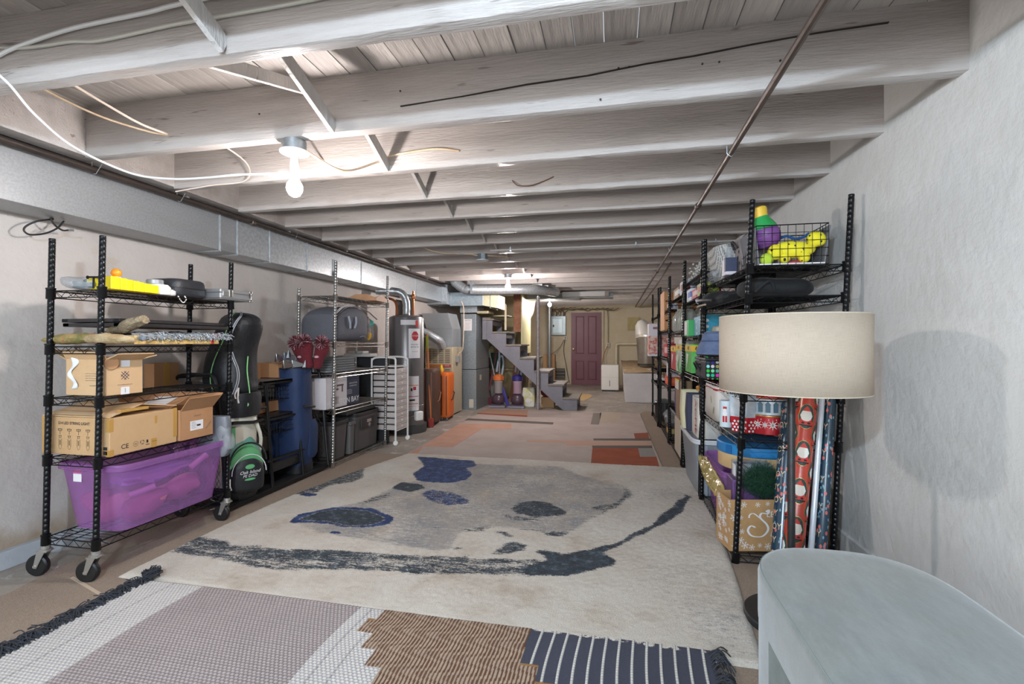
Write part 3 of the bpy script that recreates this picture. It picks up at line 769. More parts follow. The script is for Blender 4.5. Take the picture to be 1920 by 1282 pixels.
p = thing('iron_pipe', 'second brown pipe joining the right ceiling pipe near the back wall', 'pipe', (.66, 0, 2.0))
MB().m(rust2).tube([(-.01, 5.8, .03), (0, 8, 0), (0, 12.7, 0)], .011, 8).build('pipe_run', p)
# conduits crossing the joists
p = thing('thin_conduit', 'thin pale pipe crossing the ceiling below the eighth joist', 'pipe', (0, 4.64, 2.03))
MB().m(mat('painted_pipe', '#b5afab', .4, .2)).tube([(-1.2, 0, .0), (.0, .02, .002), (1.1, 0, .0)], .009, 8).build('pipe_run', p)
each(p, 'strap', steel, [lambda g, x_=x_: g.box(x_, x_ + .012, -.012, .012, -.012, .025) for x_ in (-1.0, .2, .9)])
t = thing('junction_box', 'empty round ceiling junction box with dangling wires and no bulb', 'junction box', (-1.36, 4.92, 0))
MB().m(steel).lathe([(.055, 1.99), (.055, 2.05)], 8).build('steel_box', t, ang=30)
MB().m(mat('dull_cover', '#b5b9bb', .5)).lathe([(.0, 1.978), (.062, 1.978), (.064, 1.990), (.05, 1.992)], 20).build('cover_plate', t)
MB().m(cabc).tube(spl([(-.04, 0, 2.03), (-.12, -.05, 2.045), (-.24, .02, 2.06)], 4), .005, 6).tube(spl([(.05, 0, 2.03), (.14, .1, 2.04), (.24, .3, 2.06)], 4), .005, 6).build('wires', t)

# cables near the first light
def cable(name, label, pts, r=.0045, m=cabc, k=7, cat='cable', extra=None):
    o = MB().m(m).tube(spl(pts, k), r, 7)
    if extra: extra(o)
    return tag(o.build(name), label, cat)
o = cable('extension_cord', 'white extension cord drooping across the ceiling to the lit nearest bulb socket',
      [(-2.0, .8, 2.06), (-2.05, 1.1, 2.045), (-2.071, 1.256, 2.035), (-2.098, 1.375, 1.96), (-2.123, 1.528, 1.9), (-2.051, 1.697, 1.85), (-1.89, 1.74, 1.828), (-1.736, 1.765, 1.83), (-1.62, 1.81, 1.85), (-1.55, 1.90, 1.88), (-1.515, 1.955, 1.895)], .0045, cabw,
      extra=lambda g: (g.m(wplast).box(-.028, .012, -.011, .011, -.010, .010, TR(-1.49, 1.965, 1.897, 0, -.1, .4)), g.box(-.045, -.024, -.006, .006, -.006, .006, TR(-1.49, 1.965, 1.897, 0, -.1, .4))))
cable('wiring_cable', 'thick white cable strung along the nearest joist face, upper one', [(-2.20, 1.32, 2.150), (-2.138, 1.315, 2.163), (-2.043, 1.314, 2.179), (-1.827, 1.312, 2.203), (-1.519, 1.308, 2.210), (-1.4, 1.305, 2.216), (-1.1, 1.30, 2.224), (-.4, 1.28, 2.235)], .007, cabw)
cable('wiring_cable', 'greyish cream cable stapled along the nearest joist face, lower one', [(-2.5, 1.318, 2.21), (-2.3, 1.318, 2.205), (-2.12, 1.318, 2.175), (-2.006, 1.318, 2.165), (-1.848, 1.318, 2.163), (-1.723, 1.318, 2.150), (-1.488, 1.318, 2.160), (-1.367, 1.318, 2.164), (-.9, 1.318, 2.170), (-.2, 1.318, 2.2)], .006, mat('grey_cream_cable', '#b9b7ae', .5))
cable('wiring_cable', 'cream cable sagging in the first bay into a hole in the joist, pale one', [(-2.2, 1.40, 2.2), (-2.25, 1.55, 2.22), (-2.22, 1.72, 2.18), (-2.18, 1.85, 2.145), (-2.115, 1.936, 2.125)], .0055, mat('pale_cable', '#e0cfc2', .5))
cable('wiring_cable', 'tan cable sagging lower in the first bay into the same hole', [(-2.3, 1.40, 2.2), (-2.36, 1.56, 2.19), (-2.30, 1.74, 2.15), (-2.2, 1.88, 2.13), (-2.115, 1.936, 2.12)], .0045, cabc)
cable('wiring_cable', 'cream cable looping right from the nearest bulb box to a drilled hole', [(-1.39, 1.98, 2.0), (-1.34, 2.2, 1.985), (-1.27, 2.40, 2.09), (-1.18, 2.42, 2.13), (-1.05, 2.425, 2.145), (-.92, 2.425, 2.148), (-.80, 2.432, 2.13)], .0055)
cable('wiring_cable', 'short tan cable slanting through the bay behind the nearest bulb', [(-1.72, 2.0, 2.15), (-1.65, 2.2, 2.15), (-1.60, 2.43, 2.14)], .005)
cable('wiring_cable', 'thin pale cable dropping to the left pipe in the second bay', [(-2.02, 2.0, 2.17), (-2.0, 2.3, 2.12), (-2.1, 2.42, 2.06), (-2.35, 2.43, 2.05), (-2.6, 2.43, 2.03)], .004, mat('pale_cable', '#e0cfc2', .5))
cable('wiring_cable', 'loose brown wire curl on the third joist', [(-.62, 2.945, 2.13), (-.58, 2.93, 2.09), (-.5, 2.93, 2.085), (-.42, 2.94, 2.11), (-.36, 2.945, 2.135)], .003, mat('brown_wire', '#6d4c3a', .6))
cable('wiring_cable', 'cream cable hanging in the bay above the silver rack', [(-1.9, 4.45, 2.1), (-1.85, 4.6, 2.06), (-1.74, 4.75, 2.045), (-1.62, 4.89, 2.06)], .006)
cable('coaxial_cable', 'black coaxial cable loop hanging from the duct above the left rack',
      [(-2.86, 1.957, 1.758), (-2.86, 1.886, 1.73), (-2.87, 1.845, 1.696), (-2.87, 1.836, 1.67), (-2.87, 1.863, 1.657), (-2.86, 1.921, 1.676), (-2.85, 1.969, 1.714), (-2.85, 1.999, 1.758)], .0045, cabb)
cable('coaxial_cable', 'black coaxial cable end with a bare connector pointing right under the duct', [(-2.84, 1.93, 1.758), (-2.845, 1.952, 1.727), (-2.845, 1.987, 1.707), (-2.84, 2.012, 1.712)], .0045, cabb,
      extra=lambda g: g.m(steel).rod((-2.84, 2.012, 1.712), (-2.835, 2.035, 1.716), .005, 8))
# small nails / staples on the beam near camera
g = MB().m(mat('nail_iron', '#413c39', .6, .5))
for a, b in [(.02, 2.19), (.06, 2.19), (.33, 2.17), (.39, 2.17), (-.05, 2.075), (.6, 2.15), (-.9, 2.2), (-1.6, 2.17), (-1.25, 2.09)]:
    g.lathe([(.004, 0), (.004, .003)], 8, TR(a, 1.929, b, PI / 2))
g.build('nail', ceil)

# trunk of ducts over the furnace
dd = thing('cross_duct', 'blue-grey duct trunk crossing above the furnace with tan end sleeve', 'duct')
MB().m(mat('blue_grey_duct', '#a3aeb4', .4, .5, '#8f9aa0', 30)).box(-2.60, -2.04, 7.42, 7.95, 1.70, 1.92).build('duct_section', dd, smooth=False, bevel=.004)
MB().m(galv2).box(-2.95, -2.60, 7.3, 7.95, 1.72, 2.04).build('duct_section', dd, smooth=False, bevel=.004)
g = MB().m(mat('tan_tinted_duct', '#b5ab8c', .4, .4, '#a59a7c', 20)); g.hexa([(-2.04, 7.43, 1.70), (-1.80, 7.46, 1.655), (-1.80, 7.94, 1.655), (-2.04, 7.94, 1.70)], [(-2.04, 7.43, 1.92), (-1.80, 7.46, 1.875), (-1.80, 7.94, 1.875), (-2.04, 7.94, 1.92)])
g.build('end_sleeve', dd, smooth=False, bevel=.003)
MB().m(galv).box(-1.93, -1.92, 7.425, 7.96, 1.655, 1.905).build('seam_cleat', dd, smooth=False)
pl = thing('air_plenum', 'tall galvanised sheet plenum standing between furnace and stairs', 'duct', (-2.35, 7.6, 0))
g = MB().m(mat('spangled_steel', '#9aa0a3', .38, .55, '#84898c', 45, fleck=('#b08d8a', 2.5, .74)))
g.hexa([(-.125, 0, .0), (.145, 0, .0), (.175, .72, .0), (-.125, .72, .0)], [(-.125, 0, .66), (.145, 0, .66), (.175, .72, .66), (-.125, .72, .66)])
g.build('lower_sheet', pl, smooth=False, bevel=.003)
g = MB().m(mat('spangled_steel', '#9aa0a3')); g.hexa([(-.12, .004, .668), (.14, .004, .668), (.17, .715, .668), (-.12, .715, .668)], [(-.12, .004, 1.58), (.14, .004, 1.58), (.17, .715, 1.50), (-.12, .715, 1.58)])
g.build('upper_sheet', pl, smooth=False, bevel=.003)
MB().m(galv2).box(-.13, .16, -.005, .4, 1.60, 1.70).build('collar', pl, smooth=False)
MB().m(mat('tan_tinted_duct', '#b5ab8c')).box(.16, .34, .0, .4, 1.585, 1.625).build('collar', pl, smooth=False)
MB().m(galv2).box(-.24, -.125, .02, .3, .0, .58).build('side_boot', pl, smooth=False, bevel=.003)
MB().m(mat('purple_tape', '#6f6788', .5)).box(-.165, -.14, .0, .02, .02, .56).build('tape_strip', pl, smooth=False)
paper = mat('printed_paper', '#dcd8d6', .8)
label_rect(MB(), paper, .14, .19, face_front(.0, 0, 1.40)).build('notice_paper', pl, smooth=False)
text_to(MB().m(mat('purple_ink', '#4d4370', .8)), 'NOTICE', .028, face_front(.0, -.001, 1.47)).build('notice_print', pl, smooth=False)
g = MB().m(mat('grey_ink', '#9a949a', .8))
for k in range(6): g.box(-.05, .05 - .01 * (k % 3), -.0017, -.0012, 1.43 - .02 * k, 1.434 - .02 * k)
g.build('notice_lines', pl, smooth=False)
label_rect(MB(), mat('beige_tag', '#c9bfae', .8), .075, .14, face_front(.06, 0, .105)).build('tag', pl, smooth=False)
label_rect(MB(), mat('beige_tag', '#c9bfae', .8), .16, .09, face_right(.156, .25, .52)).build('tag', pl, smooth=False)
rd = thing('round_duct', 'round galvanised duct with an elbow crossing over the plenum to the right', 'duct')
g = MB().m(galv2); cl = spl([(-2.50, 7.20, 2.16), (-2.42, 7.20, 2.05), (-2.28, 7.2, 1.95), (-2.15, 7.2, 1.935), (-1.75, 7.35, 1.94), (-1.25, 7.55, 1.95), (-.95, 8.1, 1.96)], 8)
rr = [.075 + (.005 if k % 8 == 0 else 0) for k in range(len(cl))]
g.tube(cl, rr, 18); g.build('duct_pipe', rd, ang=60)
MB().m(steel).box(-2.16, -2.13, 7.10, 7.3, 1.86, 2.06).build('strap', rd, smooth=False)
rd = thing('round_duct', 'dim round duct elbow bending up behind the steel post', 'duct')
g = MB().m(mat('dim_galvanised', '#8f8a7c', .4, .5)); g.tube(spl([(-2.6, 9.8, 1.52), (-2.1, 9.8, 1.55), (-1.86, 9.8, 1.60), (-1.72, 9.8, 1.72), (-1.68, 9.86, 2.06)], 6), .10, 18); g.build('duct_pipe', rd, ang=60)

# long grey cross duct and lamp batten near the far end
dd = thing('flat_duct', 'low flat grey duct crossing under the far joists', 'duct')
MB().m(mat('grey_painted_duct', '#8d9493', .5, .2, '#7f8584', 5)).box(-1.62, -.62, 9.0, 9.5, 1.93, 2.02).build('duct_section', dd, smooth=False, bevel=.004)
MB().m(mat('grey_painted_duct', '#8d9493')).box(-.95, .0, 9.05, 9.4, 1.94, 2.02).build('duct_section', dd, smooth=False, bevel=.004)
bt = thing('lamp_batten', 'unlit pale strip lamp batten on the far ceiling', 'ceiling light')
MB().m(mat('pale_batten', '#c2bdb8', .5)).box(-.93, -.15, 8.9, 9.02, 1.955, 2.045).build('housing', bt, smooth=False, bevel=.005)
MB().m(mat('batten_end', '#8d8078', .6)).box(-.15, -.08, 8.9, 9.02, 1.955, 2.045).build('end_cap', bt, smooth=False)

# steel posts
po = thing('steel_post', 'bright round steel jack post in front of the stairs', 'post', (-1.205, 7.765, 0))
MB().m(mat('brushed_post_steel', '#b3aeb0', .35, .7, '#9c9799', 30)).lathe([(.045, 0), (.045, .01), (.027, .012), (.027, 1.84), (.03, 1.845), (.03, 1.86)], 20).build('tube', po)
MB().m(steel).lathe([(.011, 1.86), (.011, 1.95), (.05, 1.951), (.05, 1.957)], 12).build('screw_jack', po)
MB().m(mat('white_painted_block', '#d9d6d6', .6)).box(-.085, .075, -.06, .06, 1.958, 2.055).build('bearing_block', po, smooth=False)
MB().m(brm).box(-.16, .16, .07, .11, 1.97, 2.05).build('shim', po, smooth=False)
po = thing('steel_post', 'dark grey round post standing behind the stairs', 'post', (-1.44, 11.0, 0))
MB().m(mat('dark_grey_post', '#6e706f', .45, .5)).lathe([(.045, 0), (.045, .02), (.04, .022), (.04, 2.04)], 20).build('tube', po)

# ================================================================ FURNACE CORNER, STAIRS, FAR WALL
# water heater
wh = thing('water_heater', 'tall grey cylindrical water heater with white notices', 'water heater', (-2.54, 5.62, 0))
hm = mat('grey_enamel', '#6e6b6b', .32, .35, '#787575', 1.5)
R0 = .215
MB().m(hm).lathe([(R0 - .01, .02), (R0, .03), (R0, .33), (R0 + .004, .335), (R0, .34), (R0, 1.41), (R0 - .006, 1.425), (R0 - .05, 1.445), (0, 1.46)], 40).build('tank', wh)
MB().m(mat('dark_base_ring', '#454443', .6)).lathe([(R0 + .03, 0), (R0 + .035, .02), (R0 + .035, .10), (R0 + .005, .102)], 36).build('drain_pan', wh)
def on_cyl(mb, m, ang, wdt, z0, z1, r, n=8):
    mb.m(m)
    def fn(u, v):
        a = ang + (u - .5) * wdt / r; return (r * math.cos(a), r * math.sin(a), z0 + (z1 - z0) * v)
    return mb.grid(fn, n, 2)
def cyl_text(mb, m, s, size, ang, z, r, sx=1, bold=0):
    mb.m(m); vs, fs = text_mesh(s, size)
    for k, (a_, b_) in enumerate([(0, 0)] + ([(bold, 0), (-bold, 0), (0, bold)] if bold else [])):
        mb.raw([((r + .0002 * k) * math.cos(ang + (x * sx + a_) / r), (r + .0002 * k) * math.sin(ang + (x * sx + a_) / r), z + y + b_) for x, y, q in vs], fs)
A0 = math.radians(-38)
redm = mat('sign_red', '#b5353b', .6); inkm = mat('black_ink', '#26242a', .7); wpap = mat('white_label', '#dcd9da', .6)
g = MB(); on_cyl(g, wpap, A0, .16, .92, 1.28, R0 + .002); g.build('warning_sheet', wh)
g = MB().m(redm)
for s_ in (1,):
    pts = [(.045 * math.cos(PI / 8 + i * PI / 4), .06 * math.sin(PI / 8 + i * PI / 4)) for i in range(8)]
    vs = [((R0 + .010) * math.cos(A0 + (x + .0) / R0), (R0 + .010) * math.sin(A0 + x / R0), 1.19 + y) for x, y in pts]; g.raw(vs, [tuple(range(8))])
g.build('stop_mark', wh)
g = MB(); cyl_text(g, wpap, 'STOP', .032, A0, 1.19, R0 + .0115)
cyl_text(g, inkm, 'READ FIRST', .02, A0, 1.085, R0 + .004); cyl_text(g, inkm, 'BEFORE USE', .02, A0, 1.055, R0 + .004); cyl_text(g, inkm, 'see other side', .014, A0, 1.0, R0 + .004)
g.build('sign_print', wh)
g = MB(); on_cyl(g, wpap, A0 - .35, .2, 1.325, 1.385, R0 + .002); g.build('top_sticker', wh)
g = MB(); on_cyl(g, redm, A0 + .12, .04, 1.30, 1.38, R0 + .004); g.build('red_seal', wh)
g = MB(); on_cyl(g, wpap, A0 - .12, .17, .28, .70, R0 + .0025); g.build('instruction_sheet', wh)
g = MB(); 
for z0, c in ((.585, '#d27a3c'), (.45, '#c43b52'), (.36, '#c06a35')): on_cyl(g, mat('stripe' + c, c, .6), A0 - .12, .15, z0, z0 + .008, R0 + .004)
on_cyl(g, inkm, A0 - .2, .022, .52, .555, R0 + .004); on_cyl(g, redm, A0 - .02, .04, .53, .57, R0 + .004); on_cyl(g, inkm, A0 - .16, .07, .40, .42, R0 + .004)
g.build('instruction_print', wh)
g = MB().m(wplast).box(-.05, .05, -.03, .03, -.055, .055, Matrix.Rotation(A0 + .1, 4, 'Z') @ TR(R0 + .05, 0, .22, 0, 0, PI / 2)); g.build('gas_valve', wh, bevel=.012)
g = MB().m(mat('orange_cap', '#c8702e', .5)).lathe([(.05, 0), (.05, .03), (.035, .045)], 16, Matrix.Rotation(A0 - .75, 4, 'Z') @ TR(R0 - .01, 0, .20, 0, PI / 2)); g.build('burner_cap', wh)
g = MB().m(mat('dull_pipe', '#8b8079', .4, .6)).rod((R0 * math.cos(A0 - .7), R0 * math.sin(A0 - .7), .18), ((R0 + .05) * math.cos(A0 + .05), (R0 + .05) * math.sin(A0 + .05), .23), .012, 8); g.build('gas_pipe', wh)
# its vent and copper tubes
g = MB().m(galv2); cl = spl([(0, 0, 1.46), (0, 0, 1.60), (-.03, -.02, 1.70), (-.10, -.05, 1.745), (-.22, -.10, 1.75), (-.34, -.14, 1.75)], 7); g.tube(cl, [.046 + (.003 if k % 4 == 0 else 0) for k in range(len(cl))], 16); g.build('vent_elbow', wh, ang=60)
g = MB().m(cops); g.tube(spl([(-.09, -.09, 1.45), (-.09, -.09, 1.56), (-.12, -.10, 1.63), (-.2, -.12, 1.66), (-.32, -.15, 1.66)], 6), .016, 10); g.tube([(.07, .05, 1.45), (.07, .05, 1.76)], .014, 10); g.lathe([(.02, 1.66), (.024, 1.67), (.024, 1.71), (.02, 1.72)], 10, TR(.07, .05, 0)); g.build('copper_pipe', wh)

# furnace
fu = thing('furnace', 'beige louvred gas furnace with metal plenum on top', 'furnace', (-2.60, 6.95, 0))
beige = mat('furnace_beige', '#b8ab92', .5, 0, '#ab9e85', 3)
bdark = mat('louvre_gap', '#5e5443', .8)
MB().m(beige).box(-.235, .215, 0, .45, .02, 1.04).build('cabinet', fu, smooth=False, bevel=.008)
fp = MB().m(beige).box(-.225, .205, -.018, .0, .46, 1.03).build('louvre_door', fu, smooth=False, bevel=.004)
g = MB().m(bdark); 
for cx in (-.165, -.065, .035, .135):
    for k in range(8): g.box(cx - .038, cx + .038, -.0195, -.017, .80 + .027 * k, .812 + .027 * k)
    for k in range(9): g.box(cx - .038, cx + .038, -.0195, -.017, .475 + .027 * k, .487 + .027 * k)
g.build('louvre_slot', fp, smooth=False)
MB().m(mat('furnace_orange_band', '#b06d33', .5)).box(-.215, .195, -.022, -.016, .735, .775).build('colour_band', fu, smooth=False)
g = MB().m(redm).box(.08, .185, -.024, -.02, .738, .772); text_to(g.m(wpap), 'MODEL', .022, face_front(.13, -.0245, .755)); g.build('badge', fu, smooth=False)
MB().m(beige).box(-.225, .205, -.014, 0, .03, .45).build('lower_door', fu, smooth=False, bevel=.004)
g = MB().m(galv); g.hexa([(-.22, .02, 1.04), (.20, .02, 1.04), (.20, .44, 1.04), (-.22, .44, 1.04)], [(-.22, .02, 1.32), (.20, .02, 1.32), (.20, .44, 1.32), (-.22, .44, 1.32)])
g.hexa([(-.22, .02, 1.32), (.20, .02, 1.32), (.20, .44, 1.32), (-.22, .44, 1.32)], [(-.30, .02, 1.56), (.13, .02, 1.56), (.13, .44, 1.56), (-.30, .44, 1.56)])
g.build('supply_plenum', fu, smooth=False, bevel=.003)
g = MB().m(galv2); cl = spl([(-.30, -.28, 1.33), (-.15, -.24, 1.26), (.0, -.18, 1.17), (.055, -.12, 1.12), (.07, -.06, 1.04)], 7)
g.tube(cl, [.062 + (.004 if k % 5 == 0 else 0) for k in range(len(cl))], 18); g.build('flue_pipe', fu, ang=60)
MB().m(mat('grey_switch_box', '#8e8f8d', .5, .4)).box(.215, .27, .12, .2, .80, .90).build('switch_box', fu, smooth=False, bevel=.006)
MB().m(cabc).tube(spl([(.24, .16, .90), (.26, .15, .94), (.31, .15, .98), (.33, .15, 1.1), (.34, .15, 1.6), (.30, .15, 1.75)], 5), .007, 7).build('armoured_cable', fu)
# black flex between
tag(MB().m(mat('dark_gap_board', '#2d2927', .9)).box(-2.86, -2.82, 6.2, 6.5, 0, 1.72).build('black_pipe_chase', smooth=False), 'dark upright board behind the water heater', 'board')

# broom
br = thing('broom', 'orange handled broom leaning between water heater and brown suitcase', 'broom')
MB().m(mat('orange_handle', '#c06a34', .45)).rod((-2.34, 5.93, .12), (-2.43, 6.02, 1.22), .011, 10).build('handle', br)
MB().m(mat('lime_tag', '#b5b83a', .5)).box(-.018, .018, -.014, -.010, -.1, .1, TR(-2.42, 6.01, 1.10)).build('tag', br, smooth=False)
g = MB().m(mat('broom_red', '#9c3b32', .8)); g.box(-.03, .03, -.02, .02, 0, .12, TR(-2.335, 5.925, .0)); g.build('brush', br, bevel=.004)

# suitcases
def suitcase(name, label, x, y, w_, d_, h_, m, trim, wheels, rz=0):
    t = thing(name, label, 'suitcase', (x, y, 0), rz)
    g = MB().m(m); g.loft([sring(0, 0, z, w_ / 2 * s_, d_ / 2 * s_, 5, 28) for z, s_ in ((.045, .9), (.055, .97), (.09, 1), (h_ - .05, 1), (h_ - .012, .97), (h_, .88))]); g.build('shell', t, ang=50)
    g = MB().m(trim)
    for sx in (-w_ / 2 * .45, w_ / 2 * .45): g.tube([(sx, -d_ / 2 - .003, .08), (sx, -d_ / 2 - .004, h_ - .06), (sx, -d_ / 2 + .03, h_ - .004), (sx, d_ / 2 - .03, h_ - .004)], .006, 6)
    g.build('piping', t)
    MB().m(trim).tube([(w_ / 2 + .0, -.07, h_ * .42), (w_ / 2 + .022, -.05, h_ * .44), (w_ / 2 + .022, .05, h_ * .56), (w_ / 2, .07, h_ * .58)], .008, 8).build('side_handle', t)
    for sx in (-1, 1):
        for sy in (-1, 1): MB().m(wheels).lathe([(.0, -.016), (.024, -.014), (.028, 0), (.024, .014), (0, .016)], 14, TR(sx * (w_ / 2 - .04), sy * (d_ / 2 - .035), .028, 0, PI / 2)).build('wheel', t)
    return t
suitcase('suitcase', 'large dark brown soft suitcase standing upright by the water heater', -2.42, 6.15, .20, .40, .76, mat('brown_suitcase_fabric', '#4d3429', .6, 0, '#5b3f32', 3, bump=.3, bs=90), mat('tan_trim', '#8a5b3d', .5), mat('tan_wheel', '#7a4b33', .5), .15)
suitcase('suitcase', 'narrow orange hard suitcase behind the brown one', -2.36, 6.62, .15, .36, .68, mat('orange_shell', '#d4661e', .4), mat('black_trim', '#2b2523', .5), mat('grey_wheel', '#5d5f66', .4), .1)
tag(MB().m(mat('yellow_plastic', '#e5b422', .4)).lathe([(.03, 0), (.034, .03), (.02, .07), (.012, .10), (0, .105)], 12, TR(-2.44, 6.6, .684)).build('yellow_bottle'), 'small yellow bottle on top of the orange suitcase', 'bottle')

# ---------------- stairs (rise to the left)
ss = thing('staircase', 'grey painted open wooden staircase rising to the left', 'stairs', (0, 0, 0))
gp = mat('grey_floor_paint', '#77757c', .5, 0, '#6d6b72', 5, bump=.3, bs=25)
gt = mat('worn_grey_tread', '#6e675f', .6, 0, '#85796b', 6, bump=.3, bs=30)
rise, run = .2155, .236
xs0 = -.545      # nose of lowest tread
Y0_, Y1_ = 7.83, 8.56
n = 7
# stringer with saw-tooth top, front and back
poly = [(xs0 - .03, 0.0)]
for k in range(n):
    xk = xs0 - .03 - k * run; zt = rise * (k + 1) - .03
    poly.append((xk, zt)); poly.append((xk - run, zt))
xe = xs0 - .03 - n * run
poly[-1] = (xe + .14, rise * n - .03)
poly += [(xe + .14, 1.16), (-.80, 0.0)]
for a, b in ((Y0_, Y0_ + .03), (Y1_ - .03, Y1_)):
    MB().m(gp).prism(poly, a, b, 'y').build('stringer', ss, smooth=False)
for k in range(n):
    xk = xs0 - k * run; zt = rise * (k + 1)
    MB().m(gt).box(max(xk - run - .03, -2.16), xk, Y0_ - .02, Y1_ + .02, zt - .028, zt).build('tread', ss, smooth=False, bevel=.004)
    MB().m(mat('dim_grey_riser', '#5c5a5c', .6)).box(xk - .05, xk - .03, Y0_ + .03, Y1_ - .03, zt - .028 - (.085 if k else .1), zt - .028).build('riser', ss, smooth=False)
MB().m(gp).box(xe + .065, xe + .14, Y0_ - .01, Y0_ + .03, 1.16, 1.53).build('newel_board', ss, smooth=False)
MB().m(gt).box(-2.165, xe + .2, Y0_, Y1_, 1.50, 1.53).build('landing', ss, smooth=False, bevel=.004)

# boards and pieces around stair head
g = tag(MB().m(mat('pale_landing_boards', '#b3a888', .6)).box(-2.02, -1.76, 8.0, 8.5, 1.555, 1.575).build('loose_board', smooth=False, bevel=.003), 'pale loose board on the stair landing', 'board')
tag(MB().m(white_p).tube(spl([(-2.0, 7.99, 1.76), (-1.84, 7.99, 1.76), (-1.815, 7.99, 1.75), (-1.80, 7.99, 1.72), (-1.80, 7.99, 1.5), (-1.80, 7.99, 1.32)], 4), .02, 10).build('white_pipe'), 'white pipe bending down beside the orange brown stud', 'pipe')

# ---------------- things under the stairs
def vacuum(label, x, y, top, body, low, wand):
    t = thing('upright_vacuum', label, 'vacuum cleaner', (x, y, 0))
    MB().m(mat('vac_foot_' + low, low, .35)).hexa([(-.15, -.13, .005), (.15, -.13, .005), (.14, .04, .005), (-.14, .04, .005)], [(-.14, -.12, .04), (.14, -.12, .04), (.10, .03, .07), (-.10, .03, .07)]).build('cleaner_head', t, bevel=.008)
    MB().m(mat('vac_lip', '#a9a4b4', .25, .6)).box(-.14, .14, -.142, -.132, .008, .04).build('head_lip', t, smooth=False)
    MB().m(mat('vac_ball', '#4d3a44', .3)).blob((0, .0, .13), (.115, .10, .115), 18, 12).build('ball', t)
    MB().m(mat('clear_bin_' + body, body, .2, alpha=.85)).lathe([(.07, .24), (.075, .25), (.072, .42), (.078, .43), (.078, .455)], 20).build('dust_bin', t)
    g = MB().m(mat('vac_top_' + top, top, .4))
    g.lathe([(.06, .455), (.085, .46), (.085, .53), (.05, .56)], 20)
    for i in range(8):
        a = i * PI / 4; g.box(.07, .092, -.014, .014, .47, .53, Matrix.Rotation(a, 4, 'Z'))
    g.build('cyclone', t)
    MB().m(mat('vac_grey', '#77727a', .4)).rod((0, .06, .2), (0, .07, .80), .014, 8).build('wand', t)
    MB().m(mat('vac_wand_' + wand, wand, .4)).tube(spl([(0, .07, .80), (.0, .06, .92), (.015, .03, .97), (.03, -.02, .95)], 5), .017, 8).build('handle', t)
    MB().m(mat('grey_hose', '#8d95a0', .5)).tube(spl([(.05, .03, .55), (.07, .08, .75), (.04, .09, .88), (-.02, .09, .8), (-.05, .07, .6)], 5), .018, 10).build('hose', t)
    return t
vacuum('upright vacuum with orange cyclone ring and grey bin beside the plenum', -1.93, 8.02, '#c8692f', '#a39b98', '#57525c', '#9aa3ad')
vacuum('upright vacuum with blue cyclone and pinkish bin beside the paper bag', -1.60, 8.03, '#2f2a6e', '#b79aac', '#5a5560', '#a03a48')
def stick(name, label, cat, a, b, r, m, parts=None):
    t = thing(name, label, cat); MB().m(m).rod(a, b, r, 8).build('handle', t)
    if parts: parts(t)
stick('mop', 'thin grey handled mop leaning behind the orange ringed vacuum', 'mop', (-1.93, 8.2, .02), (-2.18, 8.35, .95), .011, mat('grey_handle', '#8f9498', .4),
      lambda t: MB().m(mat('mop_head', '#8d8a86', .9)).blob((-1.93, 8.2, .05), (.05, .05, .05), 10, 6, amp=.3, fr=30).build('head', t))
stick('broom', 'dark red handled broom leaning under the stairs by the plenum', 'broom', (-2.20, 8.3, .12), (-2.06, 8.45, 1.0), .012, mat('wine_handle', '#6e2438', .5),
      lambda t: MB().m(mat('wine_bristles', '#5d2130', .9)).box(-.09, .09, -.02, .02, 0, .13, TR(-2.21, 8.3, 0, 0, .1)).build('brush', t, bevel=.006))
tag(MB().m(mat('deep_blue_plastic', '#33307e', .35)).hexa([(-1.78, 7.98, .02), (-1.72, 7.98, .02), (-1.72, 8.02, .02), (-1.78, 8.02, .02)], [(-1.92, 8.06, .33), (-1.86, 8.06, .36), (-1.86, 8.10, .36), (-1.92, 8.10, .33)]).build('vacuum_tool', bevel=.01), 'deep blue flat vacuum tool leaning between the two vacuums', 'vacuum tool')
pb = thing('paper_bag', 'yellow and white printed paper bag on the floor beside the jack post', 'bag', (-1.43, 8.18, 0))
g = MB().m(mat('printed_bag', '#cfc68c', .7, 0, '#d8d6cc', 9, .45, .55)); g.loft([sring(0, 0, z, .11 * s_, .07 * s_, 6, 20) for z, s_ in ((.0, .95), (.02, 1), (.2, 1.02), (.31, .9), (.33, .86))], cap=False); g.build('bag_body', pb, solid=.002)
MB().m(mat('bag_contents', '#b84a3a', .7, 0, '#d0b24a', 20)).blob((0, 0, .25), (.085, .05, .06), 12, 8, amp=.25, fr=25).build('packets', pb)
g = MB().m(wpap).lathe([(0, .002), (.045, .002)], 20, face_front(.0, -.074, .11), cap=False); g.build('round_print', pb)
bx = thing('cardboard_box', 'brown cardboard box with red cloth on it under the stairs', 'box', (-1.10, 8.25, 0))
card = mat('cardboard', '#a9855f', .8, 0, '#b08c66', 4, bump=.15, bs=60)
MB().m(card).box(-.11, .11, -.1, .1, 0, .17).build('carton', bx, smooth=False)
tag(MB().m(mat('red_cloth', '#6d2326', .9, bump=.4, bs=30)).blob((-1.10, 8.22, .24), (.12, .09, .08), 14, 9, amp=.3, fr=12).build('red_cloth'), 'crumpled dark red cloth on the box under the stairs', 'cloth')
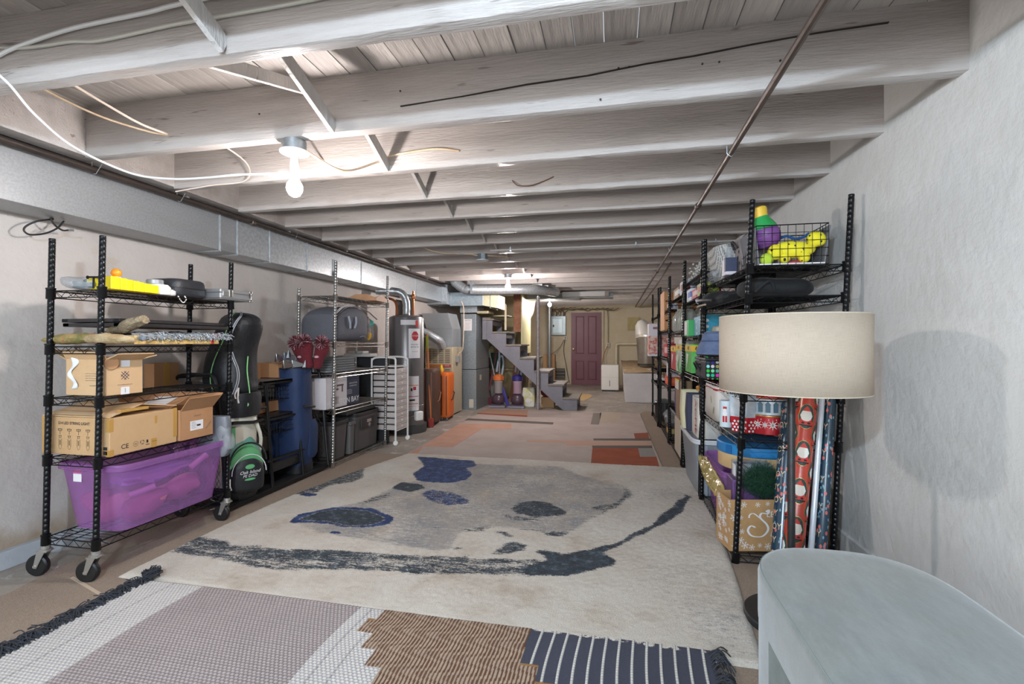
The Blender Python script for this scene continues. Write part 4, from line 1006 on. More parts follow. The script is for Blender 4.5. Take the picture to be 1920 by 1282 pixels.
# clutter at the back under the stairs
tag(MB().m(mat('pale_shelf_board', '#9d8f6c', .8)).box(-2.9, -1.75, 8.9, 9.2, .58, .61).build('shelf_board', smooth=False), 'rough tan shelf board in the dark recess under the stairs', 'shelf')
for i, (x_, z0, w_, h_, c) in enumerate([(-2.75, .61, .22, .26, '#51604a'), (-2.45, .61, .16, .2, '#7b6f60'), (-2.2, .61, .2, .3, '#3f5a4a'), (-2.7, .02, .3, .36, '#b3aea8'), (-2.3, .02, .24, .45, '#9f9a94')]):
    lb = ['green carton on the recess shelf, leftmost', 'tan carton in the middle of the recess shelf', 'dark green carton at the right of the recess shelf', 'pale carton on the floor under the recess shelf, left one', 'taller pale carton on the floor under the recess shelf'][i]
    b_ = thing('storage_carton', lb, 'box', (x_, 9.02, z0)); MB().m(mat('carton' + c, c, .8)).box(-w_ / 2, w_ / 2, -.1, .1, 0, h_).build('carton', b_, smooth=False, bevel=.003); MB().m(mat('carton_tape', '#8f8570', .6)).box(-.02, .02, -.102, .102, h_ - .001, h_ + .001).build('tape', b_, smooth=False)
for i, (x_, tilt, c, lb) in enumerate([(-1.86, .12, '#8a5a3c', 'brown plank leaning under the stairs'), (-1.60, -.08, '#7d6a58', 'grey brown plank leaning under the stairs'), (-1.45, .05, '#6a5c50', 'dark plank leaning under the stairs near the bag')]):
    tag(MB().m(mat('plank' + c, c, .8, bump=.4, bs=20)).box(-.05, .05, 0, .02, 0, .75 - .1 * i, TR(x_, 8.75, 0, -.1, tilt)).build('leaning_plank', smooth=False), lb, 'plank')
def garland(name, label, c, r, dens, col1, cat='garland', rn=.03, seed=1, n=700):
    rs = random.Random(seed); g = MB().m(mat('needles_' + col1, col1, .7, rnd=.0, var='#1d3a28', vs=40))
    for i in range(n):
        u = rs.random() * 2 * PI; v = math.acos(2 * rs.random() - 1); q = rs.random() ** .4
        p = Vector((c[0] + r[0] * q * math.sin(v) * math.cos(u), c[1] + r[1] * q * math.sin(v) * math.sin(u), c[2] + r[2] * q * math.cos(v)))
        d = Vector((rs.uniform(-1, 1), rs.uniform(-1, 1), rs.uniform(-.4, 1))).normalized() * rn * rs.uniform(.6, 1.3)
        s_ = d.cross(Vector((rs.random(), rs.random(), rs.random()))).normalized() * .0011
        g.raw([p - s_, p + s_, p + d], [(0, 1, 2)])
        s2 = s_.cross(d).normalized() * .0011; g.raw([p - s2, p + s2, p + d], [(0, 1, 2)])
    return tag(g.build(name, smooth=False), label, cat, kind=None)
g = garland('artificial_wreath', 'bushy artificial greenery hung in the recess under the stair head', (-2.25, 8.75, 1.02), (.28, .12, .24), 1, '#3d5a34', 'wreath', .07, 2, 900)

# ---------------- far wall
ep = thing('electric_panel', 'grey steel electric breaker panel on the back wall', 'electric panel', (-1.43, 12.70, 1.54))
es = mat('panel_grey_steel', '#8d989a', .4, .5, '#7d8789', 6)
MB().m(es).box(-.21, .21, -.10, .04, -.24, .26).build('cabinet', ep, smooth=False, bevel=.006)
MB().m(mat('panel_door', '#9aa5a7', .4, .5)).box(-.14, .12, -.112, -.10, -.19, .19).build('panel_door', ep, smooth=False, bevel=.004)
MB().m(cabb).box(-.13, -.09, -.12, -.11, -.03, .03).build('latch', ep, smooth=False)
rs = random.Random(5); g = MB().m(mat('old_wires', '#6a5c46', .6))
for i in range(16):
    x_ = -.18 + .024 * i; g.tube(spl([(x_, -.03, .25), (x_ + rs.uniform(-.03, .03), -.05, .36), (x_ + rs.uniform(-.1, .12), -.06, .42), (x_ + rs.uniform(-.1, .5), -.04, .45 + rs.uniform(-.02, .04))], 4), .008, 5)
g.build('cables', ep)
g = MB().m(wplast)
for x_ in (-.1, .0, .1): g.rod((x_, -.03, .26), (x_, -.03, .34), .016, 8)
g.build('connector', ep)
def outlet(label, x, z):
    t = thing('wall_outlet', label, 'outlet', (x, 12.70, z))
    MB().m(mat('old_outlet_plate', '#c9c0b0', .5)).box(-.04, .04, -.02, .05, -.06, .06).build('cover_plate', t, smooth=False, bevel=.006)
    for dz in (.022, -.022): MB().m(cabb).lathe([(.016, 0), (.016, .004)], 12, face_front(0, -.021, dz)).build('socket', t)
outlet('pale wall outlet just below the electric panel', -1.24, 1.22); outlet('wall outlet right of the maroon door with orange cord', -.135, 1.03)
cable('power_cord', 'thin dark cord hanging from the outlet below the panel to the floor', [(-1.25, 12.66, 1.18), (-1.28, 12.62, .9), (-1.22, 12.6, .55), (-1.17, 12.6, .25), (-1.12, 12.6, .05)], .007, mat('dark_cord', '#4b443c', .6))
cable('power_cord', 'thin cord swooping left from the outlet below the panel', [(-1.27, 12.66, 1.18), (-1.4, 12.62, .95), (-1.6, 12.6, .8), (-1.85, 12.6, .72)], .006, mat('dark_cord', '#4b443c', .6))
cable('power_cord', 'old cable dropping down the back wall to the right outlet', [(-.17, 12.69, 2.0), (-.14, 12.69, 1.8), (-.135, 12.69, 1.5), (-.135, 12.69, 1.08)], .008, mat('old_brown_cord', '#86765e', .6))
cable('extension_cord', 'orange extension cord from the right outlet down to the dehumidifier', [(-.15, 12.66, 1.0), (-.22, 12.62, .85), (-.26, 12.5, .7), (-.28, 12.2, .5)], .009, mat('orange_cord', '#b8643a', .5))
tag(MB().m(white_p).tube(spl([(.075, 12.66, .0), (.075, 12.66, .95), (.08, 12.66, 1.03), (.11, 12.66, 1.065), (.2, 12.66, 1.07), (.55, 12.66, 1.07), (1.0, 12.66, 1.07)], 5), .035, 12).build('white_pipe'), 'white plumbing pipe bending along the back wall behind the bin', 'pipe')
rs = random.Random(9); g = MB().m(mat('old_wires', '#6a5c46', .6))
for i in range(9): 
    x_ = -1.2 + i * .13; g.tube(spl([(x_, 12.6, 1.99 + rs.uniform(-.02, .02)), (x_ + .15, 12.6, 1.95 + rs.uniform(-.04, .04)), (x_ + .3, 12.6, 1.99)], 4), .010, 5)
tag(g.build('cable_bundle'), 'messy bundle of old cables along the top of the back wall', 'cable')
dh = thing('dehumidifier', 'white upright dehumidifier on the floor right of the maroon door', 'dehumidifier', (-.08, 11.2, 0))
MB().m(mat('dehum_white', '#cfcbc4', .45)).box(-.19, .20, -.16, .16, .03, .60).build('casing', dh, bevel=.02, smooth=False)
MB().m(cabb).box(-.17, .18, -.14, .14, 0, .03).build('base', dh, smooth=False)
MB().m(mat('dark_slot', '#3a3a3c', .6)).box(-.006, .006, -.163, -.159, .12, .25).build('water_window', dh, smooth=False)
MB().m(mat('dehum_seam', '#a9a59f', .5)).box(-.188, .198, -.1615, -.159, .32, .324).build('panel_seam', dh, smooth=False)
tag(MB().m(mat('green_hose', '#3b4a3c', .6)).tube([(.33 + .09 * math.cos(t), 11.4 + .09 * math.sin(t), .03 + .012 * t) for t in [i * .5 for i in range(40)]], .012, 6).build('hose_coil'), 'coiled dark green hose between dehumidifier and white block', 'hose')
# white block and bin
wb = thing('masonry_block', 'large white painted masonry block with rough tan top at the back right', 'plinth', (0, 0, 0))
MB().m(mat('white_block_paint', '#c9c4c4', .7, 0, '#bdb7b5', 3, bump=.5, bs=12)).hexa([(.215, 9.12, 0), (1.12, 9.12, 0), (1.12, 12.7, 0), (.23, 12.7, 0)], [(.19, 9.14, .54), (1.12, 9.14, .54), (1.12, 12.7, .64), (.21, 12.7, .64)]).build('body', wb, smooth=False, bevel=.01)
g = MB().m(mat('tan_rubble', '#b39a78', .9, 0, '#a48a69', 6, bump=1.2, bs=14))
def fn(u, v):
    x_ = .185 + .93 * u; y_ = 9.13 + 3.5 * v; return (x_, y_, .548 + .10 * v + .02 * noise.noise(Vector((x_ * 5, y_ * 3, 0))))
g.grid(fn, 24, 50); g.build('rubble_top', wb)
tb = thing('trash_can', 'tapered metal waste bin standing on the masonry block', 'bin', (.68, 10.5, .635))
MB().m(mat('brushed_bin', '#a59d92', .35, .7, '#8f877c', 4)).lathe([(.165, 0), (.168, .02), (.205, .56), (.21, .60)], 28).build('bin_body', tb)
MB().m(mat('bin_dark_base', '#2c2927', .6)).lathe([(.175, -.015), (.178, .015), (.17, .03)], 28).build('base_ring', tb)
MB().m(mat('bin_rim', '#c7c1b8', .3, .5)).lathe([(.212, .58), (.222, .59), (.222, .635), (.205, .645)], 28).build('rim', tb)
g = MB().m(mat('frosted_white', '#d3cfc8', .4, trans=.15)); g.lathe([(.21, 0), (.14, .25), (.06, .33), (0, .34)], 24, TR(.0, .0, .62, 0, -.30)); tag(g.build('white_bin_lid', None, (.66, 10.5, .64)), 'frosted white cone lid tipped on top of the waste bin', 'lid')
tag(MB().m(mat('faded_patch', '#b5a576', .8, 0, '#a89868', 8)).box(.36, .66, 12.70, 12.735, 1.42, 1.75).build('patched_board', smooth=False), 'small faded square board fixed on the back wall', 'board')
tag(MB().m(mat('tan_mat', '#b09468', .9)).prism([(-1.15, 10.4), (-.5, 10.4), (-.42, 9.9), (-.55, 9.15), (-.75, 9.15), (-.72, 9.7), (-1.15, 9.75)], .001, .006, 'z').build('floor_mat', smooth=False), 'L shaped tan mat remnant on the concrete before the door', 'mat')
hr = thing('wall_heater', 'low dark heater grille on the wall behind the stair foot', 'heater', (-1.6, 12.6, 0))
MB().m(mat('heater_dark', '#3c3833', .6)).box(-.45, .35, -.08, .06, .18, .42).build('grille', hr, smooth=False)
g = MB().m(mat('heater_bar', '#8d8577', .5))
for k in range(3): g.box(-.46, .36, -.09, -.08, .2 + .09 * k, .215 + .09 * k)
g.build('bar', hr, smooth=False)
tag(MB().m(card).box(-1.75, -1.45, 12.1, 12.3, 0, .80).build('tall_carton', smooth=False), 'tall brown carton behind the stairs against the back wall', 'box')

# ================================================================ WIRE RACKS
blk = mat('black_epoxy_steel', '#17181a', .32, .5)
chrome = mat('chrome_wire', '#c4c2be', .22, .95)
chrome_d = mat('galvanised_post', '#aaa9a5', .3, .85)
def post_mesh(H, m, r=.0135, key={}):
    k = (round(H, 2), m.name)
    if k in key: return key[k]
    prof = [(r * .9, 0)]; z = .02
    while z < H - .02:
        prof += [(r, z), (r, z + .0215), (r * .93, z + .0225), (r * .93, z + .0243)]; z += .0254
    prof += [(r, z), (r, H - .003), (r * .9, H)]
    key[k] = MB().m(m).lathe(prof, 10).mesh('post', ang=60); return key[k]
def shelf_mesh(wx, ly, m, key={}):
    k = (round(wx, 3), round(ly, 3), m.name)
    if k in key: return key[k]
    g = MB().m(m); hx, hy = wx / 2, ly / 2; dz = -.032
    for sx in (-1, 1):
        g.rod((sx * hx, -hy, 0), (sx * hx, hy, 0), .0032, 6); g.rod((sx * hx, -hy, dz), (sx * hx, hy, dz), .0028, 6)
        n = max(4, int(ly / .042)); pts = [(sx * hx, -hy + .02 + (ly - .04) * i / n, dz if i % 2 else 0) for i in range(n + 1)]
        for a, b in zip(pts, pts[1:]): g.rod(a, b, .0016, 4)
    for sy in (-1, 1):
        g.rod((-hx, sy * hy, 0), (hx, sy * hy, 0), .0032, 6); g.rod((-hx, sy * hy, dz), (hx, sy * hy, dz), .0028, 6)
        n = max(4, int(wx / .042)); pts = [(-hx + .02 + (wx - .04) * i / n, sy * hy, dz if i % 2 else 0) for i in range(n + 1)]
        for a, b in zip(pts, pts[1:]): g.rod(a, b, .0016, 4)
    n = int(ly / .027)
    for i in range(1, n): y = -hy + ly * i / n; g.rod((-hx, y, .002), (hx, y, .002), .0014, 4)
    for x_ in ((0,) if wx < .36 else (-.12 * wx / .36, .12 * wx / .36)): g.rod((x_, -hy, -.002), (x_, hy, -.002), .0025, 5)
    for sx in (-1, 1):
        for sy in (-1, 1): g.lathe([(.0175, -.038), (.0195, -.036), (.0185, .008), (.0205, .010), (.0205, .014), (.0165, .016)], 10, TR(sx * hx, sy * hy, 0))
    key[k] = g.mesh('shelf', ang=45); return key[k]
rubber = mat('black_rubber_wheel', '#141415', .45)
zinc = mat('zinc_bracket', '#c2c1bd', .3, .85)
def caster(parent, x, y, ang, brake=False):
    e = bpy.data.objects.new('caster', None); COL.objects.link(e); e.parent = parent; e.location = (x, y, 0); e.rotation_euler = (0, 0, ang); e.empty_display_size = .02
    MB().m(rubber).lathe([(.012, -.016), (.044, -.015), (.05, -.009), (.0515, 0), (.05, .009), (.044, .015), (.012, .016)], 26, TR(.034, 0, .0525, PI / 2)).build('wheel', e)
    g = MB().m(zinc)
    for s in (-1, 1):
        g.hexa([(.026, s * .019 - .001, .042), (.042, s * .019 - .001, .045), (.042, s * .019 + .001, .045), (.026, s * .019 + .001, .042)],
               [(-.014, s * .021 - .001, .122), (.022, s * .021 - .001, .122), (.022, s * .021 + .001, .122), (-.014, s * .021 + .001, .122)])
    g.box(-.022, .028, -.022, .022, .118, .123); g.lathe([(.027, .123), (.027, .129), (.019, .133), (.019, .15)], 16)
    g.lathe([(.007, -.023), (.007, .023)], 10, TR(.034, 0, .0525, PI / 2))
    if brake: g.box(.03, .085, -.013, .013, .092, .098, TR(0, 0, 0, 0, .25)); g.box(.0, .03, -.01, .01, .1, .106)
    g.build('bracket', e, ang=40)
def foot(parent, x, y, m):
    MB().m(m).lathe([(.017, 0), (.018, .006), (.009, .010), (.008, .03)], 12, TR(x, y, 0)).build('levelling_foot', parent)
def rack(label, x0, x1, y0, y1, H, levels, lean, m, pm=None, cast=False, group=None, Hb=None, back='left', posts='ABCD'):
    """lean: (near, far) metres of lean towards +x per metre height"""
    cx, cy = (x0 + x1) / 2, (y0 + y1) / 2; hx, hy = (x1 - x0) / 2, (y1 - y0) / 2
    t = thing('wire_rack', label, 'shelving rack', (cx, cy, 0), 0, group)
    pm = pm or m; zb = .13 if cast else .02
    for sx in (-1, 1):
        for sy in (-1, 1):
            l = lean[0] if sy < 0 else lean[1]
            isback = (sx < 0) if back == 'left' else (sx > 0)
            h = (Hb if (Hb and isback) else H) - zb
            put('post', post_mesh(h, pm), t, (sx * hx + l * zb, sy * hy, zb), (0, math.atan(l), 0))
            if cast: caster(t, sx * hx + l * zb, sy * hy, PI + .25 if sy < 0 else PI + .1, brake=(sy > 0))
            else: foot(t, sx * hx, sy * hy, m)
    sm_ = shelf_mesh(x1 - x0, y1 - y0, m)
    for z in levels:
        put('shelf', sm_, t, ((lean[0] + lean[1]) / 2 * z, 0, z - .006), (0, 0, -(lean[1] - lean[0]) * z / (y1 - y0)))
    return t
rack('black wire rack on black wheels by the left wall, carrying the cartons and purple tub', -2.66, -2.36, 1.785, 2.56, 1.61, [.19, .57, .855, 1.10, 1.365], (.028, .022), blk, cast=True)
rack('chrome wire rack on the left with the grey storage bags and navy carton', -2.78, -2.42, 3.81, 4.80, 1.83, [.05, .52, .84, 1.11, 1.53], (.018, .018), chrome, chrome_d, Hb=1.6)

# ================================================================ ITEMS ON THE LEFT BLACK RACK
def bin_(name, label, x0, x1, y0, y1, z0, z1, m, flare=.03, lid=None, cat='storage bin', rimw=.012, handles=True):
    cx, cy = (x0 + x1) / 2, (y0 + y1) / 2; hx, hy = (x1 - x0) / 2, (y1 - y0) / 2
    t = thing(name, label, cat, (cx, cy, z0)); H_ = z1 - z0
    g = MB().m(m)
    rings = [sring(0, 0, z, hx - flare * (1 - z / H_) - .004, hy - flare * (1 - z / H_) - .004, 9, 36) for z in (.0, .004, H_ * .5, H_ - .03)]
    g.loft(rings, cap=False); n = 36; g.f.append(tuple(range(n))[::-1]); g.mi.append(g.cur)
    g.build('tub', t)
    g = MB().m(m if not lid else lid)
    g.loft([sring(0, 0, z, hx + o_, hy + o_, 9, 36) for z, o_ in ((H_ - .035, -.002), (H_ - .03, .006), (H_ - .012, .008), (H_ - .01, .002), (H_, .001), (H_, -.006), (H_ - .028, -.01))], cap=bool(lid))
    g.build('lid' if lid else 'rim', t, solid=0)
    return t
purple = bpy.data.materials.new('translucent_purple'); purple.use_nodes = True; T = NT(purple)
p = T.n['Principled BSDF']; p.inputs['Base Color'].default_value = lin('#c38fce'); p.inputs['Roughness'].default_value = .25
tb_ = T.n.new('ShaderNodeBsdfTransparent'); tb_.inputs[0].default_value = lin('#e0bae4'); ms = T.n.new('ShaderNodeMixShader'); ms.inputs[0].default_value = .30
T.link(tb_.outputs[0], ms.inputs[1]); T.link(p.outputs[0], ms.inputs[2]); T.link(ms.outputs[0], T.n['Material Output'].inputs[0])
def clear_mat(name, tint, col, f, rough=.15):
    m = bpy.data.materials.new(name); m.use_nodes = True; T = NT(m); p = T.n['Principled BSDF']
    p.inputs['Base Color'].default_value = lin(col); p.inputs['Roughness'].default_value = rough
    tb = T.n.new('ShaderNodeBsdfTransparent'); tb.inputs[0].default_value = lin(tint); ms = T.n.new('ShaderNodeMixShader'); ms.inputs[0].default_value = f
    T.link(tb.outputs[0], ms.inputs[1]); T.link(p.outputs[0], ms.inputs[2]); T.link(ms.outputs[0], T.n['Material Output'].inputs[0]); return m
clearp = clear_mat('clear_plastic', '#e9ecee', '#c9cdd0', .28)
frost = clear_mat('frosted_plastic', '#d5d9dd', '#b5bac0', .62, .35)
jarg = clear_mat('jar_glass', '#e6e6e0', '#d5d5cd', .34, .06)

t = bin_('storage_tub', 'large translucent purple plastic tub on the bottom of the left black rack', -2.675, -2.27, 1.83, 2.49, .20, .53, purple, .045)
label_rect(MB(), wpap, .05, .06, face_front(-.07, -.318, .27)).build('label_sticker', t, smooth=False)
label_rect(MB(), redm, .05, .014, face_front(-.07, -.3195, .292)).build('label_sticker', t, smooth=False)
pk = [('#a86a80', (-2.52, 1.98, .29), (.11, .08, .07)), ('#9c5c78', (-2.38, 2.05, .28), (.07, .1, .07)), ('#b87a90', (-2.42, 2.27, .30), (.07, .12, .05)), ('#9a6ab0', (-2.5, 2.2, .40), (.1, .2, .04))]
for i, (c, q, r_) in enumerate(pk):
    tag(MB().m(mat('pink_cloth' + c, c, .9, sheen=.2)).blob(q, r_, 18, 12, 2.4, .45, 14, seed=i).build('folded_garment'), ['pink crumpled garment at the near end inside the purple tub', 'dusky pink garment in the middle of the purple tub', 'light pink pleated garment at the far side of the purple tub', 'dark violet cloth lying on top inside the purple tub'][i], 'clothing')
tag(MB().m(mat('pink_tube', '#b888a8', .5)).rod((-2.40, 1.98, .34), (-2.33, 2.06, .37), .016, 12).rod((-2.36, 2.3, .40), (-2.33, 2.38, .46), .018, 12).build('cardboard_roll'), 'pale pink rolls seen through the purple tub wall', 'roll')

tan = mat('tan_cardboard', '#b8946a', .8, 0, '#c09c72', 5, bump=.12, bs=70)
tan_l = mat('light_cardboard', '#c4a078', .8, 0, '#caa880', 4, bump=.12, bs=70)
brown_c = mat('brown_cardboard', '#a87a54', .8, 0, '#ae825c', 5, bump=.12, bs=70)
tapem = mat('brown_packing_tape', '#b58a4a', .25, spec=.6)
prt = mat('print_black', '#2e2a28', .8); prt2 = mat('print_faded', '#8a7050', .8); navyp = mat('print_navy', '#3b4055', .8)
def carton(name, label, x0, x1, y0, y1, z0, z1, m, flaps=(), group=None, closed=True):
    """flaps: list of (side, length, lift angle, m) side in 'nfrl'"""
    cx, cy = (x0 + x1) / 2, (y0 + y1) / 2; hx, hy = (x1 - x0) / 2, (y1 - y0) / 2; H_ = z1 - z0
    t = thing(name, label, 'box', (cx, cy, z0), 0, group)
    g = MB().m(m)
    if closed: g.box(-hx, hx, -hy, hy, 0, H_)
    else:
        th = .004
        g.box(-hx, hx, -hy, hy, 0, th); g.box(-hx, hx, -hy, -hy + th, 0, H_); g.box(-hx, hx, hy - th, hy, 0, H_); g.box(-hx, -hx + th, -hy, hy, 0, H_); g.box(hx - th, hx, -hy, hy, 0, H_)
    g.build('carton', t, smooth=False, bevel=.003)
    for s, L, a in flaps:
        th = .004
        if s == 'n': M_ = TR(0, -hy, H_) @ rot(-a + PI, 0, 0) ; g = MB().m(m).box(-hx, hx, 0, -L, -th, 0, TR(0, -hy, H_, a)); 
        elif s == 'f': g = MB().m(m).box(-hx, hx, 0, L, -th, 0, TR(0, hy, H_, -a))
        elif s == 'r': g = MB().m(m).box(0, L, -hy, hy, -th, 0, TR(hx, 0, H_, 0, a))
        else: g = MB().m(m).box(-L, 0, -hy, hy, -th, 0, TR(-hx, 0, H_, 0, -a))
        g.build('flap', t, smooth=False)
    return t
# string-light carton
x0, x1, y0, y1 = -2.72, -2.315, 1.815, 2.17
t = carton('cardboard_box', 'long tan carton printed with four hanging lamps, on the lower shelf', x0, x1, y0, y1, .577, .757, tan)
hx, hy = (x1 - x0) / 2, (y1 - y0) / 2
g = MB().m(tan_l); g.hexa([(-hx, -hy, .182), (hx, -hy, .182), (hx - .02, .0, .225), (-hx + .05, .0, .235)], [(-hx, -hy, .186), (hx, -hy, .186), (hx - .02, .0, .229), (-hx + .05, .0, .239)]); g.build('flap', t, smooth=False)
g = MB().m(tan_l); g.hexa([(-hx, hy, .182), (-hx + .05, .01, .225), (hx - .03, .01, .222), (hx, hy, .195)], [(-hx, hy, .186), (-hx + .05, .01, .229), (hx - .03, .01, .226), (hx, hy, .199)]); g.build('flap', t, smooth=False)
g = MB().m(mat('cream_flap_edge', '#c9ab86', .8)); g.hexa([(-hx + .0, -hy + .02, .190), (hx, -hy + .02, .190), (hx, -hy + .04, .196), (-hx, -hy + .04, .196)], [(-hx, -hy + .02, .192), (hx, -hy + .02, .192), (hx, -hy + .04, .198), (-hx, -hy + .04, .198)]); g.build('flap_crease', t, smooth=False)
F_ = lambda x, z: face_front(x, -hy - .0008, z)
g = text_to(MB().m(prt), 'S14 LED STRING LIGHT', .0185, F_(-.008, .150), sx=1.0, bold=.0004)
for i in range(4):
    x_ = -.092 + .056 * i; M_ = F_(x_, 0)
    g.box(-.0006, .0006, .095, .125, 0, .0004, M_); g.box(-.014, .014, .1205, .1225, 0, .0004, M_); g.box(-.009, .009, .112, .1135, 0, .0004, M_); g.box(-.011, -.009, .113, .121, 0, .0004, M_); g.box(.009, .011, .113, .121, 0, .0004, M_)
    g.box(-.009, .009, .088, .090, 0, .0004, M_); g.box(-.006, .006, .079, .0805, 0, .0004, M_)
    for s in (-1, 1): g.box(s * .006 - .0006, s * .006 + .0006, .079, .089, 0, .0004, M_); g.box(s * .0085 - .0005, s * .0085 + .0005, .038, .074, 0, .0004, M_)
    for q in range(6): g.box(-.0028, .0028, .045 + .004 * q, .0475 + .004 * q, 0, .0004, M_)
    ring = [(.0085 * math.cos(a), .038 + .014 * math.sin(a)) for a in [PI + k * PI / 6 for k in range(7)]]
    for (a, b), (c, d_) in zip(ring, ring[1:]):
        g.raw([(a, b, .0003), (c, d_, .0003), (c * .88, .038 + (d_ - .038) * .9, .0003), (a * .88, .038 + (b - .038) * .9, .0003)], [(0, 1, 2, 3)], M_)
g.box(hx - .035, hx - .012, .030, .045, 0, .0004, F_(0, 0)); g.box(hx - .035, hx - .012, .008, .025, 0, .0004, F_(0, 0))
g.build('front_print', t, smooth=False)
R_ = lambda y, z: face_right(hx + .0008, y, z)
g = text_to(MB().m(prt), 'CE', .032, R_(-.105, .034), sx=1.0, bold=.0002); text_to(g, 'UL', .012, R_(-.052, .036))
def ringp(g, r, M_, a0=0, a1=2 * PI, w_=.0012, n=20):
    for k in range(n):
        a, b = a0 + (a1 - a0) * k / n, a0 + (a1 - a0) * (k + 1) / n
        g.raw([(r * math.cos(a), r * math.sin(a), .0003), (r * math.cos(b), r * math.sin(b), .0003), ((r - w_) * math.cos(b), (r - w_) * math.sin(b), .0003), ((r - w_) * math.cos(a), (r - w_) * math.sin(a), .0003)], [(0, 1, 2, 3)], M_)
ringp(g, .013, R_(-.052, .036))
for k in range(3): ringp(g, .011, R_(-.018, .038), k * 2.1, k * 2.1 + 1.5, .003, 6)
g.box(.0, .02, .020, .023, 0, .0004, R_(.0, .0)); g.box(.004, .014, .03, .045, 0, .0003, R_(.0, 0))
g.box(.035, .06, .03, .032, 0, .0003, R_(0, 0))
g.build('side_print', t, smooth=False)
g = MB().m(tapem)
g.box(hx - .022, hx + .0012, -hy - .0012, -hy + .018, .115, .178); g.box(hx - .02, hx + .0012, -hy - .0012, -hy + .02, -.001, .03)
g.box(hx, hx + .001, .03, .06, 0, .045); g.box(hx, hx + .001, .05, .062, .12, .16); g.box(hx, hx + .001, .155, .1785, .03, .185); g.box(-hx - .001, -hx + .012, -hy - .001, -hy + .01, -.001, .18)
g.box(hx - .03, hx - .004, -.12, .02, .2, .214, TR(0, 0, 0, .0))
g.build('packing_tape', t, smooth=False)

t = carton('cardboard_box', 'brown open carton with a white address label behind the long tan carton', -2.70, -2.30, 2.18, 2.395, .577, .745, brown_c, [('r', .085, -.9), ('f', .10, -.75), ('l', .1, -1.2)], closed=False)
g = MB().m(brown_c).hexa([(-.2, -.108, .17), (.12, -.108, .17), (.12, .05, .235), (-.2, .03, .24)], [(-.2, -.108, .174), (.12, -.108, .174), (.12, .05, .239), (-.2, .03, .244)]); g.build('flap', t, smooth=False)
g = MB().m(wpap).hexa([(-.09, -.07, .192), (.06, -.07, .192), (.06, .01, .225), (-.09, .01, .227)], [(-.09, -.07, .1925), (.06, -.07, .1925), (.06, .01, .2255), (-.09, .01, .2275)]); g.build('shipping_label', t, smooth=False)
label_rect(MB(), wpap, .085, .052, face_right(.2005, -.005, .072)).build('address_label', t, smooth=False)
g = MB().m(prt)
for k in range(5): g.box(-.035, -.01 + .004 * (k % 3), .018 - .008 * k, .0195 - .008 * k, .0006, .0009, face_right(.2005, -.005, .072))
g.box(.0, .025, -.006, .004, .0006, .0009, face_right(.2005, -.005, .072)); g.build('label_print', t, smooth=False)
g = text_to(MB().m(navyp), 'FRAGILE', .014, face_right(.2005, .075, .06) @ rot(0, 0, .8)); text_to(g, 'UPLIGHT', .012, face_right(.2005, .0, .125)); g.build('side_print', t, smooth=False)

# open box with hatch mark
x0, x1, y0, y1 = -2.575, -2.335, 1.815, 1.995
t = carton('cardboard_box', 'small open tan carton with a crossed bar mark and raised flaps', x0, x1, y0, y1, .862, 1.035, tan_l, [('l', .10, -.45), ('r', .075, -.38), ('f', .08, -.2)], closed=False)
hx, hy = (x1 - x0) / 2, (y1 - y0) / 2
MB().m(tan_l).hexa([(-hx, -hy, .172), (hx, -hy, .172), (hx + .02, -hy - .03, .205), (-hx + .02, -hy - .03, .205)], [(-hx, -hy + .004, .174), (hx, -hy + .004, .174), (hx + .02, -hy - .028, .209), (-hx + .02, -hy - .028, .209)]).build('flap', t, smooth=False)
g = MB().m(navyp); M_ = face_right(hx + .0006, .0, .092)
for s in (-1, 1):
    for k in (-1, 0, 1):
        L = .026 if k == 0 else .018
        g.box(-L, L, k * .011 - .0012, k * .011 + .0012, 0, .0004, M_ @ rot(0, 0, s * PI / 4))
text_to(g, 'www.thelevoom.com', .0085, face_right(hx + .0006, .0, .048)); text_to(g, 'www.thelevoom', .008, face_front(.05, -hy - .0006, .048))
for k in range(4): text_to(g, 'unpack with care and keep', .006, face_front(.03, -hy - .0006, .105 - .011 * k))
g.build('side_print', t, smooth=False)
g = MB(); label_rect(g, wpap, .042, .036, face_right(hx + .0006, .0, .012 + .006)); label_rect(g, wpap, .042, .032, face_right(hx + .0006, .002, .150)); g.m(prt).box(-.001, .001, -.01, .012, .0006, .001, face_right(hx + .0006, .0, .018)); g.build('white_labels', t, smooth=False)
pp = MB().m(mat('white_tissue', '#dcdcdb', .8)); 
def fn(u, v):
    z = .185 - .155 * v; return (-.075 + .018 * math.sin(v * 9) + (u - .5) * (.016 + .018 * abs(math.sin(v * 5 + .6))), -hy - .004 - .004 * math.sin(v * 14 + u * 3), z)
pp.grid(fn, 5, 22); pp.build('torn_tissue', t, solid=.001)
g = MB().m(brown_c).lathe([(.03, 0), (.03, .10)], 16, TR(.03, -.05, .155, .2, PI / 2)); g.build('rolled_insert', t)

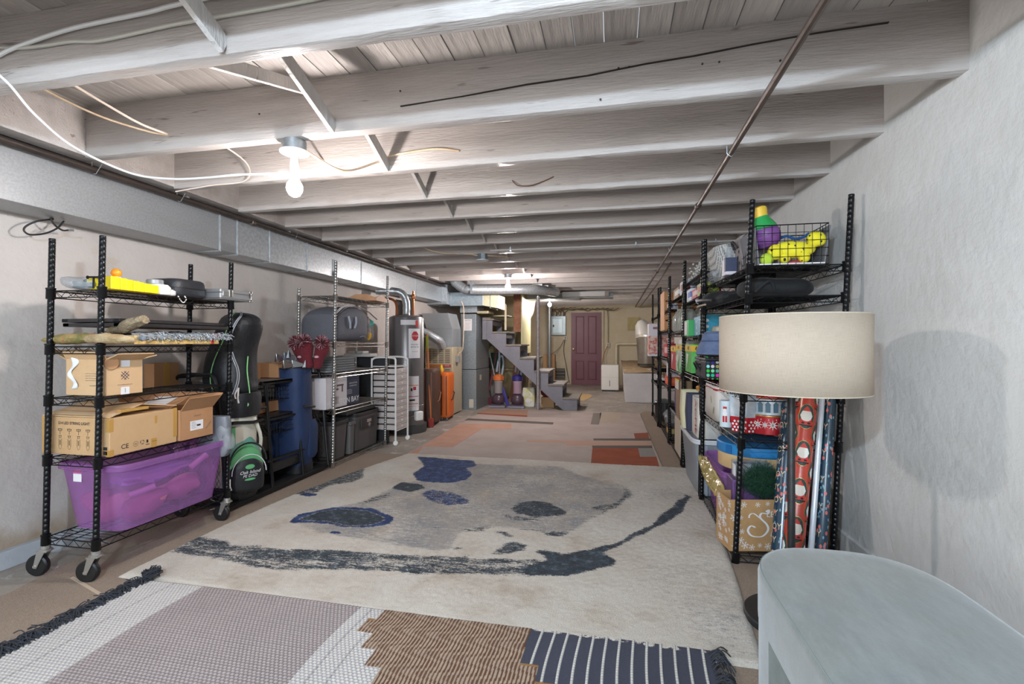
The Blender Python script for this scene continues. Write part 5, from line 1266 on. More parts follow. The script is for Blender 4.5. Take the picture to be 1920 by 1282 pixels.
# shelf 4 : driftwood, frames, silver fringe, yellow carton
bark = mat('painted_driftwood', '#a08a58', .75, 0, '#6d6a38', 14, bump=1, bs=50, fleck=('#b06f4a', 24, .56))
bone = mat('weathered_bone_wood', '#b5a07c', .7, 0, '#8a7350', 12, bump=1, bs=40)
def log(name, label, pts, rads, m, cat, fl=.6, seed=0):
    g = MB().m(m); rings = []; P_ = spl(pts, 6); N = len(P_)
    for i, q in enumerate(P_):
        u = i / (N - 1) * (len(rads) - 1); k = min(int(u), len(rads) - 2); r = rads[k] + (rads[k + 1] - rads[k]) * (u - k)
        t_ = (P_[min(i + 1, N - 1)] - P_[max(0, i - 1)]).normalized(); s1 = Vector((0, 0, 1)).cross(t_).normalized(); u1 = t_.cross(s1)
        rings.append([q + s1 * r * math.cos(a) * (1 + .25 * noise.noise(Vector((q.x * 30 + seed, q.y * 30, a * 1.3)))) + u1 * r * fl * math.sin(a) * (1 + .3 * noise.noise(Vector((q.x * 25, q.y * 25 + seed, a * 2)))) for a in [2 * PI * j / 14 for j in range(14)]])
    g.loft(rings); return tag(g.build(name), label, cat)
log('fish_carving', 'long mottled fish shaped wood carving lying on the left black rack', [(-2.70, 1.80, 1.125), (-2.62, 1.82, 1.13), (-2.50, 1.83, 1.135), (-2.38, 1.83, 1.135), (-2.28, 1.84, 1.13)], [.008, .032, .042, .04, .03, .012], bark, 'carving', .62)
log('driftwood', 'frayed grey driftwood antler lying crosswise behind the near post', [(-2.42, 1.90, 1.17), (-2.34, 1.90, 1.185), (-2.27, 1.89, 1.205), (-2.21, 1.90, 1.225)], [.02, .034, .04, .03], mat('frayed_driftwood', '#9a8b70', .9, 0, '#6f6250', 22, bump=1.5, bs=60), 'driftwood', .7, 3)
log('driftwood', 'pale bone coloured driftwood end at the front of the left black rack', [(-2.40, 1.79, 1.13), (-2.30, 1.78, 1.135), (-2.22, 1.80, 1.13), (-2.17, 1.82, 1.125)], [.025, .035, .03, .012], bone, 'driftwood', .7, 5)
fr_ = mat('black_frame_wood', '#2a2728', .4, bump=.2, bs=30)
for i, (z, x0, x1, y0, y1, lb) in enumerate([(1.192, -2.66, -2.31, 1.86, 2.56, 'lower black picture frame lying flat on the left rack'), (1.213, -2.67, -2.33, 1.86, 2.55, 'upper black picture frame lying flat on the left rack')]):
    t = thing('picture_frame', lb, 'picture frame', ((x0 + x1) / 2, (y0 + y1) / 2, z), .03 * i)
    hx, hy = (x1 - x0) / 2, (y1 - y0) / 2
    MB().m(fr_).box(-hx, hx, -hy, -hy + .04, 0, .018).box(-hx, hx, hy - .04, hy, 0, .018).box(-hx, -hx + .04, -hy, hy, 0, .018).box(hx - .04, hx, -hy, hy, 0, .018).build('frame', t, smooth=False, bevel=.003)
    MB().m(mat('frame_backing', '#9c5a2c' if i == 0 else '#3b3634', .7)).box(-hx + .03, hx - .03, -hy + .03, hy - .03, .002, .012).build('backing_board', t, smooth=False)
t = thing('flat_carton', 'yellow brown flat carton beneath the silver fringe', 'box', (-2.44, 2.22, 1.105))
MB().m(mat('amber_carton', '#c49a4e', .6, 0, '#d8bd86', 18)).box(-.12, .12, -.28, .24, 0, .045).build('carton', t, smooth=False, bevel=.003)
MB().m(redm).box(.119, .123, .18, .2, .002, .04).build('red_tab', t, smooth=False)
MB().m(redm).blob((.1, .22, .05), (.03, .05, .012), 10, 6, amp=.3, fr=40).build('red_ribbon', t)
sf = mat('silver_cloth', '#c2c8ce', .45, .2, '#8b949b', 60, bump=1, bs=90)
g = MB().m(sf)
def fn(u, v):
    y = 1.95 + .60 * u; x_ = -2.60 + .29 * v; return (x_, y, 1.163 - .03 * max(0, v - .85) / .15 + .014 * noise.noise(Vector((x_ * 22, y * 22, 1))) + .008 * noise.noise(Vector((x_ * 60, y * 60, 1))))
g.grid(fn, 60, 26); rs = random.Random(3)
cl = thing('silver_fringe_cloth', 'folded silver cloth with a frayed fringe hanging off the rack edge', 'cloth'); g.build('cloth', cl, solid=.004)
g = MB().m(sf)
for i in range(160):
    y = 1.96 + .58 * rs.random(); z = 1.155 + rs.uniform(-.01, .012); x_ = -2.315
    g.tube([(x_ - .02, y, z), (x_ + .01, y + rs.uniform(-.02, .02), z + rs.uniform(-.01, .008)), (x_ + .02, y + rs.uniform(-.03, .03), z - rs.uniform(.008, .03))], .0017, 4)
g.build('fringe', cl, kind='stuff')
tag(MB().m(mat('clear_knob', '#8d98a4', .15, .3)).lathe([(.0, -.012), (.012, -.01), (.014, 0), (.012, .01), (0, .012)], 12, TR(-2.25, 1.92, 1.135, 0, PI / 2)).build('grey_stopper'), 'small grey metal cap beside the driftwood', 'stopper')

# shelf 5 (top)
ZT = 1.372
t = thing('plastic_bag', 'clear plastic bag of small parts at the near end of the top shelf', 'bag', (-2.53, 1.86, ZT))
MB().m(clearp).blob((0, 0, .032), (.10, .06, .032), 20, 10, 2.2, .5, 18).build('film', t)
MB().m(mat('grey_parts', '#9aa3a8', .4, .4)).blob((.02, 0, .022), (.065, .035, .018), 12, 8, 2.5, .5, 40).build('parts', t)
t = thing('t_handle_tool', 'small black T shaped spigot tool standing on the top shelf', 'tool', (-2.43, 1.83, ZT))
g = MB().m(blk).rod((0, 0, 0), (.002, 0, .055), .0045, 8).rod((-.032, 0, .056), (.034, 0, .054), .0045, 8)
for s in (-.034, .036): g.tube([(s + .006 * math.cos(a), 0, .055 + .006 * math.sin(a)) for a in [k * PI / 4 for k in range(8)]], .003, 6, closed=True)
g.build('handle', t)
yel = mat('yellow_plastic_bright', '#ead21c', .4)
t = thing('yellow_organizer', 'bright yellow ribbed plastic organiser with a rounded white end', 'organizer', (-2.43, 2.03, ZT), 0)
g = MB().m(yel)
yy = -.175
for k, w_ in enumerate([.045, .03, .035, .03, .03, .035, .045]):
    d_ = .004 if k % 2 else 0; h_ = .062 - .003 * k; g.box(-.075, .072 + d_, yy, yy + w_, 0, h_); yy += w_
g.build('yellow_blocks', t, smooth=False, bevel=.003)
g = MB().m(wplast); g.loft([sring(.0, yy + .045, z, .07 - o, .048 - o, 3.5, 24) for z, o in ((0, .004), (.006, 0), (.04, 0), (.055, .012))]); g.loft([sring(.03, yy + .09, z, .035 - o, .03 - o, 3, 20) for z, o in ((0, .004), (.005, 0), (.025, 0), (.034, .012))]); g.build('white_end', t)
MB().m(mat('grey_disc', '#8e9296', .4, .3)).lathe([(.038, .056), (.040, .058), (.040, .078), (.036, .082), (0, .082)], 22, TR(0, yy + .04, 0)).build('round_lid', t)
MB().m(wplast).tube(spl([(.075, yy + .11, .0), (.079, yy + .12, -.02), (.079, yy + .14, -.035), (.078, yy + .16, -.015), (.076, yy + .15, .003)], 5), .003, 6).build('white_hook', t)
tag(MB().m(mat('orange_plastic', '#f0921e', .35)).blob((-2.42, 1.93, ZT + .088), (.023, .023, .022), 18, 12).build('orange_ball'), 'shiny orange ball on top of the yellow organiser', 'ball')
tag(MB().m(wplast).lathe([(.022, 0), (.018, .008), (.012, .01)], 14, TR(-2.42, 1.93, ZT + .0605)).build('ball_holder'), 'small white ring under the orange ball', 'ring')
tag(MB().m(mat('black_cloth', '#242427', .85, bump=.3, bs=60)).blob((-2.55, 1.98, ZT + .04), (.06, .10, .04), 18, 12, 2.2, .2, 12).build('black_pouch'), 'low black cloth pouch behind the yellow organiser', 'pouch')
t = thing('hard_case', 'rounded black zip case on the top shelf', 'case', (-2.49, 2.33, ZT))
blkf = mat('black_moulded_case', '#26272b', .5, sheen=.2, bump=.2, bs=80)
MB().m(blkf).loft([sring(0, 0, z, .12 * s, .115 * s, 4.5, 32) for z, s in ((0, .92), (.006, .97), (.02, 1.0), (.048, 1.0))]).build('lower_shell', t, ang=60)
MB().m(blkf).loft([sring(0, 0, z, .12 * s, .115 * s, 4.5, 32) for z, s in ((.053, 1.0), (.078, .99), (.094, .95), (.102, .86), (.104, .7))]).build('upper_shell', t, ang=60)
MB().m(mat('zip_black', '#111113', .6)).loft([sring(0, 0, z, .1215, .1165, 4.5, 32) for z in (.047, .054)]).build('zipper', t)
alu = mat('ribbed_aluminium', '#b6b8ba', .35, .75)
t = thing('metal_case', 'silver aluminium tool case on the far end of the top shelf', 'case', (-2.425, 2.545, ZT), -.06)
MB().m(alu).box(-.14, .145, -.10, .135, 0, .066).build('case_body', t, smooth=False, bevel=.007)
g = MB().m(mat('case_rail', '#9a9da0', .3, .8)); g.box(-.142, .147, -.102, .137, .040, .046); g.box(-.142, .147, -.102, .137, .008, .012); g.build('rail', t, smooth=False)
for y in (-.03,): MB().m(chrome).box(.145, .152, y - .012, y + .012, .018, .062).build('latch', t, smooth=False, bevel=.003)
MB().m(zinc).box(.144, .15, -.085, -.045, .022, .05).build('lock_plate', t, smooth=False, bevel=.002)
g = MB().m(prt)
for k in range(3): g.box(.1455, .1475, .112, .124, .024 + .010 * k, .030 + .010 * k)
g.build('side_marks', t, smooth=False)
MB().m(chrome).box(.13, .148, .118, .138, -.002, .015).box(.13, .148, .118, .138, .055, .068).build('corner_guard', t, smooth=False, bevel=.003)

# grey poly-wrapped pack hung at the far post
t = thing('wrapped_pack', 'grey poly wrapped pack in shiny film by the far post of the left black rack', 'package', (-2.36, 2.47, .43), .15)
MB().m(mat('grey_poly', '#696d74', .45, bump=.6, bs=12)).loft([sring(0, 0, z, .095 * s, .03 * s, 5, 26) for z, s in ((0, .8), (.02, 1), (.2, 1), (.24, .9))]).build('pack', t)
g = MB().m(clearp); g.blob((.07, -.005, .10), (.045, .04, .085), 20, 14, 2.2, .7, 18); g.build('film', t)
g = MB().m(prt); 
for k in range(3):
    a, b = k * 2.094 + PI / 2, (k + 1) * 2.094 + PI / 2; M_ = face_front(-.04, -.034, .12)
    p0 = Vector((.018 * math.cos(a), .018 * math.sin(a), 0)); p1 = Vector((.018 * math.cos(b), .018 * math.sin(b), 0)); d_ = (p1 - p0) * .3
    g.rod(M_ @ (p0 + d_ * .4), M_ @ (p1 - d_ * .6), .0014, 4)
text_to(g, 'PE', .016, face_front(-.012, -.034, .12)); g.build('recycle_mark', t, smooth=False)

# ================================================================ GOLF RACK, BAGS
frm = mat('black_satin_steel', '#1b1b1c', .38, .3)
gr = thing('golf_organizer', 'black steel golf bag organiser frame standing between the two left racks', 'sports rack')
XF, XB = -2.445, -2.88; YA, YB = 2.665, 3.79
def archm(y):
    g = MB().m(frm); g.tube(spl([(XF, y, .02), (XF - .025, y, .25), (XF - .06, y, .62), (XF - .085, y, .82), (XF - .12, y, .895), (XF - .19, y, .90), (XB + .10, y, .90), (XB + .03, y, .87), (XB, y, .78), (XB, y, .4), (XB, y, .02)], 4), .0125, 8); return g
for y in (YA, YB): archm(y).build('end_frame', gr)
def meshpanel(y):
    g = MB().m(frm); zt = .80; xa, xb = XB + .015, XF - .03
    n = 22; dx = .028
    for s in (-1, 1):
        k = -40
        while k < 60:
            # line x - s*z*0.55 = const
            pts = []
            c0 = xa + k * dx
            for z in (.10, zt):
                pts.append((c0 + s * (z - .1) * .62, z))
            (xA, zA), (xC, zC) = pts
            # clip to x range (front edge slopes back)
            def inside(x, z): return xa <= x <= XF - .03 - (z / .9) * .075
            N = 24; run_ = None
            for q in range(N + 1):
                f = q / N; x_, z_ = xA + (xC - xA) * f, zA + (zC - zA) * f
                if inside(x_, z_):
                    if run_ is None: run_ = (x_, z_)
                    last = (x_, z_)
                elif run_ is not None:
                    if abs(last[1] - run_[1]) > .01: g.rod((run_[0], y, run_[1]), (last[0], y, last[1]), .0016, 4)
                    run_ = None
            if run_ is not None and abs(last[1] - run_[1]) > .01: g.rod((run_[0], y, run_[1]), (last[0], y, last[1]), .0016, 4)
            k += 1
    g.rod((xa, y, zt), (XF - .1, y, zt), .005, 6); g.rod((xa, y, .1), (XF - .02, y, .1), .005, 6)
    return g
for y in (YA, YB): meshpanel(y).build('mesh_panel', gr)
MB().m(mat('black_tray', '#222223', .45, bump=.2, bs=40)).box(XB, XF - .005, YA, YB, .035, .048).build('floor_tray', gr, smooth=False)
g = MB().m(frm); g.box(XF - .02, XF + .005, YA, YB, .02, .045); g.build('front_rail', gr, smooth=False, bevel=.003)
MB().m(frm).rod((XB, YA, .88), (XB, YB, .88), .01, 8).build('back_rail', gr)
for ya_, yb_ in ((3.10, 2.965), (3.455, 3.30)):
    MB().m(frm).rod((XF - .012, ya_, .03), (XF - .075, yb_ + .135, .82), .0115, 8).build('middle_upright', gr)
MB().m(mat('grey_top_panel', '#6f6d6b', .5)).box(XB + .02, XF - .06, 3.06, 3.44, .815, .825).build('top_shelf', gr, smooth=False)
each(gr, 'shelf_rail', frm, [lambda g: g.box(XF - .085, XF - .06, 3.05, 3.45, .80, .827), lambda g: g.box(XF - .07, XF - .05, 3.07, 3.48, .53, .545), lambda g: g.box(XF - .045, XF - .02, 3.06, 3.5, .235, .25)])
def basket(z0, z1, x0, x1, y0, y1, parent, m, nm='wire_basket', s=.03, r=.0016):
    g = MB().m(m)
    nx = max(2, int((x1 - x0) / s)); ny = max(2, int((y1 - y0) / s)); nz = max(1, int((z1 - z0) / s))
    for i in range(nx + 1):
        x_ = x0 + (x1 - x0) * i / nx; g.rod((x_, y0, z0), (x_, y1, z0), r, 4); g.rod((x_, y0, z0), (x_, y0, z1), r, 4); g.rod((x_, y1, z0), (x_, y1, z1), r, 4)
    for j in range(ny + 1):
        y_ = y0 + (y1 - y0) * j / ny; g.rod((x0, y_, z0), (x1, y_, z0), r, 4); g.rod((x0, y_, z0), (x0, y_, z1), r, 4); g.rod((x1, y_, z0), (x1, y_, z1), r, 4)
    for k in range(nz + 1):
        z_ = z0 + (z1 - z0) * k / nz; rr_ = r * 1.8 if k == nz else r
        for a, b in (((x0, y0), (x1, y0)), ((x1, y0), (x1, y1)), ((x1, y1), (x0, y1)), ((x0, y1), (x0, y0))): g.rod((a[0], a[1], z_), (b[0], b[1], z_), rr_, 4)
    return g.build(nm, parent)
basket(.67, .77, XB + .05, XF - .09, 3.08, 3.42, gr, frm); basket(.42, .50, XB + .05, XF - .07, 3.09, 3.44, gr, frm)
MB().m(frm).box(XB + .03, XF - .07, 3.08, 3.45, .55, .565).build('mid_shelf', gr, smooth=False)
g = MB().m(mat('black_tray', '#222223')); g.box(XB + .05, XF - .04, 3.09, 3.48, .14, .145); g.box(XF - .045, XF - .04, 3.09, 3.48, .14, .215); g.box(XB + .05, XF - .04, 3.09, 3.095, .14, .215); g.box(XB + .05, XF - .04, 3.475, 3.48, .14, .215); g.build('lower_tray', gr, smooth=False)
MB().m(frm).rod((XF - .055, YA, .62), (XF - .05, 3.07, .64), .009, 6).build('bag_bar', gr)

# golf bag 1 : white and green with a black travel hood
gb = thing('golf_bag', 'white and green golf bag with a tall black rain hood', 'golf bag', (-2.60, 2.86, .05))
blkn = mat('black_nylon', '#141519', .55, sheen=.3, bump=.8, bs=9)
cream = mat('cream_bag_vinyl', '#cfc8b8', .5, bump=.4, bs=14)
green = mat('green_nylon', '#5aa06a', .6, sheen=.2, bump=.4, bs=16)
green_d = mat('grey_green_nylon', '#5b8f80', .6, bump=.4, bs=16)
lime = mat('lime_piping', '#7fc07a', .5)
def ring_o(cx, cy, z, rx, ry, n=26, p=2.6): return sring(cx, cy, z, rx, ry, p, n)
g = MB().m(cream); g.loft([ring_o(.02 + .03 * z / .7, -.005, z, .125, .12) for z in (0, .02, .2, .45, .60, .66)]); g.build('bag_tube', gb)
g = MB().m(blkn); g.loft([ring_o(.03 + .03 * z / .7, -.005, z, .13 + o, .125 + o) for z, o in ((.0, -.005), (.02, .005), (.07, .005), (.09, 0))]); g.build('bag_base', gb)
g = MB().m(blkn); g.loft([ring_o(.05, -.005, z, .135 * s, .13 * s) for z, s in ((.56, .98), (.60, 1.05), (.68, 1.08), (.72, 1.04))]); g.build('collar', gb)
g = MB(); M_ = TR(.155, -.085, .645, PI / 2, 0, .75)
g.m(lime).lathe([(.0, 0), (.046, 0), (.048, .003), (.046, .006), (0, .006)], 26, M_ @ Matrix.Diagonal((1, .5, 1, 1))); g.build('oval_badge', gb)
g = MB().m(mat('badge_green', '#3c7a45', .5)).lathe([(.0, 0), (.036, .0075)], 20, TR(.155, -.085, .645, PI / 2, 0, .75) @ Matrix.Diagonal((1, .5, 1, 1)), cap=False); g.build('oval_badge_inner', gb)
# hood: tall crinkled black
g = MB().m(blkn); rings = []
for z, cx, cy, rx, ry in [(.70, .03, 0, .145, .135), (.76, .0, 0, .165, .14), (.85, -.01, 0, .165, .14), (.95, .0, -.0, .15, .13), (1.03, .03, 0, .145, .125), (1.12, .06, .0, .145, .125), (1.19, .08, 0, .14, .125), (1.235, .085, 0, .12, .11), (1.262, .08, 0, .08, .07), (1.27, .08, 0, .03, .03)]:
    rings.append([(p_[0] + .024 * noise.noise(Vector((p_[0] * 14, p_[1] * 14, p_[2] * 16))), p_[1] + .024 * noise.noise(Vector((p_[0] * 14, p_[1] * 14 + 5, p_[2] * 16))), p_[2]) for p_ in ring_o(cx, cy, z, rx, ry, 34, 2.5)])
g.loft(rings); g.build('rain_hood', gb, sub=1)
def on_hood(ang, off=.013):
    out = []
    for z, cx, cy, rx, ry in [(.72, .03, 0, .145, .135), (.80, .0, 0, .165, .14), (.88, -.005, 0, .16, .137), (.97, .01, -.0, .15, .13), (1.05, .04, 0, .145, .125), (1.13, .065, .0, .145, .125), (1.2, .08, 0, .137, .125), (1.245, .085, 0, .11, .10), (1.27, .08, 0, .05, .05)]:
        a = ang(z); out.append((cx + (rx + off) * math.cos(a), cy + (ry + off) * math.sin(a), z))
    return out
MB().m(lime).tube(spl(on_hood(lambda z: -1.75 + .75 * (z - .72)), 5), .003, 6).build('lime_piping', gb)
MB().m(lime).tube(spl(on_hood(lambda z: -.25)[:4], 5), .004, 6).build('lime_piping', gb)
gz = mat('grey_zip', '#a9adb5', .4)
MB().m(gz).tube(spl(on_hood(lambda z: -.95 + .3 * math.sin((z - .72) * 12)), 5), .0035, 6).build('zip_tape', gb)
MB().m(gz).tube(spl(on_hood(lambda z: -.88 + .3 * math.sin((z - .72) * 12)), 5), .0035, 6).build('zip_tape', gb)
MB().m(wpap).tube(spl([(.15, -.10, .76), (.16, -.115, .72), (.158, -.115, .69), (.16, -.11, .66)], 4), .006, 6).tube(spl([(.15, -.10, .76), (.145, -.125, .72), (.15, -.125, .69)], 4), .004, 6).build('cord_tassel', gb)
MB().m(frm).tube([(-.02, -.15, .50), (.14, -.13, .53), (.20, -.02, .52), (.17, .10, .52)], .011, 6).build('belt_strap', gb)
# black spine + green tab
g = MB().m(blkn).box(-.012, .045, -.006, .01, .28, .60, Matrix.Rotation(-.95, 4, 'Z') @ TR(.15, 0, 0, 0, 0, PI / 2)); g.build('spine_panel', gb, bevel=.01)
MB().m(green).box(.0, .03, -.012, -.004, .34, .50, Matrix.Rotation(-.85, 4, 'Z') @ TR(.152, 0, 0, 0, 0, PI / 2)).build('green_tab', gb, bevel=.008)
MB().m(cream).tube(spl([(.17, .02, .55), (.19, .06, .40), (.16, .07, .26)], 5), .012, 6).build('shoulder_strap', gb)
# front pockets facing the camera/room
Mp = TR(.015, .03, 0) @ Matrix.Rotation(-.5, 4, 'Z')
def pocket(cx, z0, z1, w_, d_, m, nm, x_=.14, p=3.):
    g = MB().m(m); rings = []
    for k in range(9):
        u = k / 8; z = z0 + (z1 - z0) * u; ww = w_ * (1 - max(0, (u - .45) / .55) ** 2.2 * .75) * (.9 + .1 * min(1, u * 8)); dd_ = d_ * (1 - max(0, (u - .6) / .4) ** 2 * .55)
        rings.append(sring(x_, cx, z, dd_, ww, p, 22))
    g.loft(rings, Mp); return g.build(nm, gb, sub=1)
pocket(0, .05, .44, .125, .085, green_d, 'rear_pocket', .11)
pocket(0, .06, .40, .12, .095, green, 'front_pocket', .125)
pocket(0, .055, .325, .118, .10, blkn, 'lower_pocket', .14)
MB().m(mat('pale_piping', '#c9ccd0', .5)).tube([tuple(Mp @ Vector((.232, .108 * math.cos(a), .19 + .125 * math.sin(a)))) for a in [PI * k / 14 for k in range(15)]], .003, 6).build('pocket_piping', gb)
MB().m(blkn).tube([tuple(Mp @ Vector((.215, .115 * math.cos(a), .26 + .13 * math.sin(a)))) for a in [PI * k / 14 for k in range(15)]], .006, 6).build('pocket_piping', gb)
Mt = Mp @ face_right(.243, .0, .20)
g = MB().m(wpap); text_to(g, 'Oak Island', .030, Mt, shear=.3); text_to(g, 'PE DAD', .026, Mp @ face_right(.243, .0, .175), shear=.2); g.build('stitched_lettering', gb, smooth=False)
g = MB().m(green); g.blob((0, 0, 0), (.03, .016, .0012), 12, 6, M=Mp @ face_right(.242, .0, .235)); g.blob((0, 0, 0), (.035, .008, .001), 12, 6, M=Mp @ face_right(.242, .0, .152)); g.build('stitched_crest', gb)
MB().m(wpap).tube(spl([tuple(Mp @ Vector(q)) for q in [(.22, -.115, .17), (.235, -.12, .13), (.23, -.11, .10)]], 4), .005, 6).build('pull_cord', gb)

# golf bag 2 : navy with irons and headcovers
nb = thing('golf_bag', 'navy blue golf bag full of irons, leaning in the organiser', 'golf bag', (-2.60, 3.56, .05))
navy = mat('navy_canvas', '#1d3259', .7, 0, '#182b4d', 4, sheen=.2, bump=.5, bs=10)
g = MB().m(navy); g.loft([sring(.0 + .03 * z, -.02 - .06 * z, z, .125 + o, .115, 3.2, 26) for z, o in ((.03, -.01), (.05, 0), (.3, .012), (.5, .002), (.7, .0), (.845, .0), (.855, -.012))]); g.build('bag_tube', nb)
g = MB().m(blkn); g.loft([sring(0, -.02, z, .13, .12, 3.2, 26) for z in (0, .06)]); g.build('bag_base', nb)
MB().m(blkn).tube([(.028 + .128 * math.cos(a), -.07 + .118 * math.sin(a), .853) for a in [2 * PI * k / 24 for k in range(24)]], .007, 6, closed=True).build('top_rim', nb)
g = MB().m(navy); g.loft([sring(-.10, -.10, z, .06 * s, .06 * s, 3, 16) for z, s in ((.12, .6), (.16, 1), (.42, 1.05), (.52, .7))]); g.loft([sring(.11, .03, z, .045 * s, .07 * s, 3, 16) for z, s in ((.10, .6), (.14, 1), (.36, 1.05), (.42, .7))]); g.build('side_pocket', nb)
MB().m(blkn).tube([(.0, -.15, .60), (.09, -.15, .565), (.15, -.08, .54), (.16, .02, .53)], [.012] * 4, 6).build('belt_strap', nb)
ch = mat('club_steel', '#b9bcc0', .22, .95); chd = mat('dull_club_steel', '#858a92', .35, .8)
hs = [(-.03, -.12, .07, 1.5, ch), (.0, -.08, .10, 2.0, chd), (.05, -.12, .02, 1.3, ch), (.02, -.05, .08, 1.0, chd), (.09, -.04, .02, .9, ch), (.10, .08, .02, -1.7, chd), (.05, .03, .015, 2.2, ch), (.0, .06, .07, -1.2, chd)]
for i, (a, b, h_, ang, m_) in enumerate(hs):
    lb = ['steel iron head leaning farthest left in the navy bag', 'dark iron head behind the leftmost one', 'flat chrome putter head at the left rim of the navy bag', 'upright slim iron head near the headcovers', 'chrome wedge lying over the front rim of the navy bag', 'broad grey iron head at the right rim of the navy bag', 'small chrome head beneath the headcovers', 'dark iron head at the back of the navy bag'][i]
    t = thing('golf_club', lb, 'golf club', (-2.56 + a, 3.51 + b, .0), ang)
    MB().m(m_).rod((0, 0, .865), (0, 0, .90 + h_ + .01), .005, 8).build('shaft', t)
    g = MB().m(m_); g.hexa([(.0, -.009, .895 + h_), (.0, .006, .895 + h_), (-.085, .014, .888 + h_), (-.085, -.014, .888 + h_)][::-1], [(.0, -.006, .925 + h_), (.0, .003, .925 + h_), (-.09, -.004, .958 + h_), (-.09, -.012, .958 + h_)][::-1]); g.build('club_head', t, bevel=.004, ang=30)
maroon = mat('maroon_knit', '#5f1420', .9, sheen=.3, bump=1, bs=70)
pomw = mat('pom_white', '#b98f95', .9)
covers = [(-2.50, 3.56, 1.0, -.24, -.10, 'left maroon knit headcover with a pompom'), (-2.46, 3.52, 1.0, -.06, -.05, 'middle maroon knit headcover with a large pompom'), (-2.43, 3.58, 1.0, .22, .05, 'right maroon knit headcover tilting outwards')]
for i, (x_, y_, z_, tx, ty, lb) in enumerate(covers):
    t = thing('club_headcover', lb, 'golf headcover', (x_, y_, .90))
    M_ = rot(0, tx * 1.6, 0)
    base = M_ @ Vector((0, 0, .0))
    g = MB().m(maroon); g.loft([sring(0, 0, z, r, r * .85, 2.2, 20) for z, r in ((.0, .042), (.03, .047), (.08, .04), (.11, .046), (.17, .062), (.21, .055), (.235, .03))], TR(0, 0, -.005) @ M_); g.build('knit_sock', t, sub=1)
    if i != 1: MB().m(pomw).blob(tuple(M_ @ Vector((-.0, -.04, .1))), (.022, .012, .012), 12, 8).build('white_patch', t)
    c0 = M_ @ Vector((0, -.03, .225)); rs = random.Random(i); gr1 = MB().m(maroon); gr2 = MB().m(pomw)
    for k in range(420):
        d_ = Vector((rs.gauss(0, 1), rs.gauss(0, 1), rs.gauss(0, 1))).normalized(); (gr1 if k % 3 else gr2).rod(c0, c0 + d_ * .066 * rs.uniform(.85, 1.05), .0016, 3)
    gr1.m(pomw).raw(gr2.v, gr2.f); o = gr1.build('pompom', t, smooth=False); o['kind'] = 'stuff'
# cartons behind the organiser
for (x0, x1, y0, y1, z0, z1, lb) in [(-2.86, -2.62, 3.36, 3.66, .83, .945, 'low brown carton on the organiser top beside the navy bag'), (-2.80, -2.66, 3.10, 3.22, .83, .95, 'round cornered brown carton on the organiser top by the black hood'),
                                     (-2.92, -2.76, 2.98, 3.16, .0, .62, 'tall brown carton standing against the wall under the organiser'), (-2.85, -2.64, 3.12, 3.42, .568, .66, 'orange brown carton on the organiser mid shelf'), (-2.92, -2.84, 2.50, 2.68, .60, .98, 'brown carton propped against the wall behind the organiser end')]:
    t = carton('cardboard_box', lb, x0, x1, y0, y1, z0, z1, brown_c)
    MB().m(tapem).box((x1 - x0) / 2 - .001, (x1 - x0) / 2 + .001, -.02, .02, 0, z1 - z0).box(-(x1 - x0) / 2, (x1 - x0) / 2, -.02, .02, z1 - z0 - .001, z1 - z0 + .001).build('tape', t, smooth=False)

# ================================================================ ITEMS ON THE CHROME RACK
# big grey zip bag with clear end on 1.11
t = thing('storage_bag', 'large dark grey zip storage bag with a clear plastic end full of toys', 'bag', (-2.59, 4.22, 1.115))
gf = mat('grey_nonwoven', '#5a5b63', .75, sheen=.2, bump=.8, bs=8)
g = MB().m(gf); rings = []
for y, s in [(-.36, .55), (-.35, .78), (-.30, .9), (-.18, 1.0), (0, 1.06), (.14, 1.02), (.21, .96)]:
    ring = []
    for k in range(26):
        a = 2 * PI * (k + .5) / 26; e = .5; c_, s_ = math.cos(a), math.sin(a)
        ring.append((.19 * (.85 + .15 * s) * math.copysign(abs(c_) ** e, c_), y, .165 * s + .162 * s * math.copysign(abs(s_) ** e, s_) + .004))
    rings.append([(p_[0] + .014 * noise.noise(Vector(p_) * 9), p_[1], max(.001, p_[2] + .012 * noise.noise(Vector(p_) * 8 + Vector((4, 0, 0))))) for p_ in ring])
g.loft(rings); g.build('fabric_body', t, sub=1)
g = MB().m(clearp); rings = []
for y, s in [(.205, .96), (.30, .86), (.38, .74), (.43, .70), (.44, .66)]:
    ring = []
    for k in range(26):
        a = 2 * PI * (k + .5) / 26; c_, s_ = math.cos(a), math.sin(a)
        ring.append((.18 * s * math.copysign(abs(c_) ** .5, c_), y, .162 * s + .158 * s * math.copysign(abs(s_) ** .5, s_) + .004))
    rings.append([(p_[0] + .02 * noise.noise(Vector(p_) * 14), p_[1], max(.002, p_[2] + .02 * noise.noise(Vector(p_) * 12))) for p_ in ring])
g.loft(rings); g.build('clear_end', t)
g = MB().m(mat('dark_piping', '#33282c', .5)); g.tube(spl([(.17, -.36, .23), (.175, -.2, .32), (.175, 0, .338), (.175, .2, .31), (.165, .33, .27), (.15, .44, .24)], 5), .006, 6); g.build('zip_piping', t)
g = MB().m(wpap); g.tube(spl([(.15, -.355, .245), (.145, -.2, .325), (.14, -.02, .345)], 5), .010, 6); g.build('white_zip', t)
for y in (-.19, -.06): MB().m(mat('grey_handle_web', '#9aa0aa', .5)).tube(spl([(.195, y, .24), (.205, y + (.012 if y < -.1 else -.012), .18), (.197, y + (.03 if y < -.1 else -.03), .13)], 4), .010, 6).build('handle', t)
MB().m(mat('grey_handle_web', '#9aa0aa')).tube(spl([(.19, .02, .05), (.2, .08, .06), (.19, .14, .04)], 4), .003, 5).build('stitch_loop', t)
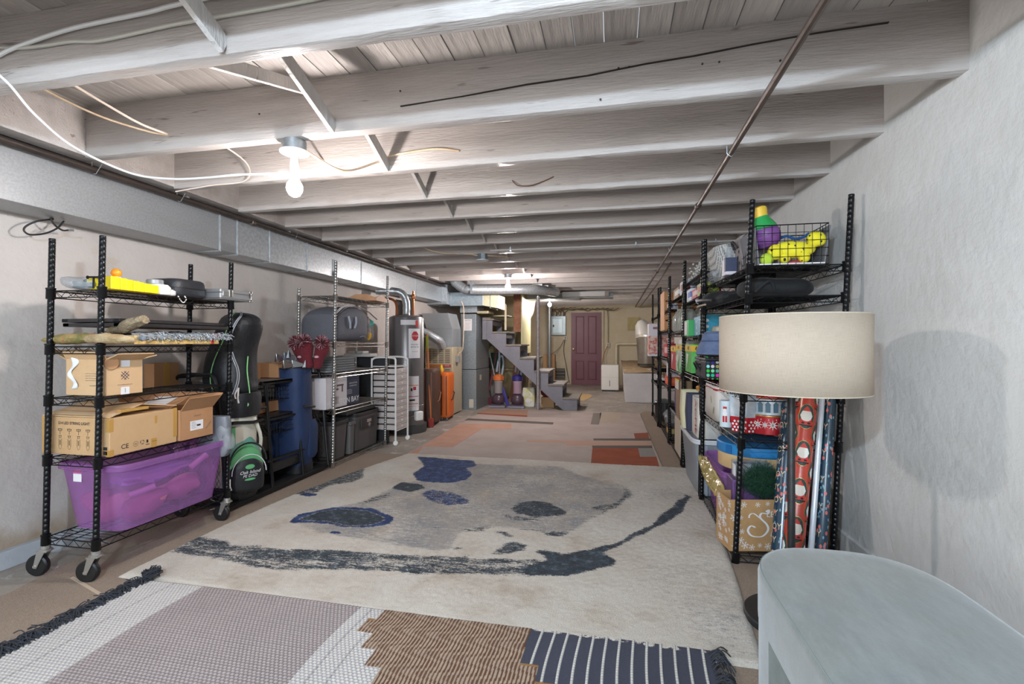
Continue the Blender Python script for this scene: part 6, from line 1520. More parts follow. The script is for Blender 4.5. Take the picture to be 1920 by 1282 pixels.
for i, (c, q, nm, lb) in enumerate([('#8f4046', (.06, .31, .22), 'toy', 'dark red toy inside the clear bag end'), ('#3f9a8a', (.08, .34, .19), 'toy', 'teal toy inside the clear bag end'), ('#d9a32a', (.08, .30, .07), 'toy', 'mustard yellow toy at the bottom of the clear bag end'), ('#c78a7e', (.06, .33, .12), 'toy', 'pink toy in the middle of the clear bag end')]):
    tag(MB().m(mat('toy' + c, c, .5)).blob((-2.55 + q[0], 4.22 + q[1], 1.115 + q[2]), (.04, .035, .045), 12, 9, 2.2, .4, 30, seed=i).build(nm), lb, 'toy')
# stack of grey folded covers on .84
for i in range(6):
    g = MB().m(mat('folded_grey', '#75787a', .8, rnd=.12, bump=.3, bs=20)); z = .846 + .022 * i
    g.loft([sring(-2.60 + .004 * (i % 2), 4.02, z + dz, .165 * s, .235 * s, 7, 26) for dz, s in ((0, .98), (.004, 1), (.016, 1), (.020, .98))])
    tag(g.build('folded_cover'), 'flat grey folded fabric cube, ' + ['bottom one', 'second from the bottom', 'third from the bottom', 'third from the top', 'second from the top', 'topmost'][i] + ' of the stack on the chrome rack', 'fabric bin', 'flat grey folded fabric bins on the chrome rack')
# light fitting carton on .52
t = carton('fan_carton', 'white and navy ceiling fixture carton printed HAMPTON BAY', -2.76, -2.442, 3.742, 4.30, .526, .80, mat('white_print_carton', '#c9c2c4', .55), ())
hx, hy = .159, .279
R_ = lambda y, z: face_right(hx + .0008, y, z)
g = MB(); label_rect(g, mat('navy_carton_print', '#2c3448', .5), .22, .272, R_(.168, .137), .0005); g.build('navy_panel', t, smooth=False)
g = MB().m(wpap); text_to(g, 'HAMPTON BAY', .070, face_right(hx + .0014, .0, .045), sx=1.12, bold=.0008)
text_to(g, 'CEILING FIXTURE', .018, face_right(hx + .0014, .168, .20)); text_to(g, 'BRUSHED NICKEL', .016, face_right(hx + .0014, .168, .175))
for k in range(4): g.box(-.06, .02 + .01 * (k % 2), .004, .006, 0, .0004, face_right(hx + .0014, .12, .135 - .012 * k))
g.build('carton_print', t, smooth=False)
g = MB().m(mat('lamp_picture', '#5a4648', .6)); M_ = face_right(hx + .0012, -.06, .17)
g.box(-.05, .06, .02, .035, 0, .0004, M_); g.box(-.04, -.036, -.02, .02, 0, .0004, M_); g.box(.03, .05, -.035, .02, 0, .0004, M_); g.box(-.06, -.02, -.012, .0, 0, .0004, M_); g.build('fixture_picture', t, smooth=False)
g = MB().m(mat('grille_picture', '#8d8286', .6)); M_ = face_right(hx + .0012, -.14, .06)
for k in range(8): g.box(-.06 + .016 * k, -.052 + .016 * k, -.03, .04, 0, .0004, M_)
g.build('grille_picture', t, smooth=False)
# bins on the bottom
dg = mat('charcoal_plastic', '#2c2a2b', .5); dg2 = mat('grey_brown_plastic', '#4c4847', .5)
t = bin_('storage_bin', 'charcoal plastic bin at the near end of the chrome rack bottom', -2.77, -2.43, 3.86, 4.10, .055, .40, dg2, .02, lid=dg)
t = bin_('storage_bin', 'narrow grey upright bin between the charcoal bin and the latched box', -2.74, -2.43, 4.12, 4.22, .055, .36, mat('mid_grey_plastic', '#5b5958', .5), .008, lid=mat('mid_grey_plastic', '#5b5958'))
t = bin_('file_box', 'dark latched file box at the far end of the chrome rack bottom', -2.77, -2.435, 4.24, 4.72, .055, .42, dg2, .012, lid=dg, cat='box')
MB().m(mat('dark_latch_plate', '#232122', .4)).box(.155, .175, -.16, .10, .20, .30).build('latch_plate', t, smooth=False, bevel=.006)
MB().m(zinc).box(.175, .179, -.05, .03, .255, .285).build('label_holder', t, smooth=False); MB().m(zinc).box(.175, .185, -.03, .01, .225, .235).box(.175, .185, -.015, -.005, .21, .25).build('key_lock', t, smooth=False)
t = thing('flat_organizer', 'flat black organiser lid laid on top of the latched file box', 'box', (-2.6, 4.35, .425)); MB().m(dg).box(-.15, .15, -.25, .3, 0, .035).build('lid_panel', t, smooth=False, bevel=.008); MB().m(dg2).box(-.13, .13, -.22, .27, .035, .05).build('raised_panel', t, smooth=False, bevel=.006)
# plywood tray on top
t = thing('wood_tray', 'small pale wooden tray with cut handles on the top of the chrome rack', 'tray', (-2.50, 4.55, 1.535), .1)
wd = mat('pale_birch', '#c3926c', .6, 0, '#b58560', 8)
MB().m(wd).box(-.15, .15, -.12, .18, 0, .008).build('tray_bottom', t, smooth=False)
for y in (-.12, .18): MB().m(wd).prism([(-.15, 0), (.15, 0), (.15, .03), (.06, .065), (-.06, .065), (-.15, .03)], y - .004, y + .004, 'y').build('tray_end', t, smooth=False)
MB().m(wd).prism([(-.12, 0), (.18, 0), (.18, .03), (.09, .06), (-.02, .06), (-.12, .03)], .146, .154, 'x').build('tray_side', t, smooth=False)
# black board behind the rack, drawer cart
tag(MB().m(mat('black_board', '#26282b', .7, bump=.3, bs=30)).box(-2.93, -2.41, 4.86, 4.90, 0, .955).build('black_board', bevel=.015), 'tall black upholstered board standing between chrome rack and drawer cart', 'board')
t = thing('white_case', 'low white boxes stacked on the top edge of the black board', 'box', (-2.74, 4.88, .955)); MB().m(mat('dull_white', '#cfcbc6', .6)).box(-.16, .16, -.1, .06, 0, .035).build('lower_box', t, smooth=False, bevel=.006); MB().m(mat('dull_white', '#cfcbc6')).box(-.13, .06, -.08, .05, .035, .06).build('upper_box', t, smooth=False, bevel=.006)
ct = thing('drawer_cart', 'white wheeled cart with ten slim drawers beside the water heater', 'drawer cart', (-2.44, 4.965, 0))
wm = mat('white_enamel_tube', '#dedbd8', .35)
for s in (-1, 1):
    MB().m(wm).tube(spl([(.14, s * .155, .05), (.14, s * .155, .5), (.14, s * .155, .86), (.135, s * .15, .925), (.10, s * .14, .945), (.0, s * .14, .95), (-.10, s * .14, .945), (-.135, s * .15, .92), (-.14, s * .155, .85), (-.14, s * .155, .05)], 4), .011, 8).build('side_frame', ct)
for i in range(10):
    z = .16 + .068 * i
    dr = MB().m(mat('milky_drawer', '#c3b9b6', .35)).box(-.13, .140, -.14, .14, z, z + .054).build('drawer', ct, smooth=False, bevel=.006)
    MB().m(wplast).lathe([(.008, 0), (.012, .008), (0, .012)], 10, TR(.140, 0, z + .028, 0, PI / 2)).build('knob', dr)
    MB().m(wm).box(.13, .146, -.15, .15, z - .010, z - .004).build('runner', ct, smooth=False)
MB().m(wm).box(-.14, .146, -.15, .15, .845, .855).build('top_panel', ct, smooth=False)
for sx in (-1, 1):
    for sy in (-1, 1): MB().m(wplast).lathe([(.0, -.014), (.024, -.012), (.026, 0), (.024, .012), (0, .014)], 14, TR(sx * .14, sy * .155, .026, PI / 2)).build('wheel', ct)

# ================================================================ RIGHT SIDE RACKS
RG = 'black wire racks along the right wall'
rack('nearest black wire rack on the right, with the pet toy basket on top', .60, 1.04, 2.60, 3.54, 1.83, [.05, .625, .86, 1.35, 1.50], (.045, .014), blk, back='right', group=RG)
rack('second black wire rack on the right, above the grey tub, with teal and green cartons', .60, 1.04, 3.60, 4.43, 1.83, [.86, 1.16, 1.45, 1.62], (.012, .008), blk, back='right', group=RG)
rack('third black wire rack on the right, with glass jars and paper towel packs', .60, 1.04, 4.50, 5.45, 1.83, [.06, .42, .83, 1.21, 1.55], (.01, .0), blk, back='right', group=RG)
rack('fourth black wire rack on the right, holding the slatted wooden crate', .60, 1.04, 5.52, 6.50, 1.83, [.05, .62, .93, 1.25, 1.48], (0, 0), blk, back='right', group=RG)
rack('farthest black wire rack on the right, beside the white block', .58, 1.02, 6.57, 7.50, 1.83, [.05, .55, .73, .92, 1.47], (0, 0), blk, back='right', group=RG)

# ---- nearest rack, top: pet basket
t = thing('wire_basket', 'black wire basket with grey cloth ends on the near end of the top shelf', 'basket', (.875, 2.76, 1.505))
basket(0, .20, -.165, .165, -.12, .16, t, blk, 'wire_frame', .035, .0015)
for s in (-1, 1): MB().m(mat('grey_basket_cloth', '#6a6b70', .8, bump=.3, bs=60)).hexa([(s * .15 - .004, -.11, .004), (s * .15 + .004, -.11, .004), (s * .15 + .004, .15, .004), (s * .15 - .004, .15, .004)], [(s * .172 - .004, -.12, .19), (s * .172 + .004, -.12, .19), (s * .172 + .004, .16, .19), (s * .172 - .004, .16, .19)]).build('cloth_end', t, smooth=False)
MB().m(wpap).box(-.15, .15, -.118, -.11, -.002, .008).build('white_strip', t, smooth=False)
t = thing('squeaky_toy', 'bowling pin shaped dog toy in yellow, green and purple', 'toy', (.785, 2.74, 1.665), 0)
M_ = rot(0, -.25, 0)
g = MB().m(mat('toy_purple', '#7b4a8c', .45)).lathe([(.0, -.06), (.04, -.052), (.066, -.02), (.072, .01), (.070, .03), (.064, .045)], 26, M_, cap=False); g.build('purple_base', t)
g = MB().m(mat('toy_green', '#2f9a52', .45)).lathe([(.0655, .042), (.062, .055), (.05, .08), (.038, .10), (.034, .115)], 26, M_, cap=False); g.build('green_middle', t)
g = MB().m(mat('toy_yellow', '#e2b93a', .5)).lathe([(.035, .11), (.036, .125), (.04, .145), (.038, .158), (.028, .165), (0, .167)], 26, M_, cap=False); g.build('yellow_top', t)
yt = mat('yellow_plush', '#e6d92a', .8, sheen=.4)
def ykm():
    m = mat('yellow_plush_bones', '#e6d92a', .8, sheen=.4); T = NT(m); p = T.n['Principled BSDF']
    tc = T.n.new('ShaderNodeTexCoord'); vo = T.n.new('ShaderNodeTexVoronoi'); vo.inputs['Scale'].default_value = 38; T.link(tc.outputs['Object'], vo.inputs[0])
    r = T.ramp(vo.outputs['Distance'], [(.20, '#1f1f1c'), (.26, '#e6d92a')]); T.link(r.outputs[0], p.inputs['Base Color']); return m
yb = ykm()
t = thing('plush_toy', 'yellow plush dog toy printed with black bones lying in the basket', 'toy', (.90, 2.68, 1.53))
g = MB().m(yb); g.blob((0, 0, .055), (.10, .04, .045), 22, 12, 2.2, .2, 20); g.blob((.10, .0, .105), (.045, .035, .04), 16, 10, 2.2, .15, 25); g.blob((-.09, -.005, .045), (.04, .035, .04), 16, 10, 2, .15, 25); g.build('body', t, sub=1)
g = MB().m(yb)
for x_ in (-.05, .04): g.blob((x_, -.01, .015), (.028, .028, .03), 14, 8)
g.build('legs', t)
tag(MB().m(mat('tennis_green', '#b5cf3a', .9, sheen=.4)).blob((.765, 2.665, 1.538), (.032, .032, .032), 18, 12).build('tennis_ball'), 'lime green tennis ball at the left corner of the pet basket', 'ball')
tag(MB().m(mat('blue_rope', '#1f5590', .6)).tube(spl([(.84, 2.80, 1.62), (.86, 2.80, 1.66), (.90, 2.80, 1.68), (.94, 2.80, 1.665), (.98, 2.80, 1.67), (1.01, 2.8, 1.69)], 5), .007, 8).build('rope_leash'), 'blue rope leash looping out of the pet basket', 'leash')
tag(MB().m(mat('dark_red_toy', '#7d2230', .7)).blob((.92, 2.77, 1.60), (.06, .05, .03), 14, 8, amp=.3, fr=20).build('toy'), 'dark red toy half buried at the back of the pet basket', 'toy')
tag(MB().m(redm).blob((.90, 2.665, 1.516), (.03, .015, .012), 12, 8, amp=.3, fr=40).build('toy'), 'small red toy on the floor of the pet basket', 'toy')
def pet_basket(name, label, x, y, m, w_, d_, h_, tilt, pat=None):
    t = thing(name, label, 'basket', (x, y, 1.505))
    g = MB().m(m); g.loft([sring(0, 0, z, w_ * s, d_ * s, 5, 32) for z, s in ((0, .84), (.01, .87), (h_ * .5, .95), (h_, 1.0), (h_, .97), (.012, .83))], TR(0, 0, 0, 0, tilt)); g.build('basket_body', t, ang=50); return t
def knit():
    m = mat('grey_knit_resin', '#b9b9b6', .7); T = NT(m); p = T.n['Principled BSDF']
    tc = T.n.new('ShaderNodeTexCoord'); vo = T.n.new('ShaderNodeTexVoronoi'); vo.inputs['Scale'].default_value = 110; vo.inputs['Randomness'].default_value = .15; T.link(tc.outputs['Object'], vo.inputs[0])
    r = T.ramp(vo.outputs['Distance'], [(.42, '#c2c2be'), (.62, '#5a5a5c')]); T.link(r.outputs[0], p.inputs['Base Color'])
    b = T.n.new('ShaderNodeBump'); b.invert = True; b.inputs['Distance'].default_value = .004; T.link(vo.outputs['Distance'], b.inputs['Height']); T.link(b.outputs[0], p.inputs['Normal']); return m
t = pet_basket('knit_basket', 'pale grey knitted texture basket with a bone cutout, tipped on its side', .80, 3.28, knit(), .17, .17, .22, -.12)
g = MB().m(mat('taupe_badge', '#8a8180', .6)); M_ = face_front(-.09, -.166, .09) @ rot(0, 0, -.25)
g.box(-.028, .028, -.009, .009, 0, .004, M_)
for a, b in ((-.03, .009), (-.03, -.009), (.03, .009), (.03, -.009)): g.lathe([(.012, 0), (.012, .004)], 12, M_ @ TR(a, b, 0))
g.build('bone_badge', t, smooth=False)
t = pet_basket('pet_bin', 'taupe fabric bin with dark paw prints beside the wire basket', .80, 2.98, mat('taupe_canvas', '#8f8584', .8, bump=.3, bs=60), .10, .11, .21, 0)
g = MB().m(mat('dark_handle', '#2c292b', .7)); g.tube(spl([(-.105, -.03, .15), (-.125, -.01, .185), (-.125, .02, .185), (-.105, .04, .15)], 4), .007, 6)
for a, b in ((-.02, .13), (.03, .16), (-.04, .06), (.03, .05), (.0, .10)):
    M_ = TR(-.098 + b * .02, a, b, 0, -PI / 2); g.lathe([(0, .002), (.011, .002)], 10, M_, cap=False)
g.build('paw_prints', t)
t = thing('bottle', 'clear topped white bottle on the top shelf between baskets', 'bottle', (.665, 3.02, 1.505)); MB().m(mat('lilac_white', '#c9c3cc', .5)).box(-.03, .03, -.05, .05, 0, .10, TR(0, 0, 0)).build('carton_body', t, bevel=.006, smooth=False); MB().m(mat('navy_print_band', '#2b3350', .5)).box(-.031, .031, -.051, -.02, .02, .10).build('navy_band', t, smooth=False); MB().m(clearp).lathe([(.018, .10), (.018, .14), (.01, .16), (0, .165)], 14).build('clear_cap', t)
t = thing('cable_bag', 'clear bag with a coiled grey hose and pale parts on the top shelf', 'bag', (.66, 3.32, 1.505)); MB().m(clearp).blob((0, 0, .04), (.05, .13, .04), 18, 10, 2.2, .5, 20).build('film', t); MB().m(mat('pale_blue_part', '#a9b7c4', .5)).blob((.0, -.03, .05), (.03, .05, .025), 14, 8, 2.6).build('part', t); MB().m(mat('grey_hose', '#8d95a0')).tube([(.03 * math.cos(a), .06 + .03 * math.sin(a), .01 + .0016 * k) for k, a in enumerate([i * .6 for i in range(30)])], .004, 5).build('coil', t)
# second shelf : black bags
bf = mat('black_fleece', '#121316', .8, sheen=.35, bump=.6, bs=14)
t = thing('duffel_bag', 'rounded black fabric bag at the near end of the second shelf', 'bag', (.875, 2.88, 1.352))
g = MB().m(bf); g.blob((0, 0, .058), (.19, .14, .058), 30, 16, 2.7, .16, 9); g.build('bag_body', t, sub=1)
MB().m(bf).tube(spl([(-.14, -.13, .03), (-.10, -.15, .07), (-.07, -.15, .08), (-.05, -.14, .04)], 4), .008, 6).build('strap', t)
t = thing('folded_backpack', 'flattened black backpack with straps draped over the shelf edge', 'bag', (.70, 3.28, 1.352))
g = MB().m(bf); g.blob((0, 0, .035), (.13, .26, .038), 28, 16, 2.5, .5, 12); g.build('bag_body', t, sub=1)
MB().m(blkn).tube(spl([(-.12, .20, .03), (-.15, .1, .035), (-.15, -.05, .03), (-.11, -.18, .02)], 5), .010, 6).build('strap', t)
MB().m(mat('beige_lining', '#b5a68f', .8)).tube(spl([(-.13, .24, .005), (-.135, .12, .006), (-.12, 0, .006)], 5), .006, 6).build('lining_edge', t)
t = thing('rolled_paper', 'lilac white rolled sheet poking out past the second shelf', 'roll', (.60, 3.62, 1.40)); MB().m(mat('lilac_sheet', '#c5c1d8', .5)).rod((-.02, -.09, -.005), (.02, .20, .03), .016, 12).build('sheet_roll', t); MB().m(wpap).rod((-.0215, -.10, -.006), (-.0195, -.085, -.004), .012, 12).build('roll_core', t)
# third shelf .86: dotted organiser, denim hat
def dots():
    m = mat('rainbow_dot_fabric', '#1d1b20', .7); T = NT(m); p = T.n['Principled BSDF']
    tc = T.n.new('ShaderNodeTexCoord'); vo = T.n.new('ShaderNodeTexVoronoi'); vo.inputs['Scale'].default_value = 34; vo.inputs['Randomness'].default_value = .0; T.link(tc.outputs['Object'], vo.inputs[0])
    hs_ = T.n.new('ShaderNodeHueSaturation'); hs_.inputs['Saturation'].default_value = 1.05; hs_.inputs['Value'].default_value = .8; T.link(vo.outputs['Color'], hs_.inputs['Color'])
    k = T.ramp(vo.outputs['Distance'], [(.40, 0.0), (.44, 1.0)]); c = T.mix(k.outputs[0], hs_.outputs[0], '#17151a'); T.link(c, p.inputs['Base Color']); return m
dm_ = dots()
t = thing('dotted_organizer', 'black bag patterned with rainbow dots under the denim hat', 'bag', (.79, 3.58, .867))
MB().m(dm_).box(-.19, .17, -.20, .22, 0, .125).build('bag_body', t, smooth=False, bevel=.012); MB().m(blkn).box(-.195, .175, -.205, .225, .125, .142).build('zip_band', t, smooth=False, bevel=.005); MB().m(dm_).box(-.18, .16, -.19, .21, .142, .165).build('bag_top', t, smooth=False, bevel=.008)
MB().m(blkn).tube(spl([(-.19, .0, .05), (-.215, .03, .1), (-.215, .12, .1), (-.19, .15, .05)], 4), .007, 6).build('carry_handle', t)
t = thing('denim_hat', 'faded blue denim bucket hat on the dotted bag', 'hat', (.70, 3.46, 1.035)); dn = mat('faded_denim', '#5a6a8c', .85, 0, '#6d7c9c', 12, bump=.5, bs=70)
g = MB().m(dn); g.lathe([(.150, .0), (.143, .03), (.120, .085), (.112, .10), (.108, .135), (.09, .15), (0, .155)], 30); g.build('crown', t); MB().m(mat('denim_seam', '#49587a', .8)).lathe([(.1205, .084), (.1225, .088), (.118, .092)], 30, cap=False).build('seam', t); MB().m(blkn).tube([(.14 * math.cos(a), .14 * math.sin(a), .0) for a in [2 * PI * k / 20 for k in range(20)]], .007, 6, closed=True).build('lining', t)
tag(MB().m(mat('yellow_net', '#e2bb2a', .5)).tube([(.735 + .045 * math.cos(a * 1.3) * math.sin(a * .21), 3.30 + .04 * math.sin(a * 1.3), .93 + .05 * math.cos(a * .7)) for a in [k * .35 for k in range(70)]], .003, 5).build('rope_toy'), 'tangled yellow rope toy beside the dotted bag', 'toy')
tag(MB().m(mat('beige_pouch', '#c9bfae', .8)).blob((.75, 3.66, 1.20), (.06, .09, .035), 16, 10, 3).build('beige_pouch'), 'beige pouch beside the lamp shade edge above the hat', 'pouch')
t = thing('lunch_tote', 'red and white patterned cap on the shelf just above the lamp shade', 'hat', (.80, 3.40, 1.19)); MB().m(redm).blob((0, 0, .03), (.08, .09, .035), 16, 10).build('crown', t); MB().m(wpap).blob((-.05, -.02, .015), (.05, .07, .02), 14, 8).build('brim', t)
# shelf .625 : tins, cup, shopping bag
wtin = mat('tin_winter_scene', '#a9bccb', .3, .2, '#d7dde2', 12)
redt = mat('tin_red', '#b3202c', .3, .2); gold = mat('tin_gold', '#b99254', .3, .8)
def tin(name, label, x, y, z, r, bands, cat='tin', n=36):
    t = thing(name, label, cat, (x, y, z)); zz = 0
    for nm, h_, m_, dr in bands:
        MB().m(m_).lathe([(r + dr - .002, zz), (r + dr, zz + .002), (r + dr, zz + h_ - .002), (r + dr - .002, zz + h_)], n).build(nm, t); zz += h_
    return t, zz
def flake(g, r, M_):
    for k in range(4):
        Mk = M_ @ rot(0, 0, k * PI / 4); g.raw([(-r, 0, .001), (0, -r * .16, .001), (r, 0, .001), (0, r * .16, .001)], [(0, 1, 2, 3)], Mk)
t, zz = tin('cookie_tin', 'round red cookie tin with white snowflakes behind the floor lamp pole', .815, 2.80, .632, .085, [('red_wall', .10, redt, 0)])
g = MB().m(wpap)
for k in range(7):
    a = -2.9 + k * .42; M_ = Matrix.Rotation(a, 4, 'Z') @ face_right(.0858, 0, .052); flake(g, .03 if k % 2 else .022, M_)
    g.lathe([(0, .001), (.003, .001)], 8, Matrix.Rotation(a + .2, 4, 'Z') @ face_right(.0858, 0, .08), cap=False)
g.build('snowflake_print', t, kind='stuff')
MB().m(gold).lathe([(.086, .094), (.087, .098), (.086, .101)], 36, cap=False).build('gold_line', t)
t, zz = tin('cookie_tin', 'round tin with a snowy village scene stacked on the snowflake tin', .815, 2.80, .734, .082, [('scene_wall', .085, wtin, 0), ('red_lid', .022, redt, .003)])
g = MB().m(mat('blue_house_print', '#55788e', .5))
for k in range(6): M_ = Matrix.Rotation(-2.8 + k * .45, 4, 'Z') @ face_right(.0828, 0, .035); g.box(-.012, .012, -.02, .02, 0, .001, M_); g.raw([(-.016, .02, .001), (.016, .02, .001), (0, .038, .001)], [(0, 1, 2)], M_)
g.build('village_print', t, smooth=False); MB().m(gold).lathe([(.0855, .088), (.0862, .09), (.0855, .092)], 36, cap=False).build('gold_line', t)
t, zz = tin('cookie_tin', 'small red and gold tin topmost of the tin stack just under the lamp shade', .815, 2.80, .842, .08, [('red_wall', .035, redt, 0), ('gold_lid', .012, gold, .002)])
t = thing('gift_box', 'six sided carton with red polka dots below a snowy landscape', 'box', (.715, 2.84, .632))
hexm = lambda r, z: [(r * math.cos(k * PI / 3 + .3), r * math.sin(k * PI / 3 + .3), z) for k in range(6)]
MB().m(redt).loft([hexm(.085, 0), hexm(.092, .075)]).build('dotted_base', t, smooth=False); MB().m(wtin).loft([hexm(.092, .076), hexm(.10, .20)]).build('snow_wall', t, smooth=False); MB().m(redt).loft([hexm(.094, .072), hexm(.094, .082)]).build('red_line', t, smooth=False)
g = MB().m(wpap)
for k in range(6):
    a = k * PI / 3 + .3 + PI / 6; M_ = Matrix.Rotation(a, 4, 'Z') @ face_right(.0885 * math.cos(PI / 6) + .0015, 0, 0)
    for r_ in range(4):
        for c_ in range(4): g.lathe([(0, 0), (.0062, 0)], 10, M_ @ TR(-.033 + .02 * c_ + (.01 if r_ % 2 else 0), .010 + .016 * r_, .0008 + .0003 * r_), cap=False)
g.build('white_dots', t)
t, zz = tin('snowman_cup', 'pale cup printed with a snowman and a red gift beside the rack post', .635, 2.95, .632, .036, [('cup_wall', .15, mat('pale_cup', '#c3d0d6', .4), 0)], 'cup')
g = MB(); 
for k in range(2):
    a = -2.0 + k * 1.0; M_ = Matrix.Rotation(a, 4, 'Z') @ face_right(.0365, 0, 0)
    g.m(redt).box(-.012, .012, .03, .065, 0, .001, M_); g.m(wpap).box(-.0015, .0015, .03, .065, .001, .0016, M_); g.m(redt).box(-.01, .01, .105, .118, 0, .001, M_); g.m(wpap)
    for r_, z_ in ((.013, .078), (.009, .098)): g.lathe([(0, .0012), (r_, .0012)], 12, M_ @ TR(0, z_, 0), cap=False)
g.build('snowman_print', t)
t = thing('shopping_bag', 'white reusable shopping bag with red handles and vegetable print', 'bag', (.70, 3.30, .632))
wb_ = mat('woven_white_bag', '#cdc6bf', .7, bump=.3, bs=20)
g = MB().m(wb_); g.loft([sring(0, 0, z, .09 * s, .19 * s, 7, 28) for z, s in ((0, .98), (.1, 1), (.19, 1.0), (.212, .98))], cap=False); g.build('bag_body', t, solid=.002)
MB().m(redt).loft([sring(0, 0, z, .091, .191, 7, 28) for z in (.185, .197)], cap=False).build('red_trim', t)
for y in (-.10, .07): MB().m(redt).hexa([(-.09, y, .19), (-.088, y, .19), (-.088, y + .04, .19), (-.09, y + .04, .19)], [(-.06, y - .04, .225), (-.058, y - .04, .225), (-.058, y + .02, .228), (-.06, y + .02, .228)]).build('red_handle', t, smooth=False)
g = MB().m(mat('leaf_print', '#7d8a46', .7)); g.blob((0, 0, 0), (.012, .035, .001), 10, 6, M=face_front(-.0, -.189, .12) @ rot(0, 0, .5)); g.blob((0, 0, 0), (.01, .03, .001), 10, 6, M=face_left(-.091, -.05, .12) @ rot(0, 0, .6)); g.blob((0, 0, 0), (.012, .03, .001), 10, 6, M=face_left(-.091, -.12, .06) @ rot(0, 0, -.6)); g.build('vegetable_print', t)

# bottom shelf of the nearest rack
t = bin_('storage_tub', 'translucent purple tub at the bottom of the nearest right rack', .605, 1.0, 2.90, 3.50, .06, .375, purple, .03)
tag(MB().m(mat('violet_cloth', '#6d3f8c', .9)).blob((.80, 3.2, .2), (.14, .22, .10), 18, 12, 2.4, .3, 10).build('folded_cloth'), 'violet cloth seen through the right purple tub', 'cloth')
t = thing('hat_box', 'round pale wooden box with a bright blue lid on the right purple tub', 'box', (.84, 3.10, .385))
MB().m(mat('pale_wood_box', '#c9a878', .6, 0, '#d0b082', 8)).lathe([(.215, 0), (.217, .003), (.217, .105), (.20, .108)], 44).build('box_wall', t)
MB().m(mat('bright_blue_lid', '#1f6fae', .45, 0, '#2f86bf', 5)).lathe([(.222, .085), (.224, .088), (.224, .138), (.218, .144), (0, .146)], 44).build('lid', t)
MB().m(mat('lid_overlap', '#195d96', .45)).box(.2235, .2275, -.02, .02, .088, .138, Matrix.Rotation(-2.55, 4, 'Z')).build('lid_seam', t, smooth=False)
t = thing('clear_box', 'small clear plastic box with blue grey contents in front of the hat box', 'box', (.73, 2.81, .385)); MB().m(clearp).box(-.09, .09, -.065, .05, 0, .085).build('shell', t, smooth=False, bevel=.004); MB().m(mat('blue_grey_fill', '#8a97a3', .6, fleck=('#d5dade', 60, .62))).box(-.08, .085, -.055, .04, .004, .072).build('contents', t, smooth=False); MB().m(wpap).box(-.094, -.0905, -.05, -.0, .015, .075).build('paper_tag', t, smooth=False)
tag(MB().m(mat('clear_box_stand', '#5c3a6e', .5)).box(.62, .83, 2.74, 2.88, .06, .383).build('purple_carton', bevel=.006), 'dull purple carton standing under the clear box', 'box')
# gold film
g = MB().m(clear_mat('gold_film', '#e0d2a0', '#b39e62', .75, .2))
def fn(u, v):
    y = 3.42 - .66 * u; x_ = .56 + .05 * v + .02 * u; s = math.sin(PI * min(1, u * 1.02)) ** .7
    return (x_ - .02 * s, y, .355 - .10 * u + (v - .5) * .075 * s + .003 * math.sin(u * 30 + v * 5) + .012 * noise.noise(Vector((u * 20, v * 6, 0))))
g.grid(fn, 50, 9); tag(g.build('gold_cellophane', solid=.001), 'strip of crinkled gold cellophane draped along the bottom of the near right rack', 'gift wrap')
# kraft snow bag + garland
kr_ = mat('kraft_paper', '#b08a5a', .75, 0, '#a8825a', 30)
t = thing('gift_bag', 'kraft paper gift bag printed Let it Snow in white script with snowflakes', 'gift bag', (.70, 2.70, .06), .20)
g = MB().m(kr_); g.loft([[(-.14, -.07, z), (.16, -.07, z), (.16, .09, z), (-.14, .09, z)] for z in (0, .26)], cap=False); g.box(-.14, .16, -.07, .09, 0, .003); g.build('bag_body', t, smooth=False, solid=.0015)
g = MB().m(wpap); M_ = face_front(0, -.0715, 0)
text_to(g, 'LET', .040, M_ @ TR(.075, .185, 0)); text_to(g, 'IT', .028, M_ @ TR(.135, .20, 0))
def stroke(g, pts, w_, M_, z=.001):
    P_ = spl([(a, b, 0) for a, b in pts], 6); N = len(P_); L = []; 
    for i, q in enumerate(P_):
        t_ = (P_[min(i + 1, N - 1)] - P_[max(i - 1, 0)]).normalized(); n_ = Vector((-t_.y, t_.x, 0)); u = i / (N - 1)
        ww = w_ * (.35 + .65 * abs(t_.y)); L += [q + n_ * ww, q - n_ * ww]
    g.raw([(p_.x, p_.y, z) for p_ in L], [(2 * i, 2 * i + 1, 2 * i + 3, 2 * i + 2) for i in range(N - 1)], M_)
stroke(g, [(.040, .20), (.055, .208), (.05, .19), (.02, .192), (.012, .17), (.045, .135), (.05, .105), (.02, .075), (-.03, .078), (-.05, .105), (-.035, .128), (-.012, .12)], .0055, M_)
stroke(g, [(.01, .168), (-.02, .19), (-.04, .185), (-.045, .168)], .004, M_)
stroke(g, [(.068, .075), (.078, .115), (.074, .08), (.082, .105), (.10, .12), (.104, .10), (.098, .078), (.115, .08)], .0042, M_)
stroke(g, [(.145, .12), (.125, .11), (.125, .08), (.145, .078), (.15, .10), (.14, .12)], .0042, M_)
g.build('script_print', t, smooth=False)
g = MB().m(wpap); rs = random.Random(11)
def branch(g, x_, y_, s, M_):
    for k in range(6):
        a = k * PI / 3 + s * 9
        g.box(0, s, -s * .07, s * .07, .0006, .001, M_ @ TR(x_, y_, 0) @ rot(0, 0, a)); g.box(s * .5, s * .85, -s * .05, s * .05, .0006, .001, M_ @ TR(x_, y_, 0) @ rot(0, 0, a + .3))
